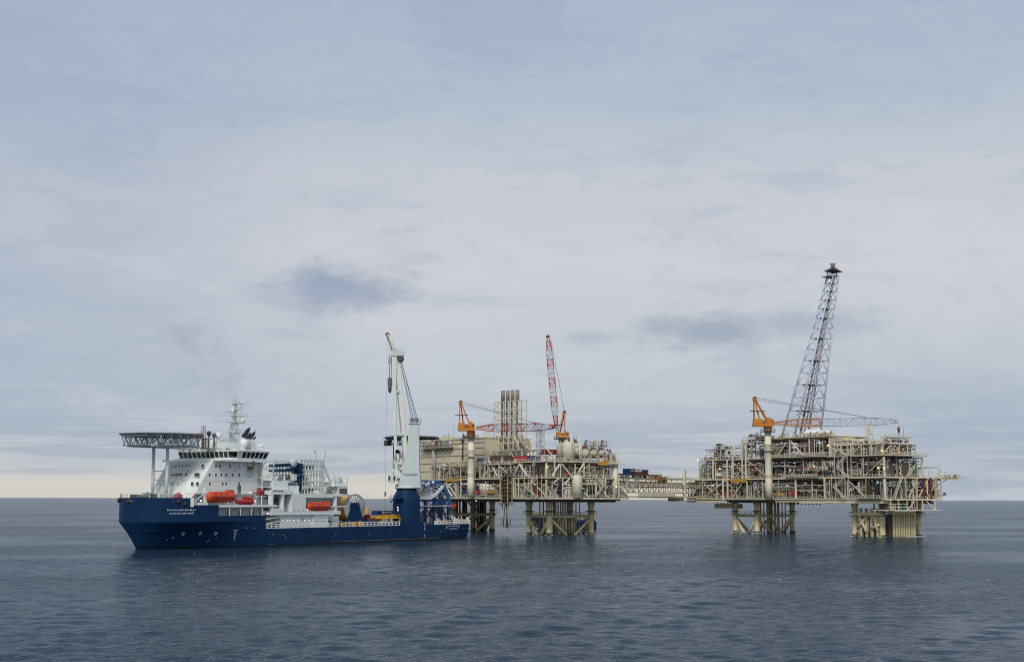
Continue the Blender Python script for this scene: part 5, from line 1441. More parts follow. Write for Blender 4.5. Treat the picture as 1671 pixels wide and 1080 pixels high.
def unit(fr, q, px0, py0, px1, py1, d, dep, name, label, cat, mat, kind='box', group=None, base=None):
    """one separate item on a deck, from where the photo shows it on the face at depth d"""
    f = (lambda px, py: fr.onx(px, py, d)) if q is q_left else (lambda px, py: fr.ony(px, py, d))
    a0, _ = f(px0, py1); a1, _ = f(px1, py1); am = (px0 + px1) / 2
    z0 = f(am, py1)[1]; z1 = f(am, py0)[1]
    if base is not None: z0 = base
    if a0 > a1: a0, a1 = a1, a0
    w, h = (a1 - a0) / 2, max(z1 - z0, .4); c = q((a0 + a1) / 2, d + dep / 2, z0)
    root = thing(name, label, cat, fr.w(*c), fr.a + (R(90) if q is q_left else 0), group)
    # in local axes: x runs along the face, outer side is +y for the left face and -y for the right one
    o = 1 if q is q_left else -1
    dp = dep / 2
    if kind == 'container':
        container_parts(root, w, dp, h, mat)
        rb = MB()
        for i in range(6): x = -w + .2 + (2 * w - .4) * i / 6; rb.box(x, x + .22, dp - .02, dp + .05, .15, h - .15)
        rb.build('corrugation', mat, root)
        for x in (-.3, .3): MB().tube((w * x, o * (dp + .08), .2), (w * x, o * (dp + .08), h - .2), .05, n=6).build('door_bar', LGREY, root)
    elif kind == 'tank':
        r_ = min(w, dp) if w < dp else w
        MB().lathe((0, 0, 0), [(r_, .25), (r_, h * .93), (r_ * .9, h * .97), (r_ * .3, h)], 22).build('tank_shell', mat, root)
        MB().lathe((0, 0, 0), [(r_ * 1.02, 0), (r_ * 1.02, .25)], 22).build('skirt', OLIVE, root)
        MB().lathe((0, 0, 0), [(r_ * 1.01, h * .44), (r_ * 1.01, h * .46)], 22).build('band', OLIVE, root)
        MB().tube((r_ * .4, 0, h * .96), (r_ * .4, 0, h + .9), .2, n=8).build('nozzle', mat, root)
        la = MB()
        for s_ in (-.25, .25): la.bar((s_, o * (r_ + .2), 0), (s_, o * (r_ + .2), h), .08)
        for i in range(int(h / .6)): la.bar((-.25, o * (r_ + .2), i * .6), (.25, o * (r_ + .2), i * .6), .05)
        la.build('ladder', LGREY, root)
    elif kind == 'pump':
        MB().box(-w, w, -dp, dp, 0, h * .18).build('skid', CREAM, root)
        MB().drum((0, 0, h * .6), min(h * .38, w * .8), w * 1.2, 'X', 14).build('motor', mat, root)
        MB().box(-w * .35, w * .35, -dp * .5, dp * .5, h * .75, h).build('terminal_box', mat, root)
        MB().box(-w * .7, w * .7, -dp * .6, dp * .6, h * .18, h * .3).build('motor_foot', GREY, root)
    else:
        MB().box(-w, w, -dp, dp, h * .08, h).build('casing', mat, root)
        for x in (-w * .8, w * .8): MB().box(x - .15, x + .15, -dp, dp, 0, h * .08).build('foot', DGREY, root)
        MB().box(-w * .8, -w * .05, o * dp - .04, o * dp + .04, h * .2, h * .88).build('door', mat, root)
        MB().box(w * .05, w * .8, o * dp - .04, o * dp + .04, h * .2, h * .88).build('door', mat, root)
        MB().box(-w - .06, w + .06, -dp - .06, dp + .06, h, h + .1).build('lid', mat, root)
    return root

# ---------------------------------------------------------------- pedestal crane (three of a kind, each posed as seen)
def pedestal_crane(fr, x, y, z0, zc, px_cab, top_px, boom_foot_px, boom_tip_px, label, banded, rest=None, col_r=1.55, shaft=CREAM2, tip_d=0, lean=False, steel_end=False):
    """crane in the plane that faces the view: x' runs to the right in the picture, through the pedestal axis"""
    o = fr.w(x, y, 0); root = thing('pedestal_crane', label, 'crane', (o[0], o[1], 0), 0.0)
    f2 = Frame((o[0], o[1]), 0.0)
    g = lambda px, py, yy=0.0: Vector((f2.ony(px, py, yy)[0], yy, f2.ony(px, py, yy)[1]))
    MB().lathe((0, 0, 0), [(col_r * 1.05, z0), (col_r * 1.05, z0 + 6.5), (col_r, z0 + 6.8), (col_r, zc - 6), (col_r * 1.15, zc - 5.8), (col_r * 1.15, zc - 5.2), (col_r * .95, zc - 5), (col_r * .95, zc - .3)], 22).build('pedestal', shaft, root)
    for zz in (z0 + 8.8, z0 + 9.7): MB().lathe((0, 0, 0), [(col_r * 1.02, zz), (col_r * 1.08, zz + .05), (col_r * 1.08, zz + .25), (col_r * 1.02, zz + .3)], 22).build('pedestal_ring', OLIVE, root)
    for zz, rr_ in ((zc - 8.5, 2.6), (zc - .2, 3.4)):
        MB().lathe((0, 0, 0), [(col_r, zz), (rr_, zz), (rr_, zz + .2), (col_r, zz + .2)], 20).build('pedestal_gallery', DGREY if zz > zc - 1 else CREAM2, root)
        mb = MB()
        pts = [(rr_ * math.cos(2 * math.pi * i / 14), rr_ * math.sin(2 * math.pi * i / 14), zz + .2) for i in range(15)]
        railing(mb, pts, 1.1, .04, 2); mb.build('gallery_railing', LGREY, root)
    la = MB()
    for s_ in (-.25, .25): la.bar((col_r + .25, s_, z0), (col_r + .25, s_, zc - 1), .07)
    for i in range(int((zc - z0) / 1.0)): la.bar((col_r + .25, -.25, z0 + i), (col_r + .25, .25, z0 + i), .05)
    la.build('ladder', LGREY, root)
    xl, pyt, xr, pyb = px_cab                                    # machinery house in the picture
    a, b = g(xl, pyb), g(xr, pyt)
    zcab = a.z
    MB().lathe((0, 0, 0), [(col_r * 1.25, zc), (col_r * 1.25, zcab - .2), (col_r * 1.5, zcab)], 22).build('slew_column', ORANGE, root)
    MB().box(a.x, b.x, -2.6, 2.6, zcab, zcab + 1.25).build('slew_platform', ORANGE, root)
    mb = railing(MB(), [(a.x, -2.6, zcab + 1.25), (b.x, -2.6, zcab + 1.25)], 1.0, .04, 1.1); mb.build('platform_railing', YELLOW, root)
    H = b.z - zcab
    MB().box(a.x + .2, a.x + (b.x - a.x) * .42, -2.2, 2.2, zcab + 1.26, zcab + H * .86).build('winch_house', ORANGE, root)
    MB().box(a.x + (b.x - a.x) * .44, a.x + (b.x - a.x) * .64, -1.8, 1.8, zcab + 1.26, zcab + H * .7).build('engine_unit', DRED, root)
    cab = MB().prism([(b.x - (b.x - a.x) * .36, -2.4, zcab + 1.26), (b.x, -2.4, zcab + 1.26), (b.x, -2.4, zcab + H * .72), (b.x - (b.x - a.x) * .2, -2.4, zcab + H), (b.x - (b.x - a.x) * .36, -2.4, zcab + H)], (0, 2.2, 0)).build('operator_cab', ORANGE, root)
    MB().box(b.x - .05, b.x + .05, -2.2, -.4, zcab + H * .35, zcab + H * .68).box(b.x - 1.0, b.x - .2, -2.48, -2.38, zcab + H * .4, zcab + H * .68).build('cab_window', GLASS, cab)
    # gantry (A-frame)
    t = g(*top_px)
    for yy in (-1.5, 1.5):
        MB().bar((a.x + .6, yy, zcab + 1.2), (t.x - .4, yy * .4, t.z), .38).build('gantry_leg', ORANGE, root)
        MB().bar((b.x - (b.x - a.x) * .32, yy, zcab + H * .8), (t.x + .2, yy * .4, t.z), .5).build('gantry_leg', ORANGE, root)
    MB().bar((a.x + (b.x - a.x) * .32, 0, zcab + H * .86), (t.x, 0, t.z - .4), .55).build('gantry_strut', DRED if banded else ORANGE, root)
    zm = zcab + H + (t.z - zcab - H) * .35
    MB().box(a.x - 1.2, a.x + (b.x - a.x) * .6, -1.6, 1.6, zm - .1, zm + .08).build('gantry_platform', UMBER, root)
    MB().box(t.x - 1.0, t.x + .8, -.9, .9, t.z - .5, t.z + .1).build('gantry_head', ORANGE, root)
    for yy in (-.5, .5): MB().lathe((t.x, yy, t.z + .4), [(.15, -.15), (.7, -.15), (.7, .15), (.15, .15)], 12, 'Y').build('sheave', UMBER, root)
    # lattice boom
    f0, tip = g(*boom_foot_px), g(*boom_tip_px, tip_d)
    d = tip - f0; n = 20
    w0 = 1.0
    prev = None
    axis = d.normalized(); sd_ = Vector((0, 1, 0)) - axis * axis.y; sd_.normalize(); up = sd_.cross(axis).normalized()
    if up.z < 0: up = -up
    hb_ = 1.55 if not lean else 1.25
    secs = {}
    for i in range(n + 1):
        t_ = i / n; k = min(1.0, .25 + t_ * 3.4) * min(1.0, .45 + (1 - t_) * 3.2); c = f0 + d * t_
        ring_ = [c + sd_ * (s1 * .95 * k) + up * (s2 * hb_ * k) for s1, s2 in ((-1, -1), (1, -1), (1, 1), (-1, 1))]
        if prev:
            mb = MB()
            for j in range(4):
                j2 = (j + 1) % 4
                mb.tube(prev[j], ring_[j], .2, n=5, caps=False); mb.tube(ring_[j], ring_[j2], .1, n=4, caps=False)
                mb.tube(prev[j] if i % 2 else prev[j2], ring_[j2] if i % 2 else ring_[j], .11, n=4, caps=False)
            if banded: m = RED if (i // 2) % 2 == (0 if not lean else 1) else LGREY
            else: m = ORANGE if t_ < .42 else (STEELGR if steel_end else ORANGE)
            if banded and not lean and t_ < .22: m = ORANGE
            secs.setdefault(m.name + str(i // 2), [m, MB()])[1].add(mb)
        prev = ring_
    for m, mb in secs.values(): mb.build('boom_section', m, root)
    MB().lathe(tuple(tip), [(.2, -.4), (.75, -.4), (.75, .4), (.2, .4)], 12, 'Y').build('boom_head', RED if banded else GREY, root)
    MB().box(tip.x - .8, tip.x + .8, tip.y - .8, tip.y + .8, tip.z - .5, tip.z + .2).build('boom_head_platform', DRED if banded else STEELGR, root)
    k_ = .82 if not lean else .97
    for yy in (-.4, .4):
        e = f0 + d * k_; e = e + up * 1.2
        MB().tube((t.x, yy, t.z + .6), (e.x, e.y + yy * 2, e.z), .07, n=5).build('pendant_rope', GREY, root)
        if not lean: MB().tube((t.x, yy, t.z - .3), (e.x + 2, e.y + yy * 2, e.z - .3), .06, n=5).build('pendant_rope', GREY, root)
    return root, g, tip

# ================================================================ right platform
def right_platform():
    root = thing('gas_platform', 'cream offshore gas platform with the tall leaning flare tower on its roof', 'platform', (PR.o.x, PR.o.y, 0), PR.a)
    P = Parts(root); L, RQ = q_left, q_right
    ly = lambda px, d=0.0: PR.onx(px, 813, d)[0]
    rx = lambda px, d=0.0: PR.ony(px, 813, d)[0]
    Z1, Z2, Z3, Z4, Z5 = 15.6, 24.4, 33.3, 42.0, 38.4
    # decks
    deck_plate(P, 0, 34, 0, 122.5, Z1, 1.0, CREAM)
    deck_plate(P, 0, 34.5, 0, 122.5, Z2, .8, CREAM)
    deck_plate(P, 0, 23, 0, ly(1141), Z3, .7, CREAM)
    deck_plate(P, .6, 24, ly(1355), ly(1228), Z4, .8, OLIVE)
    deck_plate(P, 3, 17, 0.6, ly(1357), Z5 - .4, .5, CREAM)
    # stepped soffit along the lowest edge
    for a, b, dz in ((1120, 1185, .9), (1265, 1305, .7), (1305, 1345, 1.1), (1345, 1440, .9)):
        P.add('soffit_girder', MB().box(-.05, 3.5, ly(b), ly(a), Z1 - 1.0 - dz, Z1 - 1.0), CREAM if dz > .8 else OLIVE)
    P.add('soffit_girder', MB().box(2, 32, 2, 120, Z1 - 2.0, Z1 - 1.25), UMBER)
    # storeys, left face
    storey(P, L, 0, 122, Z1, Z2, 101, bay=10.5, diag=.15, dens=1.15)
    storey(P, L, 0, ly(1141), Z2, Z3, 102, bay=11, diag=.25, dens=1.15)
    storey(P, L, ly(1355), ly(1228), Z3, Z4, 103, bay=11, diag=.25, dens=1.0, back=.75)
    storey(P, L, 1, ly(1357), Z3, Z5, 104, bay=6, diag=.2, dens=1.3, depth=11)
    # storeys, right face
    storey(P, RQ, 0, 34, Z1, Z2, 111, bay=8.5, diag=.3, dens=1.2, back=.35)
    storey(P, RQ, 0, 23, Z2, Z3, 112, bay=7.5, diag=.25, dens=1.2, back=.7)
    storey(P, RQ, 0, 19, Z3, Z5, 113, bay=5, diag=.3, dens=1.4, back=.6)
    # the long diagonals and posts the picture shows
    for p, q_ in (((1124, 811), (1150, 783)), ((1150, 811), (1186, 783)), ((1200, 780), (1227, 742)), ((1316, 768), (1330, 752)), ((1344, 753), (1352, 771)), ((1269, 743), (1284, 722)), ((1291, 720), (1311, 743)), ((1196, 811), (1214, 784))):
        a, b = PR.onx(*p, -.1), PR.onx(*q_, -.1); P.add('brace', MB().bar((-.1, *a), (-.1, *b), .42), CREAM)
    for px, z0, z1 in ((1299, Z1, Z2), (1346, Z1, Z2), (1258.5, Z1, Z3), (1180, Z1 - 1, Z2), (1187.5, Z1, Z3), (1164, Z2, Z3), (1197, Z2, Z3 + 5), (1218, Z2, Z4), (1212, Z2, Z4)):
        a = ly(px, -.2); P.add('post', MB().bar((-.2, a, z0), (-.2, a, z1), .55), CREAM2)
    for a, b, z in ((1262, 1300, 22), (1262, 1300, 20.3), (1300, 1346, 21.2), (1300, 1346, 19), (1262, 1300, 29.6), (1282, 1352, 35.0), (1195, 1260, 30.5)):
        P.add('ledge_beam', MB().box(-.1, .25, ly(b), ly(a), z - .12, z + .12), CREAM2)
    # cream storm wall with a falling top edge, and its frames
    a, b = ly(1355, .9), ly(1432, .9); zt0, zt1 = PR.onx(1355, 712.5, .9)[1], PR.onx(1430, 727, .9)[1]
    P.add('storm_wall', MB().prism([(.9, a, Z3 + 4.6), (.9, b, Z3 + 4.2), (.9, b, zt1), (.9, a, zt0)], (.5, 0, 0)), CREAM)
    P.add('storm_wall', MB().box(.9, 14, a, a + .4, Z3, zt0), CREAM)
    P.add('storm_wall', MB().box(.95, 1.3, ly(1362, 1), a, Z3, Z3 + 4.6), CREAM)
    P.add('module_roof', MB().prism([(.9, a, zt0 - .3), (.9, b, zt1 - .3), (.9, b, zt1), (.9, a, zt0)], (14, 0, 0)), OLIVE)
    for px in (1364, 1376, 1386, 1394, 1403, 1412, 1422):
        y = ly(px, .5); P.add('wall_frame', MB().bar((.5, y, Z3), (.5, y, Z3 + 6.4), .32), CREAM2)
    for z in (Z3 + 2.4, Z3 + 4.4, Z3 + 6.4): P.add('wall_frame', MB().box(.4, .65, ly(1425), ly(1362), z - .14, z + .14), CREAM2)
    # stairs
    zigzag(P, L, ly(1383, -1.6), ly(1368, -1.6), [Z2, Z2 + 4.4, Z3, Z3 + 3], -2.2)
    zigzag(P, L, ly(1378, -1.6), ly(1362, -1.6), [Z1, Z1 + 4.6, Z2], -2.0)
    stair(P, RQ, 4, Z1, 9, Z2, -1.6); stair(P, RQ, 12, Z2, 17, Z2 + 4.5, -1.4)
    # balconies
    for px0, px1, z in ((1262, 1352, Z3 + .2), (1284, 1338, Z2 + .4), (1440, 1400, Z1 + .2), (1316, 1356, Z2 + 3.3)):
        y0, y1 = sorted((ly(px0), ly(px1))); P.add('balcony', MB().box(-1.6, 0, y0, y1, z - .2, z), CREAM); P.add('balcony_railing', railing(MB(), [(-1.6, y0, z), (-1.6, y1, z)], 1.1, .05, 1.5), CREAM2)
    P.add('balcony', MB().box(2, 23.5, -2.4, 0, Z3 - .5, Z3 - .2), OLIVE); P.add('balcony_railing', railing(MB(), [(2, -2.4, Z3 - .2), (23.5, -2.4, Z3 - .2)], 1.1, .05, 1.5), CREAM2)
    P.add('balcony', MB().box(16, 24.5, -1.5, 6, Z3 - .3, Z3), CREAM)
    # right end: roofed shelters, vent walkway reaching out over the water
    P.add('shelter_roof', MB().box(rx(1470), 33.5, .2, 7, Z2 + 4.0, Z2 + 4.25), OLIVE)
    for x in (rx(1472), rx(1481), rx(1490), rx(1500), rx(1509), rx(1518), 33.2): P.add('shelter_post', MB().bar((x, .3, Z2), (x, .3, Z2 + 4), .25), CREAM2)
    for z in (Z2 + 1.2, Z2 + 2.2, Z2 + 3.1): P.add('shelter_rail', MB().box(rx(1472), 33.2, .22, .34, z - .07, z + .07), CREAM2)
    P.add('shelter_panel', MB().box(rx(1494), rx(1502), .5, .8, Z2, Z2 + 3.6), GREEN)
    x1 = rx(1584)
    P.add('vent_walkway', MB().box(34.5, x1, 1.0, 3.2, Z2 + .05, Z2 + .3).box(34.5, x1 - 6, 1.2, 1.6, Z2 - .7, Z2 + .05).box(34.5, x1 - 6, 2.6, 3.0, Z2 - .7, Z2 + .05), OLIVE)
    P.add('vent_walkway', MB().box(34.5, rx(1538), .8, 3.4, Z2 - .9, Z2 + .3), GOLD)
    P.add('walkway_railing', railing(MB(), [(34.5, 1.0, Z2 + .3), (x1, 1.0, Z2 + .3)], 1.1, .05, 2), CREAM2)
    P.add('vent_boom', MB().tube((34, 2, Z2 + 1.4), (x1 - 4, 2, Z2 + 1.0), .3, n=8).tube((x1 - 4, 2, Z2 + .4), (x1 - 4, 2, Z2 + 3), .12).bar((x1 - 8, 2, Z2 + 2.6), (x1, 2, Z2 + 2.9), .12), CREAM2)
    skyline(P, RQ, 35, x1 - 7, 1.4, 2.6, Z2 + .3, 7, 12, 2.2)
    P.add('vent_brace', MB().bar((33, 2, Z2 - 3.5), (41, 2, Z2 - .3), .25), CREAM)
    P.add('balcony', MB().box(34, rx(1538), 0, 4, Z1 + 1.0, Z1 + 1.2), OLIVE); skyline(P, RQ, 34, 37, .5, 3, Z1 + 1.2, 9, 8, 2.2)
    for x0, x1_, in ((rx(1484), rx(1498)), (rx(1500), rx(1516)), (rx(1516), rx(1530))):
        P.add('brace', MB().bar((x0, .3, Z1 + .4), (x1_, .3, Z2 - .6), .55), OLIVE); P.add('brace', MB().bar((x1_, .3, Z1 + .4), (x0, .3, Z2 - .6), .5), UMBER)
    for px in (1478, 1496, 1508, 1519, 1527): x = rx(px); P.add('post', MB().bar((x, .1, Z1), (x, .1, Z2), .8), DRED if px in (1508, 1519) else OLIVE)
    # hanging deck under the right end
    zl = PR.ony(1490, 832, -.5)[1]; xa, xb = rx(1450, -.5), rx(1532, -.5)
    P.add('hanging_deck', MB().box(xa, xb, -1.4, 9, zl - .25, zl + .15), CREAM)
    for px in (1453, 1466, 1480, 1488, 1496, 1505, 1525):
        x = rx(px, -.3); P.add('hanger', MB().bar((x, -.3, zl), (x, -.3, Z1 - .8), .4), CREAM if px % 2 else OLIVE); P.add('hanger', MB().bar((x, 8.5, zl), (x, 8.5, Z1 - .8), .4), UMBER)
    for z in (zl + 1.3, zl + 2.5): P.add('hanger_rail', MB().box(xa, rx(1482, -.3), -.4, -.2, z - .12, z + .12), CREAM2)
    P.add('hanger_brace', MB().bar((rx(1481, -.3), -.3, zl), (rx(1492, -.3), -.3, Z1 - 1), .35).bar((rx(1525, -.3), -.3, zl), (rx(1512, -.3), -.3, Z1 - 1), .3), CREAM)
    for i in range(5): P.add('hanging_plant', MB().box(xa + 1 + i * 3.6, xa + 3.4 + i * 3.6, 2, 5, zl + .15, zl + 3.2), [UMBER, OLIVE, DGREY, GREEN, UMBER][i])
    # second hanging deck at the far-left jacket
    zz = PR.onx(1176, 828, 6)[1]; P.add('hanging_deck', MB().box(4, 12, ly(1196, 6), ly(1171, 6), zz - .3, zz + 1.8), OLIVE)
    for i in range(5): P.add('hanger', MB().bar((5, ly(1174 + i * 5, 6), zz), (5, ly(1174 + i * 5, 6), Z1 - 1), .3), UMBER)
    # jackets
    lg = lambda ys: [(8, ys[0]), (8, ys[1]), (30, ys[1]), (30, ys[0])]
    jacket(P, lg((83.5, 98)), Z1 - 1, 1.22)
    jacket(P, lg((9, 24)), Z1 - 1, 1.22)
    conductors(P, 22, 28, 86, 96, 4, 3, Z1 - 2, .32, 3)
    lad = MB()
    for s_ in (-.4, .4): lad.bar((8 - 1.1, 98 + s_, .5), (8 - 1.1, 98 + s_, 8), .12)
    for i in range(9): lad.bar((6.9, 97.6, 1 + i * .8), (6.9, 98.4, 1 + i * .8), .1)
    P.add('leg_ladder', lad, DGREY)
    # caissons at the near-right jacket: cream guard tubes on the right face
    zc_ = PR.ony(1475, 838, 6)[1]; n = 9
    for i in range(n):
        x = rx(1457, 6) + (rx(1490, 6) - rx(1457, 6)) * i / (n - 1)
        P.add('caisson', MB().tube((x, 6, -3), (x, 6, zc_), .56, n=10), LEGS); P.add('splash_zone', MB().tube((x, 6, -3), (x, 6, .7), .54, n=10), UMBER)
    P.add('caisson_frame', MB().box(rx(1452, 6), rx(1492, 6), 5.2, 6.9, zc_ - .1, zc_ + .9), LEGS)
    P.add('caisson_frame', MB().box(rx(1452, 6), rx(1492, 6), 6.6, 10, -2, zc_ - .2), UMBER)
    for i in range(4): x = rx(1457, 9) + i * 3.2; P.add('caisson', MB().tube((x, 10.2, -3), (x, 10.2, zc_), .5, n=10), CREAM)
    for px, r_, m in ((1404, .75, LEGS), (1409, .35, BLUE), (1413, .7, LEGS), (1418, .35, DRED), (1422, .8, LEGS), (1427, .4, UMBER), (1431, .7, LEGS), (1436, .5, LEGS)):
        y = ly(px, 7); P.add('riser_pipe', MB().tube((7, y, -3), (7, y, Z1 - 4 if r_ > .4 else 9.5), r_, n=9), m)
    P.add('jacket_beam', MB().box(5.4, 6.6, ly(1438, 6), ly(1391, 6), zc_ - .6, zc_ + .5), LEGS)
    for p, q_ in (((1399, 862), (1412, 845)), ((1403, 843), (1414, 868)), ((1422, 862), (1436, 855)), ((1426, 842), (1432, 866))):
        a, b = PR.onx(*p, 6), PR.onx(*q_, 6); P.add('diagonal_brace', MB().tube((6, *a), (6, *b), .6, n=8), LEGS)
    # conductors hanging below the middle
    for i in range(10):
        y = 40 + i * 2.2; P.add('deck_hanger', MB().box(4, 4.6, y, y + .5, Z1 - 2.6, Z1 - 1.9), UMBER)
    # roofs
    y0, y1 = ly(1355), ly(1228)
    P.add('roof_railing', railing(MB(), [(.7, y0, Z4 + .1), (.7, y1, Z4 + .1)], 1.1, .05, 1.8), CREAM2)
    skyline(P, L, y0 + 2, y1 - 1, 1, 7, Z4 + .08, 21, 60, 2.2)
    skyline(P, L, 2, y0, 2, 9, Z5 + .1, 22, 30, 1.6)
    skyline(P, L, ly(1250), y1, .8, 3, Z4 + .08, 23, 14, 2.6)
    skyline(P, L, ly(1222), ly(1145), .5, 6, Z3 + .08, 24, 60, 1.8)
    skyline(P, RQ, 1, 18, .5, 4, Z5 + .1, 27, 14, 1.4)
    P.add('roof_railing', railing(MB(), [(.4, ly(1228), Z3 + .1), (.4, ly(1141), Z3 + .1)], 1.1, .05, 1.8), PINKY)
    # open scaffolds of plant on the left block roof
    def scaffold(px0, px1, pyt, d, dep, seed):
        r = random.Random(seed); a0, a1 = sorted((ly(px0, d), ly(px1, d))); zt = PR.onx((px0 + px1) / 2, pyt, d)[1]; nz = max(2, int((zt - Z3) / 2.4)); nx = max(2, int((a1 - a0) / 4))
        for i in range(nx + 1):
            y = a0 + (a1 - a0) * i / nx
            for x in (d, d + dep): P.add('scaffold_post', MB().bar((x, y, Z3), (x, y, zt), .25), CREAM2)
        for k in range(1, nz + 1):
            z = Z3 + (zt - Z3) * k / nz
            for x in (d, d + dep): P.add('scaffold_rail', MB().bar((x, a0, z), (x, a1, z), .24), r.choice([CREAM, CREAM2, LGREY]))
            P.add('scaffold_deck', MB().box(d, d + dep, a0, a1, z - .12, z - .02), OLIVE)
            for i in range(4):
                y = r.uniform(a0, a1 - 2); P.add('plant_unit', MB().drum((d + dep * .5, y + 1, z + .9), .6, r.uniform(1, 2.5), 'Y', 10), r.choice([OLIVE, CREAM, GREY, UMBER]))
                P.add('pipe', MB().tube((d + .4, y, z - 1.2), (d + .4, min(y + 5, a1), z - 1.2), .18, n=7), r.choice(PIPEMAT))
    scaffold(1188, 1154, 733, 3, 6, 1); scaffold(1178, 1166, 728.5, 4, 4, 2); scaffold(1226, 1201, 726, 3, 6, 3); scaffold(1228, 1214, 713, 4, 5, 4)
    P.add('roof_panel', MB().box(2.6, 9.4, ly(1176, 3), ly(1152, 3), PR.onx(1164, 734, 3)[1], PR.onx(1164, 733, 3)[1]), GREY)
    # upper right platform with mast, boom rest
    za = PR.ony(1465, 713, 3)[1]
    P.add('mast_platform', MB().box(rx(1446, 3), rx(1485, 3), 1, 5, za - .5, za), OLIVE); P.add('roof_railing', railing(MB(), [(rx(1446, 1), 1, za), (rx(1485, 1), 1, za)], 1.2, .06, 1.2), CREAM2)
    for px in (1450, 1460, 1470): P.add('post', MB().bar((rx(px, 3), 3, Z5 - .4), (rx(px, 3), 3, za), .25), CREAM2)
    P.add('brace', MB().bar((rx(1470, 3), 3, za - 2.2), (rx(1482, 3), 3, za - .3), .2), CREAM2)
    P.add('light_mast', MB().tube((rx(1477.5, 2), 2, za), (rx(1477.5, 2), 2, PR.ony(1477, 684, 2)[1]), .16, .06, n=6), LGREY)
    stair(P, RQ, rx(1438, 1), Z5 - .2, rx(1447, 1), za, .5)
    zr = PR.onx(1421, 692, 5)[1]; ya, yb = ly(1417.5, 5), ly(1424.5, 5)
    truss(mbr := MB(), (5, (ya + yb) / 2, Z5 - .6), (5, (ya + yb) / 2, zr), 1.9, 1.9, 4, .2, .12); P.add('boom_rest', mbr, CREAM2)
    P.add('boom_rest', MB().bar((5, yb, PR.onx(1425, 707, 5)[1]), (5, yb - 9, PR.onx(1440, 714, 5)[1]), .2), CREAM2)
    # hoist frames in yellow
    for px0, px1, py0, py1 in ((1193, 1215.5, 781, 787),):
        b, a = ly(px0, -.9), ly(px1, -.9); hang(P, L, a, b, -1.0, PR.onx(1204, py1, -.9)[1], PR.onx(1204, py0, -.9)[1], GOLD)
    P.add('brown_duct', MB().box(1.2, 3, ly(1320), ly(1312), Z3, Z4 - .8).box(1.2, 3, ly(1313), ly(1308), Z2, Z3 - .8), DRED)
    P.add('brown_duct', MB().box(1, 2.6, ly(1228), ly(1222), Z2, Z3 - .7), DRED)
    for px, py in ((1328, 760.5), (1351, 726.5), (1439, 735.5), (1433, 763), (1174.5, 764.5), (1139, 750), (1443, 764)):
        if px < 1440: a = PR.onx(px, py, -.4); P.add('flood_lamp', MB().ell((-.4, *a), (.3), .3, .3, 8, 6), YLAMP)
        else: a = PR.ony(px, py, -.4); P.add('flood_lamp', MB().ell((a[0], -.4, a[1]), (.3), .3, .3, 8, 6), YLAMP)
    P.flush()
right_platform()
UP = lambda *a, **k: unit(PR, q_left, *a, **k)
UP(1150, 764.5, 1159, 774, 1.2, 3, 'pump', 'bright blue machine at the left end of the right platform, upper deck', 'pump', CYAN, 'pump')
UP(1179.5, 762.5, 1190, 768, 1.0, 3, 'pump', 'flat light blue machine right of the white box on the right platform', 'pump', CYAN, 'pump')
UP(1238, 766.5, 1246, 774, 1.0, 3, 'pump', 'light blue pump just left of the white crane column', 'pump', CYAN, 'pump')
UP(1267, 766.5, 1274, 774, 1.2, 3, 'pump', 'first light blue pump right of the white crane column', 'pump', CYAN, 'pump')
UP(1290, 767, 1297, 774, 1.2, 3, 'pump', 'second light blue pump right of the white crane column', 'pump', CYAN, 'pump')
UP(1312, 766, 1320, 775, .8, 3, 'pump', 'navy pump below the yellow lamp on the right platform', 'pump', BLUE, 'pump')
UP(1349, 770.5, 1357, 777, .4, 2.4, 'tool_box', 'small navy box at the rail left of the zigzag stairs', 'box', BLUE)
UP(1167.5, 771, 1175.5, 777, .5, 2.5, 'tool_box', 'small white box at the rail between two light blue machines', 'box', WHITE)
UP(1133, 798, 1146, 809, 2.2, 5, 'container', 'dark red container behind the first long brace of the right platform', 'container', DRED, 'container')
UP(1166, 795, 1183, 809, 2.4, 5, 'container', 'red container behind the second long brace of the right platform', 'container', RED, 'container')
UP(1187.5, 799, 1200, 810, 1.4, 4, 'container', 'bright red container left of the yellow hoist frame', 'container', RED, 'container')
UP(1263, 803.5, 1276, 808.5, .6, 2.4, 'crate', 'yellow crate on the lowest deck beside the white crane column', 'crate', GOLD)
UP(1286, 801, 1298, 808, .6, 2.4, 'crate', 'red crate on the lowest deck right of the yellow crate', 'crate', RED)
def tent(px0, px1, py0, py1, d, label):
    a, z0 = PR.onx(px0, py1, d); b, _ = PR.onx(px1, py1, d); z1 = PR.onx(px0, py0, d)[1]; y0, y1 = min(a, b), max(a, b); w = (y1 - y0) / 2; h = z1 - z0
    root = thing('shelter_tent', label, 'tent', PR.w(d, (y0 + y1) / 2, z0), PR.a)
    MB().prism([(0, -w, h * .30), (0, w, h * .30), (1.5, w * .94, h), (1.5, -w * .94, h)], (.1, 0, 0)).prism([(4, -w, h * .30), (4, w, h * .30), (1.5, w * .94, h + .02), (1.5, -w * .94, h + .02)], (.1, 0, 0)).build('canopy', WHITE, root)
    MB().box(.1, .2, -w * .98, w * .98, 0, h * .32).build('tent_wall', CREAM2, root)
    MB().prism([(.1, -w, 0), (3.9, -w, 0), (3.9, -w, h * .3), (1.5, -w * .97, h), (.1, -w, h * .3)], (0, .08, 0)).build('tent_end', CREAM2, root)
    for y in (-w, w):
        for x in (.05, 3.95): MB().bar((x, y, -1.2), (x, y, h * .3), .14).build('tent_pole', LGREY, root)
tent(1311, 1335, 700.5, 709.5, 4, 'white pitched tent below the crane boom on the right platform roof')
tent(1334, 1352.5, 702.5, 711, 6, 'cream lower tent right of the white pitched tent')
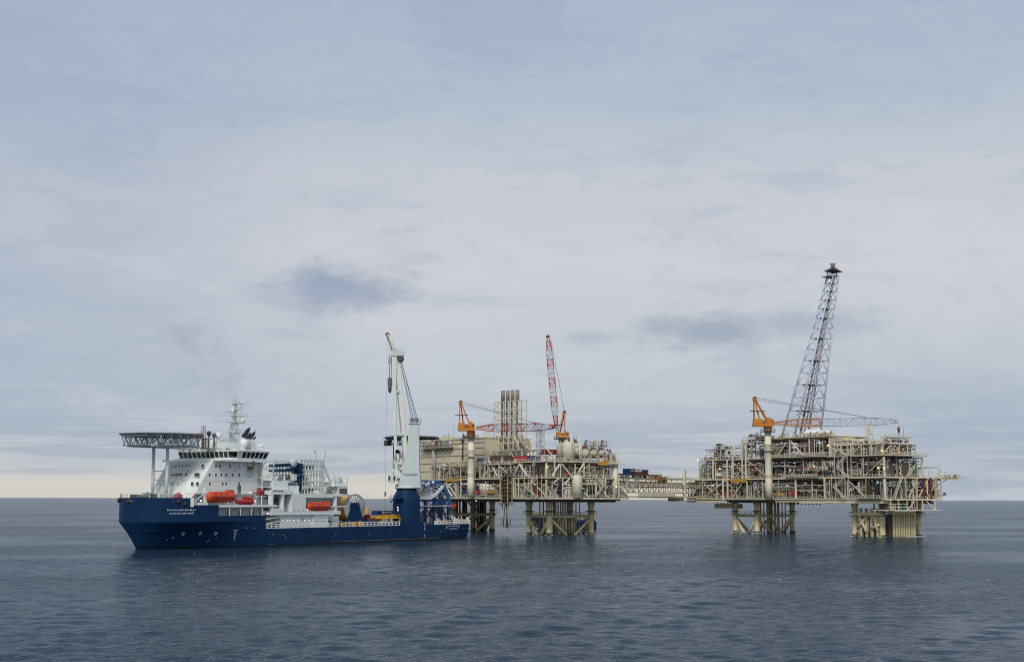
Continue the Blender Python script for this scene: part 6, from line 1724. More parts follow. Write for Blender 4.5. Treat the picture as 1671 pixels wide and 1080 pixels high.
pedestal_crane(PR, -1.9, PR.onx(1252.7, 700, -1.9)[0], 16, PR.onx(1252.7, 704, -1.9)[1], (1229, 681.5, 1261, 695.5), (1231.5, 650.5), (1262, 690.5), (1463, 686.5),
               'orange pedestal crane on the white column of the right platform, boom laid level', False, col_r=1.48, tip_d=-24, steel_end=True)
cr_hook = PR.ony(1466.5, 700, -8)
def hook():
    x, z = PR.ony(1466.5, 700.5, 0); root = thing('crane_hook', 'small dark red hook hanging from the level boom tip above the right platform', 'hook', PR.w(x, 0, z), PR.a)
    MB().lathe((0, 0, 0), [(.15, -1.6), (.5, -.8), (.6, .4), (.3, 1.0)], 10).build('hook_block', DRED, root)
    MB().tube((0, 0, 1.0), (0, 0, PR.ony(1466.5, 688, 0)[1] - z), .06, n=5).build('hoist_rope', GREY, root)
hook()

# ---------------------------------------------------------------- flare tower
def flare():
    root = thing('flare_tower', 'tall leaning grey lattice flare tower with a dark platform at its tip', 'tower', (PR.o.x, PR.o.y, 0), PR.a)
    P = Parts(root)
    b0 = [(9, 60), (25, 60), (25, 68), (9, 68)]; z0 = 42.0
    tx, tz = PR.ony(1359.5, 450, 64); c1 = (tx, 64)
    h = 1.9; b1 = [(tx - h, 64 - h), (tx + h, 64 - h), (tx + h, 64 + h), (tx - h, 64 + h)]
    n = 15; zs = [0]
    for i in range(n): zs.append(zs[-1] + 1.45 - .045 * i)
    zs = [z / zs[-1] for z in zs]
    ring_ = lambda t: [Vector((b0[k][0] + (b1[k][0] - b0[k][0]) * t, b0[k][1] + (b1[k][1] - b0[k][1]) * t, z0 + (tz - z0) * t)) for k in range(4)]
    r0 = ring_(0)
    for k in range(4): P.add('leg', MB().tube(ring_(0)[k], ring_(1)[k], .48, .26, n=8), STEELGR)
    for i in range(1, n + 1):
        ra, rb = ring_(zs[i - 1]), ring_(zs[i]); t = zs[i]
        for k in range(4):
            j = (k + 1) % 4
            P.add('horizontal_brace', MB().tube(rb[k], rb[j], .16, n=5), STEELGR)
            mdl = (rb[k] + rb[j]) / 2
            P.add('diagonal_brace', MB().tube(ra[k], mdl, .17, n=5).tube(ra[j], mdl, .17, n=5), STEELGR)
        if i % 2 == 0 or i > 9:
            c = sum(rb, Vector()) / 4; w = (rb[1] - rb[0]).length * .3
            P.add('landing', MB().box(c.x - w, c.x + w, c.y - w * .6, c.y + w * .6, c.z - .12, c.z + .1), UMBER)
    ca, cb = sum(ring_(0), Vector()) / 4, sum(ring_(1), Vector()) / 4
    P.add('flare_pipe', MB().tube(ca + Vector((-.8, 0, 0)), cb + Vector((-.3, 0, 0)), .5, .42, n=10), PINKY)
    P.add('flare_pipe', MB().tube(ca + Vector((1.6, 0, 0)), cb + Vector((.5, 0, 0)), .35, .3, n=8), LGREY)
    for s_ in (-.3, .3): P.add('ladder', MB().bar(ca + Vector((3.2, s_, 0)), cb + Vector((1.2, s_, 0)), .12), STEELGR)
    # tip: dark sloping heat shield, small gallery, flare burner
    a = PR.ony(1359.5, 441.5, 64)[0] - 3.3; b = a + 6.6; zt = PR.ony(1360, 441.5, 64)[1]
    P.add('heat_shield', MB().loft([[(a, 60.8, zt - .2), (b, 60.8, zt - .8), (b, 67.2, zt - .8), (a, 67.2, zt - .2)], [(a + 1.2, 61.8, zt + .3), (b - 1.2, 61.8, zt - .1), (b - 1.2, 66.2, zt - .1), (a + 1.2, 66.2, zt + .3)], [((a + b) / 2 - 1, 63, zt + 1.2), ((a + b) / 2 + 1, 63, zt + 1.2), ((a + b) / 2 + 1, 65, zt + 1.2), ((a + b) / 2 - 1, 65, zt + 1.2)]]), BLACK)
    zg = PR.ony(1352, 452, 64)[1]; g0, g1 = PR.ony(1345.5, 452, 64)[0], PR.ony(1361, 452, 64)[0]
    P.add('tip_gallery', MB().box(g0, g1, 62, 66, zg - .2, zg + .05), DGREY); P.add('gallery_railing', railing(MB(), [(g0, 62, zg), (g1, 62, zg)], 1.2, .06, 1), GREY)
    P.add('gallery_hanger', MB().bar((g0 + .3, 62, zg), (g0 - .6, 62, zt - .4), .2).bar((g1 - .5, 62, zg), (g1 - .5, 62, zt - .4), .3).bar((g0 + 1.8, 64, zg), (g0 + 1.8, 64, zt - .3), .3), DGREY)
    P.add('flare_burner', MB().lathe(((a + b) / 2 - .1, 64, zt), [(.5, 1.0), (.9, 1.4), (1.1, 2.4), (1.3, 3.2), (1.25, 3.3), (.3, 3.3)], 14), PINKY)
    for i in range(4): P.add('burner_nozzle', MB().tube(((a + b) / 2 - .1 + .9 * math.cos(i * 1.57), 64 + .9 * math.sin(i * 1.57), zt + 1.2), ((a + b) / 2 - .1 + 1.15 * math.cos(i * 1.57), 64 + 1.15 * math.sin(i * 1.57), zt + 3.4), .18, n=6), GREY)
    P.flush()
flare()

# ================================================================ left platform
def left_platform():
    root = thing('gas_platform', 'cream offshore platform behind the ship with exhaust stacks and living quarters', 'platform', (QU.o.x, QU.o.y, 0), QU.a)
    P = Parts(root); L, RQ = q_left, q_right
    ly = lambda px, d=0.0: QU.onx(px, 813, d)[0]
    rx = lambda px, d=0.0: QU.ony(px, 813, d)[0]
    Z1, Z2, Z3 = 15.6, 23.9, 30.6
    YE = 118.0; XE = 42.5
    deck_plate(P, 0, XE, 0, YE, Z1, 1.0, CREAM)
    deck_plate(P, 0, XE - 4, 0, YE, Z2, .75, CREAM)
    deck_plate(P, 0, 37.5, 0, ly(838), Z3, .7, CREAM)
    deck_plate(P, 0, 30, ly(838) + .6, ly(793), Z3 - .6, .5, CREAM)
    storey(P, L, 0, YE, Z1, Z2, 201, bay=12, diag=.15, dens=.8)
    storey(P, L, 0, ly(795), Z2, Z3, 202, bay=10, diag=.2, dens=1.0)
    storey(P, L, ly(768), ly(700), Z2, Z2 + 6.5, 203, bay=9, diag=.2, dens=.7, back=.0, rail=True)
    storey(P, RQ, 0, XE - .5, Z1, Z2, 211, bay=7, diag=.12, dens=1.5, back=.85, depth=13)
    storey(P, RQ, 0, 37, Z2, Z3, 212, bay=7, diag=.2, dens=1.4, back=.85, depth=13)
    # big frames seen in front
    for p, q_ in (((838, 777), (848, 757)), ((848, 757), (860, 777)), ((729, 786), (744, 809)), ((729, 796), (738, 809)), ((742, 784), (729, 798))):
        a, b = QU.onx(*p, -.1), QU.onx(*q_, -.1); P.add('brace', MB().bar((-.1, *a), (-.1, *b), .6), CREAM2)
    for p, q_ in (((901, 777), (913, 757)), ((917, 757), (933, 778)), ((944, 770), (953, 755)), ((973, 789), (986, 803)), ((985, 803), (993, 812)), ((1007, 788), (1026, 811)), ((953, 803), (960, 811)), ((903, 788), (912, 780)), ((921, 790), (929, 781))):
        a, b = QU.ony(*p, -.1), QU.ony(*q_, -.1); P.add('brace', MB().bar((a[0], -.1, a[1]), (b[0], -.1, b[1]), .5), CREAM2)
    for px, z0, z1 in ((752, Z1, Z2), (744, Z1, Z2), (729, Z1, Z2), (838, Z1, Z2), (846, Z1, Z2), (868, Z1, Z2)):
        a = ly(px, -.2); P.add('post', MB().bar((-.2, a, z0), (-.2, a, z1), .42), CREAM2)
    for px, z0, z1 in ((953, Z2, Z3), (905, Z2, Z3), (973, Z1, Z2), (988, Z1, Z2), (918, Z1, Z2), (1010, Z1, Z2)):
        a = rx(px, -.2); P.add('post', MB().bar((a, -.2, z0), (a, -.2, z1), .42), CREAM2)
    # stairs
    zigzag(P, L, ly(876, -1.6), ly(859, -1.6), [Z1, Z1 + 4.2, Z2], -2.0)
    zigzag(P, RQ, rx(974, -1.6), rx(985, -1.6), [Z1 + 1, Z1 + 5, Z2], -1.8)
    stair(P, L, ly(870, -1), Z2 + 4.5, ly(880, -1), Z3 + 4, -1.5)
    P.add('roof_railing', railing(MB(), [(.3, 1, Z3 + .1), (.3, ly(838), Z3 + .1)], 1.1, .05, 1.8), CREAM2)
    P.add('roof_railing', railing(MB(), [(1, .3, Z3 + .1), (37, .3, Z3 + .1)], 1.1, .05, 1.8), CREAM2)
    # hoist frames
    b, a = ly(728, -.9), ly(747, -.9); hang(P, L, a, b, -1.0, QU.onx(737, 785.5, -1)[1], QU.onx(737, 781, -1)[1], GOLD)
    a, b = rx(978.5, -.9), rx(994.5, -.9); hang(P, RQ, a, b, -1.0, QU.ony(986, 759, -1)[1], QU.ony(986, 752.5, -1)[1], GOLD)
    P.add('orange_beam', MB().box(rx(952, .2), rx(990, .2), .2, .7, QU.ony(970, 790, .2)[1], QU.ony(970, 787.5, .2)[1]), paint('rusty_orange', (.34, .14, .03), .6, rust=.3))
    P.add('lattice_girder', truss(MB(), (rx(955, -.2), -.2, Z2 - 1.9), (rx(987, -.2), -.2, Z2 - 1.9), .8, 1.8, 7, .14, .1), CREAM2)
    # right end plant above the rails
    skyline(P, RQ, rx(993), 37, .5, 5, Z3 + .1, 31, 34, 4.6)
    skyline(P, RQ, 1, rx(993), .3, 2.0, Z3 + .1, 32, 44, 2.2)
    for px in (985, 990, 996, 1001, 1006, 1011): a = rx(px, 2); P.add('post', MB().bar((a, 2, Z3), (a, 2, QU.ony(px, rnd.uniform(739, 747), 2)[1]), .22), CREAM2)
    for z in (Z3 + 1.6, Z3 + 3.0): P.add('ledge_beam', MB().bar((rx(985, 2), 2, z), (rx(1012, 2), 2, z), .2), CREAM2)
    P.add('balcony', MB().box(rx(990), rx(1016), -1.6, 0, Z3 - .9, Z3 - .6), CREAM); P.add('balcony_railing', railing(MB(), [(rx(990), -1.6, Z3 - .6), (rx(1016), -1.6, Z3 - .6)], 1.1, .05, 1.4), CREAM2)
    P.add('column', MB().lathe((rx(1003, 1), 1, 0), [(1.3, Z1), (1.3, Z3 - .8)], 14), CREAM2)
    # pipe racks and frames above the drums, lattice behind the crane
    for i, px in enumerate((957, 971, 984)):
        a = rx(px, 4); z = QU.ony(px, 727, 4)[1]
        P.add('valve_rack', MB().box(a - 1.8, a + 1.8, 3, 6, z - .2, z).box(a - 1.5, a - 1.3, 3, 3.2, z, z + 2.2).box(a + 1.3, a + 1.5, 3, 3.2, z, z + 2.0).bar((a - 1.4, 3.1, z + 1.8), (a + 1.4, 3.1, z + 1.8), .2).tube((a, 4, z), (a, 4, z + 2.5), .3, n=8).tube((a - .9, 4, z), (a - .9, 4, z + 1.5), .35, n=8), [UMBER, OLIVE, DRED][i])
        P.add('valve_rack', railing(MB(), [(a - 2, 2.8, z), (a + 2, 2.8, z)], 1.5, .07, .9), LGREY)
    P.add('pipe_bridge', MB().box(rx(944, 4), rx(990, 4), 3, 5, QU.ony(965, 728.5, 4)[1], QU.ony(965, 727.5, 4)[1]), OLIVE)
    for px in (948, 949.5, 946): a = rx(px, 3); P.add('riser_pipe', MB().tube((a, 3, Z3), (a, 3, QU.ony(px, 722 + (px % 3), 3)[1]), .25, n=7), CREAM)
    skyline(P, RQ, rx(930, 5), rx(948, 5), 5, 8, QU.ony(938, 722, 5)[1], 33, 16, 2.4)
    # grey machinery deck left of the stacks
    for px0, px1, py0, py1, m in ((778, 790, 747, 757, DGREY), (791, 800, 744, 757, GREY), (800, 812, 743, 757, UMBER), (812, 836, 748, 760, UMBER), (868, 890, 755, 760, UMBER)):
        b, a = ly(px0, 6), ly(px1, 6); P.add('machinery_house', MB().box(6, 16, a, b, QU.onx((px0 + px1) / 2, py1, 6)[1], QU.onx((px0 + px1) / 2, py0, 6)[1]), m)
    for px in (775, 783, 791, 799, 807, 815): a = ly(px, 1); P.add('support_frame', MB().bar((1, a, Z2), (1, a, Z3 - .5), .35), CREAM)
    P.add('brace', MB().bar((.6, ly(790, .6), Z2 + .5), (.6, ly(800, .6), Z3 - 1), .4).bar((.6, ly(812, .6), Z2 + .5), (.6, ly(802, .6), Z3 - 1), .4), CREAM2)
    # open frames with vessels in front of the quarters
    for px in (719, 727, 735, 743, 751):
        a = ly(px, 3)
        for x in (3, 8): P.add('support_frame', MB().bar((x, a, Z2), (x, a, QU.onx(px, 752, 3)[1]), .35), OLIVE)
    for py in (753, 760, 766, 772): z = QU.onx(735, py, 3)[1]; P.add('ledge_beam', MB().box(2.8, 3.2, ly(751, 3), ly(719, 3), z - .2, z + .2), OLIVE if py > 755 else CREAM)
    for px, py in ((724, 763), (733, 762), (741, 763), (747, 762), (730, 771), (741, 771)): a, z = QU.onx(px, py, 5); P.add('vessel', MB().lathe((5, a, z), [(.5, -1.6), (1.5, -1.2), (1.5, 1.4), (.6, 1.9)], 12), OLIVE if px % 2 else CREAM2)
    # jackets
    lg = lambda ys: [(11.6, ys[0]), (11.6, ys[1]), (33.3, ys[1]), (33.3, ys[0])]
    jacket(P, lg((14.4, 29.9)), Z1 - 1, 1.28)
    jacket(P, lg((94.2, 110.5)), Z1 - 1, 1.28)
    conductors(P, 14.5, 29, 17, 26, 9, 2, Z1 - 1, .30, 5, [OLIVE, LEGS, GREY])
    conductors(P, 14, 27, 18, 22, 10, 2, 7.8, .42, 15, [LEGS, LEGS, OLIVE])
    conductors(P, 20, 30, 96, 108, 4, 3, Z1 - 1, .35, 6, [UMBER, OLIVE])
    for px in (790, 786): a = ly(px, 33.3); P.add('conductor_pipe', MB().tube((33.3, a, -3), (33.3, a, Z1 - 1), 1.15, n=12), UMBER)
    for px in (757, 745): a = ly(px, 26); P.add('conductor_pipe', MB().tube((26, a, -3), (26, a, Z1 - 1), .8, n=12), UMBER)
    P.add('jacket_beam', MB().box(33, 34.2, ly(806, 33.3), ly(735, 33.3), 6.9, 8.3), UMBER)
    for p, q_ in (((762, 815), (772, 830)), ((784, 824), (791, 815)), ((776, 845), (789, 862)), ((803, 842), (791, 862)), ((757, 848), (770, 836))):
        a, b = QU.onx(*p, 33), QU.onx(*q_, 33); P.add('diagonal_brace', MB().tube((33, *a), (33, *b), .4, n=8), UMBER)
    P.add('soffit_girder', MB().box(3, 38, 3, YE - 3, Z1 - 1.9, Z1 - 1.2), UMBER)
    for px, py in ((862, 741), (752, 728), (735, 722), (1006, 794), (873, 790), (893, 762), (777, 817)):
        if px < 890: a = QU.onx(px, py, -.4); P.add('flood_lamp', MB().ell((-.4, *a), .3, .3, .3, 8, 6), YLAMP if px in (862,) else WLAMP)
        else: a = QU.ony(px, py, -.4); P.add('flood_lamp', MB().ell((a[0], -.4, a[1]), .3, .3, .3, 8, 6), YLAMP)
    skyline(P, L, ly(836), ly(778), .5, 5, Z3 - .5, 37, 60, 2.6)
    P.add('roof_railing', railing(MB(), [(.2, ly(836), Z3 - .5), (.2, ly(778), Z3 - .5)], 1.1, .05, 1.6), CREAM2)
    P.flush()
left_platform()

# ---------------------------------------------------------------- living quarters
def quarters():
    X0 = 9.0
    f = lambda px, py, x=X0: QU.onx(px, py, x)
    yR, yL = f(791, 750)[0], f(664, 750)[0]; Z2 = 23.95; zt = f(760, 716.5)[1]; zt2 = f(700, 716)[1]
    root = thing('living_quarters', 'windowless buff living quarters block behind the ship crane with panelled walls', 'building', QU.w(X0, yR, 0), QU.a)
    b = lambda x0, x1, ya, yb, z0, z1, mb=None: (mb or MB()).box(x0 - X0, x1 - X0, ya - yR, yb - yR, z0, z1)
    b(X0, 34, yR, yL, Z2, zt).build('wall', BUFF, root)
    b(X0 - .35, 34.3, yR - .3, yL + .3, zt, zt + .35).build('roof', OLIVE, root)
    for py in (724.5, 733, 744, 755, 768):
        z = f(740, py)[1]; b(X0 - .12, X0, yR, yL, z - .12, z + .12).build('wall_joint', UMBER, root)
    for px in (688.5, 700, 722, 734, 746, 758, 770, 781): y = f(px, 740)[0]; b(X0 - .06, X0 + .02, y - .09, y + .09, Z2 + .1, zt - .1).build('panel_seam', OLIVE, root)
    y = f(711, 740)[0]; MB().tube((-.8, y - yR, Z2), (-.8, y - yR, f(711, 731)[1]), 1.1, n=12).build('vent_duct', GREY, root)
    y = f(756, 740)[0]; MB().tube((-.4, y - yR, f(756, 750)[1]), (-.4, y - yR, zt), .35, n=8).build('down_pipe', UMBER, root)
    y = f(756, 740)[0]; MB().box(-1.2, 0, y - yR - 1, y - yR + 1, f(757, 719)[1], f(757, 716)[1]).build('pipe_hood', DGREY, root)
    # gallery with lifeboat brackets high on the wall
    ya, yb = f(741, 730)[0], f(693, 730)[0]; z = f(716, 730)[1]
    b(X0 - 2.6, X0 - .02, ya, yb, z - .3, z).build('gallery', OLIVE, root)
    mb = MB(); railing(mb, [(-2.6, ya - yR, z), (-2.6, yb - yR, z)], 1.2, .06, 1.4); mb.build('gallery_railing', GREY, root)
    n = 14
    for i in range(n):
        y = ya + (yb - ya) * (i + .5) / n - yR; MB().bar((-2.5, y, z - .3), (-.1, y, z - 1.8), .3).build('gallery_bracket', CREAM2 if i % 2 else UMBER, root)
    r = random.Random(4)
    for i in range(26):
        y = r.uniform(ya, yb) - yR; h = r.uniform(.8, 3.2); w = r.uniform(.4, 1.6); MB().box(-2.2, -.6, y, y + w, z + .02, z + h).build('gallery_gear', r.choice([DGREY, UMBER, GREY, GREY, OLIVE, DRED]), root)
    for i in range(30):
        y = r.uniform(yR + .5, yL - 4) - yR; h = r.uniform(.5, 1.7); w = r.uniform(.6, 3); x = r.uniform(.3, 9); MB().box(x, x + w, y, y + w, zt + .35, zt + h).build('roof_unit', r.choice([GREY, DGREY, CREAM, OLIVE, LGREY]), root)
    for px, h, m in ((737.5, 11.0, LGREY), (753, 3.4, DGREY), (729, 5, CREAM)): y = f(px, 716)[0] - yR; MB().tube((1, y, zt), (1, y, f(px, 712)[1] + h * .55), .14, n=6).build('mast', m, root)
    y = f(753, 716)[0] - yR; MB().ell((1, y, f(753, 711)[1]), .6, .6, .7, 10, 6).build('antenna_dome', DGREY, root)
    a, c = f(738, 715)[0], f(751, 715)[0]; b(X0 + .2, X0 + 7, c, a, zt + .35, f(745, 713.5)[1]).build('penthouse', LGREY, root)
    a, c = f(720, 715)[0], f(728, 715)[0]; b(X0 + .2, X0 + 3, c, a, zt + .35, f(724, 710.5)[1]).build('penthouse', CREAM, root)
    # right-hand upper block behind the crane column
    a, c = f(777, 717)[0], f(790, 717)[0]; b(X0 + 2, X0 + 12, c, a, zt + .36, f(783, 714)[1]).build('penthouse', GREY, root)
quarters()
def heli2():
    z = QU.onx(690, 714.5, 14)[1]; yc = QU.onx(672.5, 714, 14)[0]; r = 13.6
    root = thing('helideck', 'dark octagonal helideck seen edge-on behind the ship crane', 'helideck', QU.w(14, yc, z), QU.a)
    o = [(r * math.cos(R(22.5 + 45 * i)), r * math.sin(R(22.5 + 45 * i))) for i in range(8)]
    MB().prism([(x, y, 0) for x, y in o], (0, 0, 1.0)).build('deck', DGREY, root)
    MB().prism([(x * 1.09, y * 1.09, .1) for x, y in o], (0, 0, .12)).build('safety_net', BLACK, root)
    mb = MB()
    for k in range(-4, 5):
        x = k * 2.7; w = math.sqrt(r * r - x * x) * .9; mb.bar((x, -w, -.3), (x, w, -.3), .3, .5)
        if abs(k) < 4:
            mb.bar((x, -w * .7, -3), (x, w * .7, -3), .25, .3); prev = None
            for i in range(9):
                p = (x, -w * .7 + w * 1.4 * i / 8, -3 if i % 2 else -.4)
                if prev: mb.bar(prev, p, .2)
                prev = p
    mb.build('deck_truss', DGREY, root)
    for x, y in ((-7, -6), (-7, 6), (7, -6), (7, 6)): MB().bar((x, y, -18.6), (x, y, -3), .6).build('post', UMBER, root)
    for y in (7.5, 10.5): MB().box(-9.5, -7.5, y, y + 1.6, -3.4, -.6).build('foam_station', UMBER, root)
heli2()

# ---------------------------------------------------------------- exhaust stacks
def stacks():
    X = 18.0; g = lambda px, py, x=X: QU.onx(px, py, x)
    zb = 30.7; zt = g(833, 655)[1]; zm = g(833, 735)[1]
    root = thing('exhaust_stack_tower', 'four tall brown exhaust stacks in an open cream steel tower', 'stack tower', QU.w(X, g(833, 700)[0], 0), QU.a)
    yo = g(833, 700)[0]; P = Parts(root)
    STK = paint('heat_stained_steel', (.23, .195, .14), .6, var=.15, rust=.2)
    for i, px in enumerate((820.5, 828.3, 836.2, 844.2)):
        y = g(px, 700)[0] - yo; ztop = g(px, 637.5 - i * .5)[1]
        P.add('exhaust_stack', MB().lathe((0, y, 0), [(.84, g(px, 712)[1]), (.84, g(px, 676)[1]), (.84, g(px, 675.9)[1]), (.84, g(px, 653)[1]), (.90, g(px, 652.9)[1]), (.90, ztop), (.74, ztop), (.74, ztop - 1)], 18), STK)
        P.add('stack_collar', MB().lathe((0, y, 0), [(.75, g(px, 676)[1]), (1.0, g(px, 675.5)[1]), (1.0, g(px, 674)[1]), (.75, g(px, 673.5)[1])], 18), BLACK)
        px2 = 812 + i * 14.5 if 1 else px
        y2 = g(811 + i * 14, 735)[0] - yo
        P.add('exhaust_duct', MB().tube((0, y, g(px, 711)[1]), (0, y2, zm + .5), .75, 1.3, n=12), STK)
        P.add('exhaust_duct', MB().box(-1.7, 1.7, y2 - 1.6, y2 + 1.6, zb, zm + .8), GREY)
        P.add('duct_joint', MB().ell((0, y, g(px, 711)[1]), (.85), .85, .8, 12, 6), BLACK)
        # front ribs carrying each stack
        P.add('tower_post', MB().bar((-2.2, y, zm), (-2.2, y, zt), .42), CREAM2)
        P.add('tower_post', MB().bar((2.2, y, zm), (2.2, y, zt), .42), CREAM)
    ys = [g(px, 690)[0] - yo for px in (812.5, 853)]
    for y in ys:
        for x in (-2.2, 2.2): P.add('tower_post', MB().bar((x, y, zm), (x, y, zt), .3), CREAM2)
    lv = [g(833, py)[1] for py in (655, 669, 683.5, 699, 711, 723, 735)]
    for i, z in enumerate(lv):
        for x in (-2.2, 2.2): P.add('tower_ring', MB().bar((x, ys[0], z), (x, ys[1], z), .3), CREAM2)
        for y in ys: P.add('tower_ring', MB().bar((-2.2, y, z), (2.2, y, z), .25), CREAM2)
        if i:
            for y0, y1 in ((ys[0], g(820.5, 700)[0] - yo), (g(844.2, 700)[0] - yo, ys[1])):
                a, b = (y0, y1) if i % 2 else (y1, y0); P.add('tower_brace', MB().bar((-2.2, a, lv[i - 1]), (-2.2, b, z), .17), CREAM2)
                P.add('tower_brace', MB().bar((-2.2, b, lv[i - 1]), (-2.2, a, z), .17), CREAM2)
    # splayed lower frame
    for px0, px1 in ((812.5, 803), (853, 868), (820, 812), (845, 856)):
        a, b = g(px0, 711), g(px1, 735)
        for x in (-2.4, 2.4): P.add('splay_leg', MB().bar((x, a[0] - yo, a[1]), (x, b[0] - yo, b[1]), .4), CREAM)
    zz = g(833, 735.5)[1]; ya, yb = g(868, 735)[0] - yo, g(796, 735)[0] - yo
    for x in (-5, 4): P.add('base_beam', MB().box(x - .3, x + .3, ya, yb, zz - .5, zz + .3), CREAM)
    for px in (797, 806, 817, 828, 838, 848, 858, 867):
        y = g(px, 740)[0] - yo
        for x in (-5, 4): P.add('base_column', MB().bar((x, y, zb - 6 if px < 838 else zb), (x, y, zz), .5), CREAM)
    for a, b in ((806, 817), (828, 817), (838, 848), (858, 848)):
        P.add('base_brace', MB().bar((-5, g(a, 740)[0] - yo, zb), (-5, g(b, 740)[0] - yo, zz), .35), CREAM2)
    # small lattice tower and platforms left of the base
    y = g(803, 720)[0] - yo; truss(mb := MB(), (-3, y, zz), (-3, y, g(803, 706)[1]), 2.6, 2.6, 4, .16, .1); P.add('side_tower', mb, CREAM2)
    P.add('side_platform', MB().box(-4.6, -1.4, y - 2.4, y + 2.4, g(803, 716)[1] - .1, g(803, 716)[1]), CREAM)
    P.add('side_platform', MB().box(-4.6, -1.4, g(868, 735)[0] - yo, g(860, 735)[0] - yo, zz + .3, zz + .5), CREAM)
    P.flush()
stacks()
UQ = lambda *a, **k: unit(QU, q_left, *a, **k)
UR = lambda *a, **k: unit(QU, q_right, *a, **k)
UQ(837.5, 743.5, 860.5, 752, 2, 2.6, 'container', 'bright red container on the upper deck right of the exhaust stacks', 'container', RED, 'container')
UQ(862, 743.5, 873, 752, 2, 2.6, 'container', 'navy container end beside the bright red one on the upper deck', 'container', BLUE, 'container')
UQ(841, 769, 858, 777, 1.0, 3, 'container', 'navy container one deck below the bright red container', 'container', BLUE, 'container')
UR(887, 733, 908, 742, 9, 4, 'container', 'dark brown covered container at the foot of the raised boom crane', 'container', DRED, 'container', base=33.5)
UR(924.5, 720.5, 942.5, 752.5, 3.0, 5.6, 'storage_tank', 'fat white upright tank beside the raised boom crane', 'tank', CREAM2, 'tank')
UR(925.5, 754, 943, 778, 2.2, 5.6, 'storage_tank', 'cream upright tank one deck under the fat white tank', 'tank', CREAM2, 'tank')
UR(939.5, 775.5, 954, 811, -2.2, 4.6, 'storage_tank', 'tall white column tank standing at the edge of the lowest deck', 'tank', CREAM2, 'tank')
UR(912.5, 723, 920, 750, 6, 3, 'storage_tank', 'slim cream column tank just left of the fat white tank', 'tank', CREAM, 'tank')
UQ(754, 800, 763, 806.5, .8, 3, 'crate', 'navy crate at the foot of the white crane column on the left platform', 'crate', BLUE)
UQ(859, 795, 864.2, 808, -.6, 2.2, 'gas_bottle', 'upright dark green cylinder below the zigzag stairs', 'cylinder', GREEN, 'tank')
UR(951, 766, 968, 776, 3, 4, 'cabin', 'pale blue-grey cabin in the shade of the middle deck, right end', 'cabin', paint('pale_blue_grey', (.26, .36, .40), .6), 'box')
UQ(776, 788, 812, 808, 2, 14, 'storage_tank', 'wide low cream tank right of the white crane column', 'tank', CREAM2, 'tank')
UQ(779, 777.5, 799, 788, 5, 8, 'storage_tank', 'grey drum standing on the wide low cream tank', 'tank', LGREY, 'tank')
UQ(777, 799.5, 781.5, 805, -.4, 1.5, 'tool_box', 'red box in front of the wide low cream tank', 'box', RED)
UQ(793.5, 801, 803, 805, -.4, 1.5, 'tool_box', 'yellow box in front of the wide low cream tank', 'box', GOLD)
UR(902, 770.5, 908, 776.5, .5, 2, 'tool_box', 'yellow box on the middle deck near the platform corner', 'box', GOLD)
UR(911, 770.5, 915.5, 777, .5, 2, 'tool_box', 'green box on the middle deck near the platform corner', 'box', GREEN)
UR(921.5, 770.5, 927, 777, .5, 2, 'tool_box', 'red box on the middle deck near the platform corner', 'box', RED)
def drums():
    for px0, px1, w_ in ((949, 964.5, 'leftmost of three round cream drum ends beside the fat white tank'), (965, 977.5, 'middle one of three round cream drum ends on the left platform'), (978.5, 990.5, 'rightmost of three round cream drum ends on the left platform')):
        a, b = QU.ony(px0, 736.5, 4)[0], QU.ony(px1, 736.5, 4)[0]; z = QU.ony((px0 + px1) / 2, 737, 4)[1]; r = (b - a) / 2
        root = thing('horizontal_vessel', w_, 'vessel', QU.w((a + b) / 2, 4, z), QU.a, 'horizontal drums on the left platform')
        MB().drum((0, 5, 0), r, 8, 'Y', 20, .45).build('vessel_shell', CREAM2, root)
        for y in (2, 8): MB().box(-r * .8, r * .8, y - .3, y + .3, -r * 1.35, -r * .5).build('saddle', OLIVE, root)
        MB().bar((-r * .9, .6, -4.4), (-r * .9, .6, -r * .3), .35).bar((r * .9, .6, -4.4), (r * .9, .6, -r * .3), .35).build('support_leg', OLIVE, root)
        MB().tube((0, 3, r * .9), (0, 3, r + 1.0), .4, n=10).build('nozzle', LGREY, root)
drums()
def pump_pairs():
    for px, w_ in ((903.5, 'white twin upright pumps nearest the platform corner on the lowest deck'), (916, 'middle set of white twin upright pumps on the lowest deck'), (928.5, 'white twin upright pumps next to the tall white column tank')):
        x = QU.ony(px, 808, .8)[0]; z = 15.7
        root = thing('pump_skid', w_, 'pump', QU.w(x, .8, z), QU.a, 'twin pumps on the lowest deck')
        MB().box(-1.9, 1.9, -.1, 2, 0, .35).build('skid', CREAM, root)
        for dx in (-.95, .95): MB().lathe((dx, .9, 0), [(.4, .35), (.4, 1.2), (.62, 1.3), (.62, 2.7), (.35, 3.1)], 12).build('pump_body', WHITE, root)
        MB().bar((-1.8, .1, .4), (-1.8, .1, 1.5), .12).bar((1.8, .1, .4), (1.8, .1, 1.5), .12).bar((-1.8, .1, 1.4), (1.8, .1, 1.4), .12).build('guard_rail', CREAM2, root)
pump_pairs()
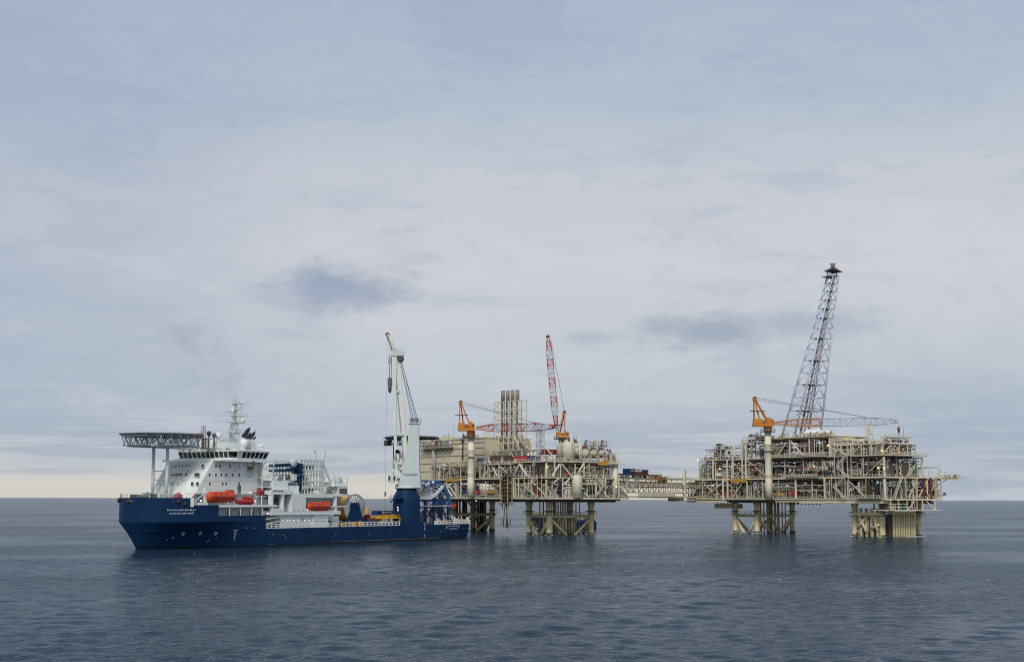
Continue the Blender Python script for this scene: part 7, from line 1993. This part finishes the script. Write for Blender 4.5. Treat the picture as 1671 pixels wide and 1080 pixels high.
def riser_tower():
    y0, y1 = QU.onx(832.5, 800, -1.5)[0], QU.onx(821.5, 800, -1.5)[0]; zt = QU.onx(827, 778, -1.5)[1]; z0 = 13.2
    root = thing('riser_tower', 'ochre caged pipe tower hanging over the deck edge with loose hoses below', 'pipe tower', QU.w(-1.5, (y0 + y1) / 2, z0), QU.a)
    w = (y1 - y0) / 2
    for x in (-1.3, .9):
        for y in (-w, w): MB().bar((x, y, 0), (x, y, zt - z0), .3).build('post', OLIVE, root)
    for i in range(8): z = (zt - z0) * i / 7; MB().box(-1.4, 1.0, -w - .1, w + .1, z - .12, z + .12).build('ring', UMBER if i % 2 else paint('rusty_ochre', (.26, .15, .045), .7, var=.2, rust=.5), root)
    for i in range(5): y = -w + 2 * w * (i + .5) / 5; MB().tube((-.4, y, 0), (-.4, y, zt - z0), .3, n=8).build('riser', [UMBER, OLIVE, UMBER, MATS['rusty_ochre'], DRED][i], root)
    MB().box(-2, 1.4, -w - 1, w + 1, -.4, 0).build('base_plate', UMBER, root)
    r = random.Random(8)
    for i in range(9):
        y = -w - .6 + (2 * w + 1.2) * i / 8; l = r.uniform(9, 12.2); MB().tube((r.uniform(-1.4, .6), y, -.3), (r.uniform(-1.4, .6), y, -l), .17, n=6).build('hose', r.choice([OLIVE, OLIVE, GREY, UMBER]), root)
    zf = QU.onx(829, 766, -1)[1]; MB().box(-1.6, 1, -w - 2.5, w + 1.5, zf - z0 - .5, zf - z0 + .1).build('top_frame', PINKY, root)
riser_tower()
def boom_rest():
    x, y = 4.0, QU.onx(881.5, 720, 4)[0]; zt = QU.onx(881.5, 702, 4)[1]; zm = QU.onx(881.5, 744, 4)[1]
    root = thing('boom_rest_tower', 'slim pale lattice tower holding up the end of the level red and white boom', 'tower', QU.w(x, y, 0), QU.a)
    truss(MB(), (0, 0, zm), (0, 0, zt), 2.4, 2.4, 5, .2, .11).build('upper_lattice', LGREY, root)
    truss(MB(), (1.5, -1, 24.2), (1.5, -1, zm), 5.0, 5.0, 3, .26, .2).build('lower_lattice', CREAM2, root)
    MB().box(-1.6, 1.6, -1.6, 1.6, zt, zt + .4).build('saddle', GREY, root)
    MB().bar((0, -1, zm + 5.5), (2, -6.5, zm), .35).build('stay', CREAM2, root)
boom_rest()
pedestal_crane(QU, -1.6, QU.onx(768.8, 700, -1.6)[0], 16, QU.onx(768.8, 713.5, -1.6)[1], (747, 688, 774.5, 703), (751.8, 657), (777, 698.5), (903, 696),
               'orange pedestal crane on the white column of the left platform, banded boom laid level', True, col_r=1.45, tip_d=-28)
pedestal_crane(QU, 18.5, QU.onx(916.5, 705, 18.5)[0], 31, QU.onx(916.5, 716, 18.5)[1], (907, 703.5, 928, 714.5), (921, 673.5), (908.5, 702), (894, 549),
               'orange pedestal crane with its red and white boom raised almost upright', True, col_r=1.3, shaft=CREAM, tip_d=6, lean=True)

# ================================================================ bridge between the platforms
BA, BB = QU.w(40.5, 5, 0), PR.w(6, 122.3, 0)
BR = Frame((BA[0], BA[1]), math.atan2(BB[1] - BA[1], BB[0] - BA[0]))
def bridge():
    Lb = math.hypot(BB[0] - BA[0], BB[1] - BA[1]); y = -3.0
    root = thing('link_bridge', 'long cream lattice footbridge joining the two platforms', 'bridge', (BR.o.x, BR.o.y, 0), BR.a)
    P = Parts(root); f = lambda px, py: BR.ony(px, py, y)
    z = lambda py, px=1070: f(px, py)[1]
    x0, x1 = 0.3, Lb - .3
    for yy in (-3, 3):
        for py, hh in ((790.5, .32), (794.5, .14), (803.5, .25), (810.5, .45)):
            P.add('chord', MB().box(x0, x1, yy - .25, yy + .25, z(py) - hh, z(py) + hh), CREAM if py != 794.5 else UMBER)
        n = 16
        for i in range(n + 1):
            x = x0 + (x1 - x0) * i / n; P.add('vertical', MB().bar((x, yy, z(803.5)), (x, yy, z(790.5)), .24), CREAM)
            if i < n: 
                a, b = (x, x + (x1 - x0) / n) if i < n * .25 else (x + (x1 - x0) / n, x); P.add('diagonal', MB().bar((a, yy, z(790.5)), (b, yy, z(803.5)), .28), CREAM)
    P.add('deck', MB().box(x0, x1, -2.7, 2.7, z(804.5), z(803.2)), OLIVE)
    a, b = f(1040, 806)[0], f(1100, 806)[0]
    P.add('side_girder', MB().box(a, b, -3.6, -3.28, z(810), z(803.3)), CREAM2)
    for x in [a + (b - a) * i / 9 for i in range(10)]: P.add('girder_stiffener', MB().box(x - .08, x + .08, -3.7, -3.6, z(810), z(803.3)), CREAM)
    P.add('bearing', MB().box(f(1109, 812)[0], f(1116, 812)[0], -3, 3, z(817.5), z(811.5)), OLIVE)
    P.add('girder_end', MB().box(f(1084, 812)[0], f(1116, 812)[0], -3.4, 3.2, z(812.3), z(810.2)), CREAM)
    # upper pipe-rack deck on posts
    a, b = f(1012, 781)[0], f(1118, 781)[0]; zu = z(781)
    for yy in (-2.6, 2.6): P.add('rack_beam', MB().box(max(a, x0), min(b, x1), yy - .2, yy + .2, zu - .3, zu + .2), OLIVE)
    for px in (1014, 1022, 1026, 1036, 1040, 1044, 1056, 1060, 1066, 1072, 1080, 1088, 1097, 1106):
        x = f(px, 785)[0]
        for yy in (-2.6, 2.6): P.add('rack_post', MB().bar((x, yy, z(790)), (x, yy, zu if px > 1080 else z(776.5)), .28), OLIVE)
    P.add('rack_pipe', MB().tube((x0, -1.2, z(788)), (x1, -1.2, z(788)), .25, n=8), OLIVE); P.add('rack_pipe', MB().tube((x0, .8, z(787)), (x1, .8, z(787)), .4, n=8), CREAM); P.add('rack_pipe', MB().tube((x0, -.2, zu + .4), (x1, -.2, zu + .4), .18, n=8), LGREY)
    a, b = f(1013, 775)[0], f(1080, 775)[0]
    P.add('laydown_deck', MB().box(a, b, -3.2, 3.4, z(776.3), z(774.3)), UMBER)
    P.add('deck_railing', railing(MB(), [(f(1060, 774)[0], -3.1, z(774.3)), (b, -3.1, z(774.3))], 1.1, .05, 1.6), CREAM2)
    P.add('deck_railing', railing(MB(), [(f(1084, 781)[0], -2.7, zu + .2), (x1, -2.7, zu + .2)], 1.1, .05, 1.6), CREAM2)
    for i in range(10): x = f(1020 + i * 6, 780)[0]; P.add('rack_valve', MB().box(x, x + .9, -2, -1, zu, zu + rnd.uniform(.5, 1.3)), rnd.choice([GREY, BLACK, LGREY, OLIVE]))
    a = f(1062, 780)[0]
    for i in range(7): x = f(1063 + i * 2.6, 779)[0]; P.add('yellow_frame', MB().bar((x, -2.8, z(785)), (x, -2.8, z(776.5)), .3).bar((x, -2.8, z(780)), (f(1063 + i * 2.6 + 2.6, 780)[0], -2.8, z(780)), .35), GOLD if i % 2 else ORANGE)
    x = f(1117.5, 790)[0]; P.add('end_column', MB().box(x - .9, x + .7, -3.5, -2.3, z(812, 1117), z(766, 1117)), CREAM2)
    P.flush()
    return f
bf = bridge()
def bunit(px0, py0, px1, py1, yy, dep, name, label, cat, mat, kind):
    a, _ = BR.ony(px0, py1, yy); b, _ = BR.ony(px1, py1, yy); pm = (px0 + px1) / 2; z0, z1 = BR.ony(pm, py1, yy)[1], BR.ony(pm, py0, yy)[1]
    root = thing(name, label, cat, BR.w((a + b) / 2, yy + dep / 2, z0), BR.a); w, h = (b - a) / 2, z1 - z0
    if kind == 'c': container_parts(root, w, dep / 2, h, mat)
    else:
        MB().drum((0, 0, h * .55), h * .45, w * 1.4, 'X', 16).build('tank_shell', mat, root)
        for x in (-w * .5, w * .5): MB().box(x - .3, x + .3, -dep * .3, dep * .3, 0, h * .35).build('saddle', GOLD, root)
        MB().box(-w, w, -dep / 2, dep / 2, h * .98, h * 1.08).build('cage_top', GOLD, root)
    return root, w, h
o, w, h = bunit(1025, 764.6, 1036.3, 774.3, -3, 2.6, 'container', 'navy container, leftmost and tallest on the bridge', 'container', BLUE, 'c')
MB().box(-w * .4, w * .75, -1.42, -1.36, h * .62, h * .72).build('marking', WHITE, o)
bunit(1036.6, 769.7, 1047, 774.3, -3, 2.6, 'container', 'low rust-red container under the cream one on the bridge', 'container', DRED, 'c')
o, w, h = bunit(1036.6, 765.2, 1046.6, 769.5, -3, 2.6, 'container', 'cream container stacked between navy containers on the bridge', 'container', CREAM2, 'c')
MB().box(-w * .6, w * .6, -1.42, -1.36, h * .55, h * .72).build('marking', DGREY, o)
bunit(1047.2, 769.9, 1057.8, 774.3, -3, 2.6, 'container', 'low brown container, rightmost of the bottom row on the bridge', 'container', paint('maroon_paint', (.12, .03, .03), .6), 'c')
bunit(1047.2, 766.3, 1057.8, 769.7, -3, 2.6, 'container', 'navy container on top of the rightmost brown one on the bridge', 'container', paint('violet_navy_paint', (.03, .03, .11), .5), 'c')
bunit(1081, 778.5, 1094, 788, -2.6, 4, 'storage_tank', 'green tank in a yellow cage on the bridge', 'tank', GREEN, 't')

# ================================================================ small supply vessel beyond the left platform
def supply():
    Y = 720.0; fr = Frame((0, Y), 0.0); g = lambda px, py: fr.ony(px, py, 0)
    x0, x1 = g(866, 850)[0], g(972.5, 850)[0]; root = thing('supply_vessel', 'small blue supply vessel half hidden behind the legs of the left platform', 'ship', (x0, Y, 0), 0.0)
    L = x1 - x0; zb, zs = 6.6, 3.9; B = 5.5; rings = []
    for t, w, zt, zl in ((0, .05, zb, 3.4), (.06, .5, zb, 1.5), (.16, .9, zb * .96, -1), (.26, 1, zb * .8, -2), (.30, 1, zs, -2), (.97, 1, zs, -2), (1.0, .96, zs, -.5)):
        x = L * t; rings.append([(x, -B * w, zt), (x, -B * w * .8, (zt + zl) / 2), (x, -B * w * .3, zl), (x, B * w * .3, zl), (x, B * w * .8, (zt + zl) / 2), (x, B * w, zt)])
    MB().loft(rings).build('hull', paint('dull_navy_paint', (.010, .022, .055), .6, var=.2, rust=.3), root)
    MB().box(L * .32, L * .96, -B * .85, B * .85, zs, zs + .2).build('deck', UMBER, root)
    MB().box(L * .06, L * .24, -B * .6, B * .6, zb * .9, zb + 1.2).box(L * .09, L * .2, -B * .45, B * .45, zb + 1.2, zb + 2.2).build('wheelhouse', OLIVE, root)
    for i, (t, m, h) in enumerate(((.36, DRED, 2.6), (.46, OLIVE, 2.6), (.60, DRED, 2.8), (.70, PINKY, 2.4), (.82, UMBER, 3), (.90, ORANGE, 2.4))):
        MB().box(L * t, L * (t + .075), -B * .75, -B * .1, zs + .2, zs + .2 + h).build('deck_cargo', m, root)
    MB().box(L * .34, L * .98, -B * 1.0, -B * .94, zs, zs + 1.0).build('bulwark', BLUE, root)
supply()


# ---------------------------------------------------------------- thin brown exhaust drifting from the ship's funnel
def smoke():
    s0, z0 = SH.ony(404, 700, 6.0); a = Vector(SH.w(s0, 6.0, z0))
    pts = [(0, 0, 1.5, 2.5, 1.6), (-4, 2, 8, 6, 4), (-10, 4, 17, 9, 6), (-17, 6, 27, 11, 8), (-24, 8, 36, 11, 8)]
    mb = MB(); rings = []
    for x, y, z, rx_, rz_ in pts:
        rings.append([(a.x + x + rx_ * math.cos(2 * math.pi * i / 14), a.y + y + rx_ * math.sin(2 * math.pi * i / 14), a.z + z + rz_ * .25 * math.cos(2 * math.pi * i / 14)) for i in range(14)])
    mb.loft(rings, smooth=True)
    m = bpy.data.materials.new('exhaust_smoke'); m.use_nodes = True; t = NT(m.node_tree)
    t.n.remove(t.n['Principled BSDF']); v = t.new('ShaderNodeVolumePrincipled')
    v.inputs['Color'].default_value = (.34, .29, .26, 1)
    g = t.new('ShaderNodeNewGeometry'); n = t.noise(g.outputs['Position'], .13, 3, .55)
    t.link(t.math('MULTIPLY', t.smooth(n, .42, .72), 0.012), v.inputs['Density'])
    t.link(v.outputs[0], [q for q in t.n if q.type == 'OUTPUT_MATERIAL'][0].inputs['Volume'])
    tag(mb.build('smoke', m), kind='stuff')
smoke()

_sp = [(*fr.w(x, y, 0)[:2], 1.1) for fr, l in ((PR, ((8, 83.5), (8, 98), (30, 83.5), (30, 98), (8, 9), (8, 24), (30, 9))), (QU, ((11.6, 14.4), (11.6, 29.9), (33.3, 14.4), (33.3, 94.2), (20, 20)))) for x, y in l]
_sp += [(*PR.w(18 + i * 2, 6, 0)[:2], .7) for i in range(6)]
wash(_sp)
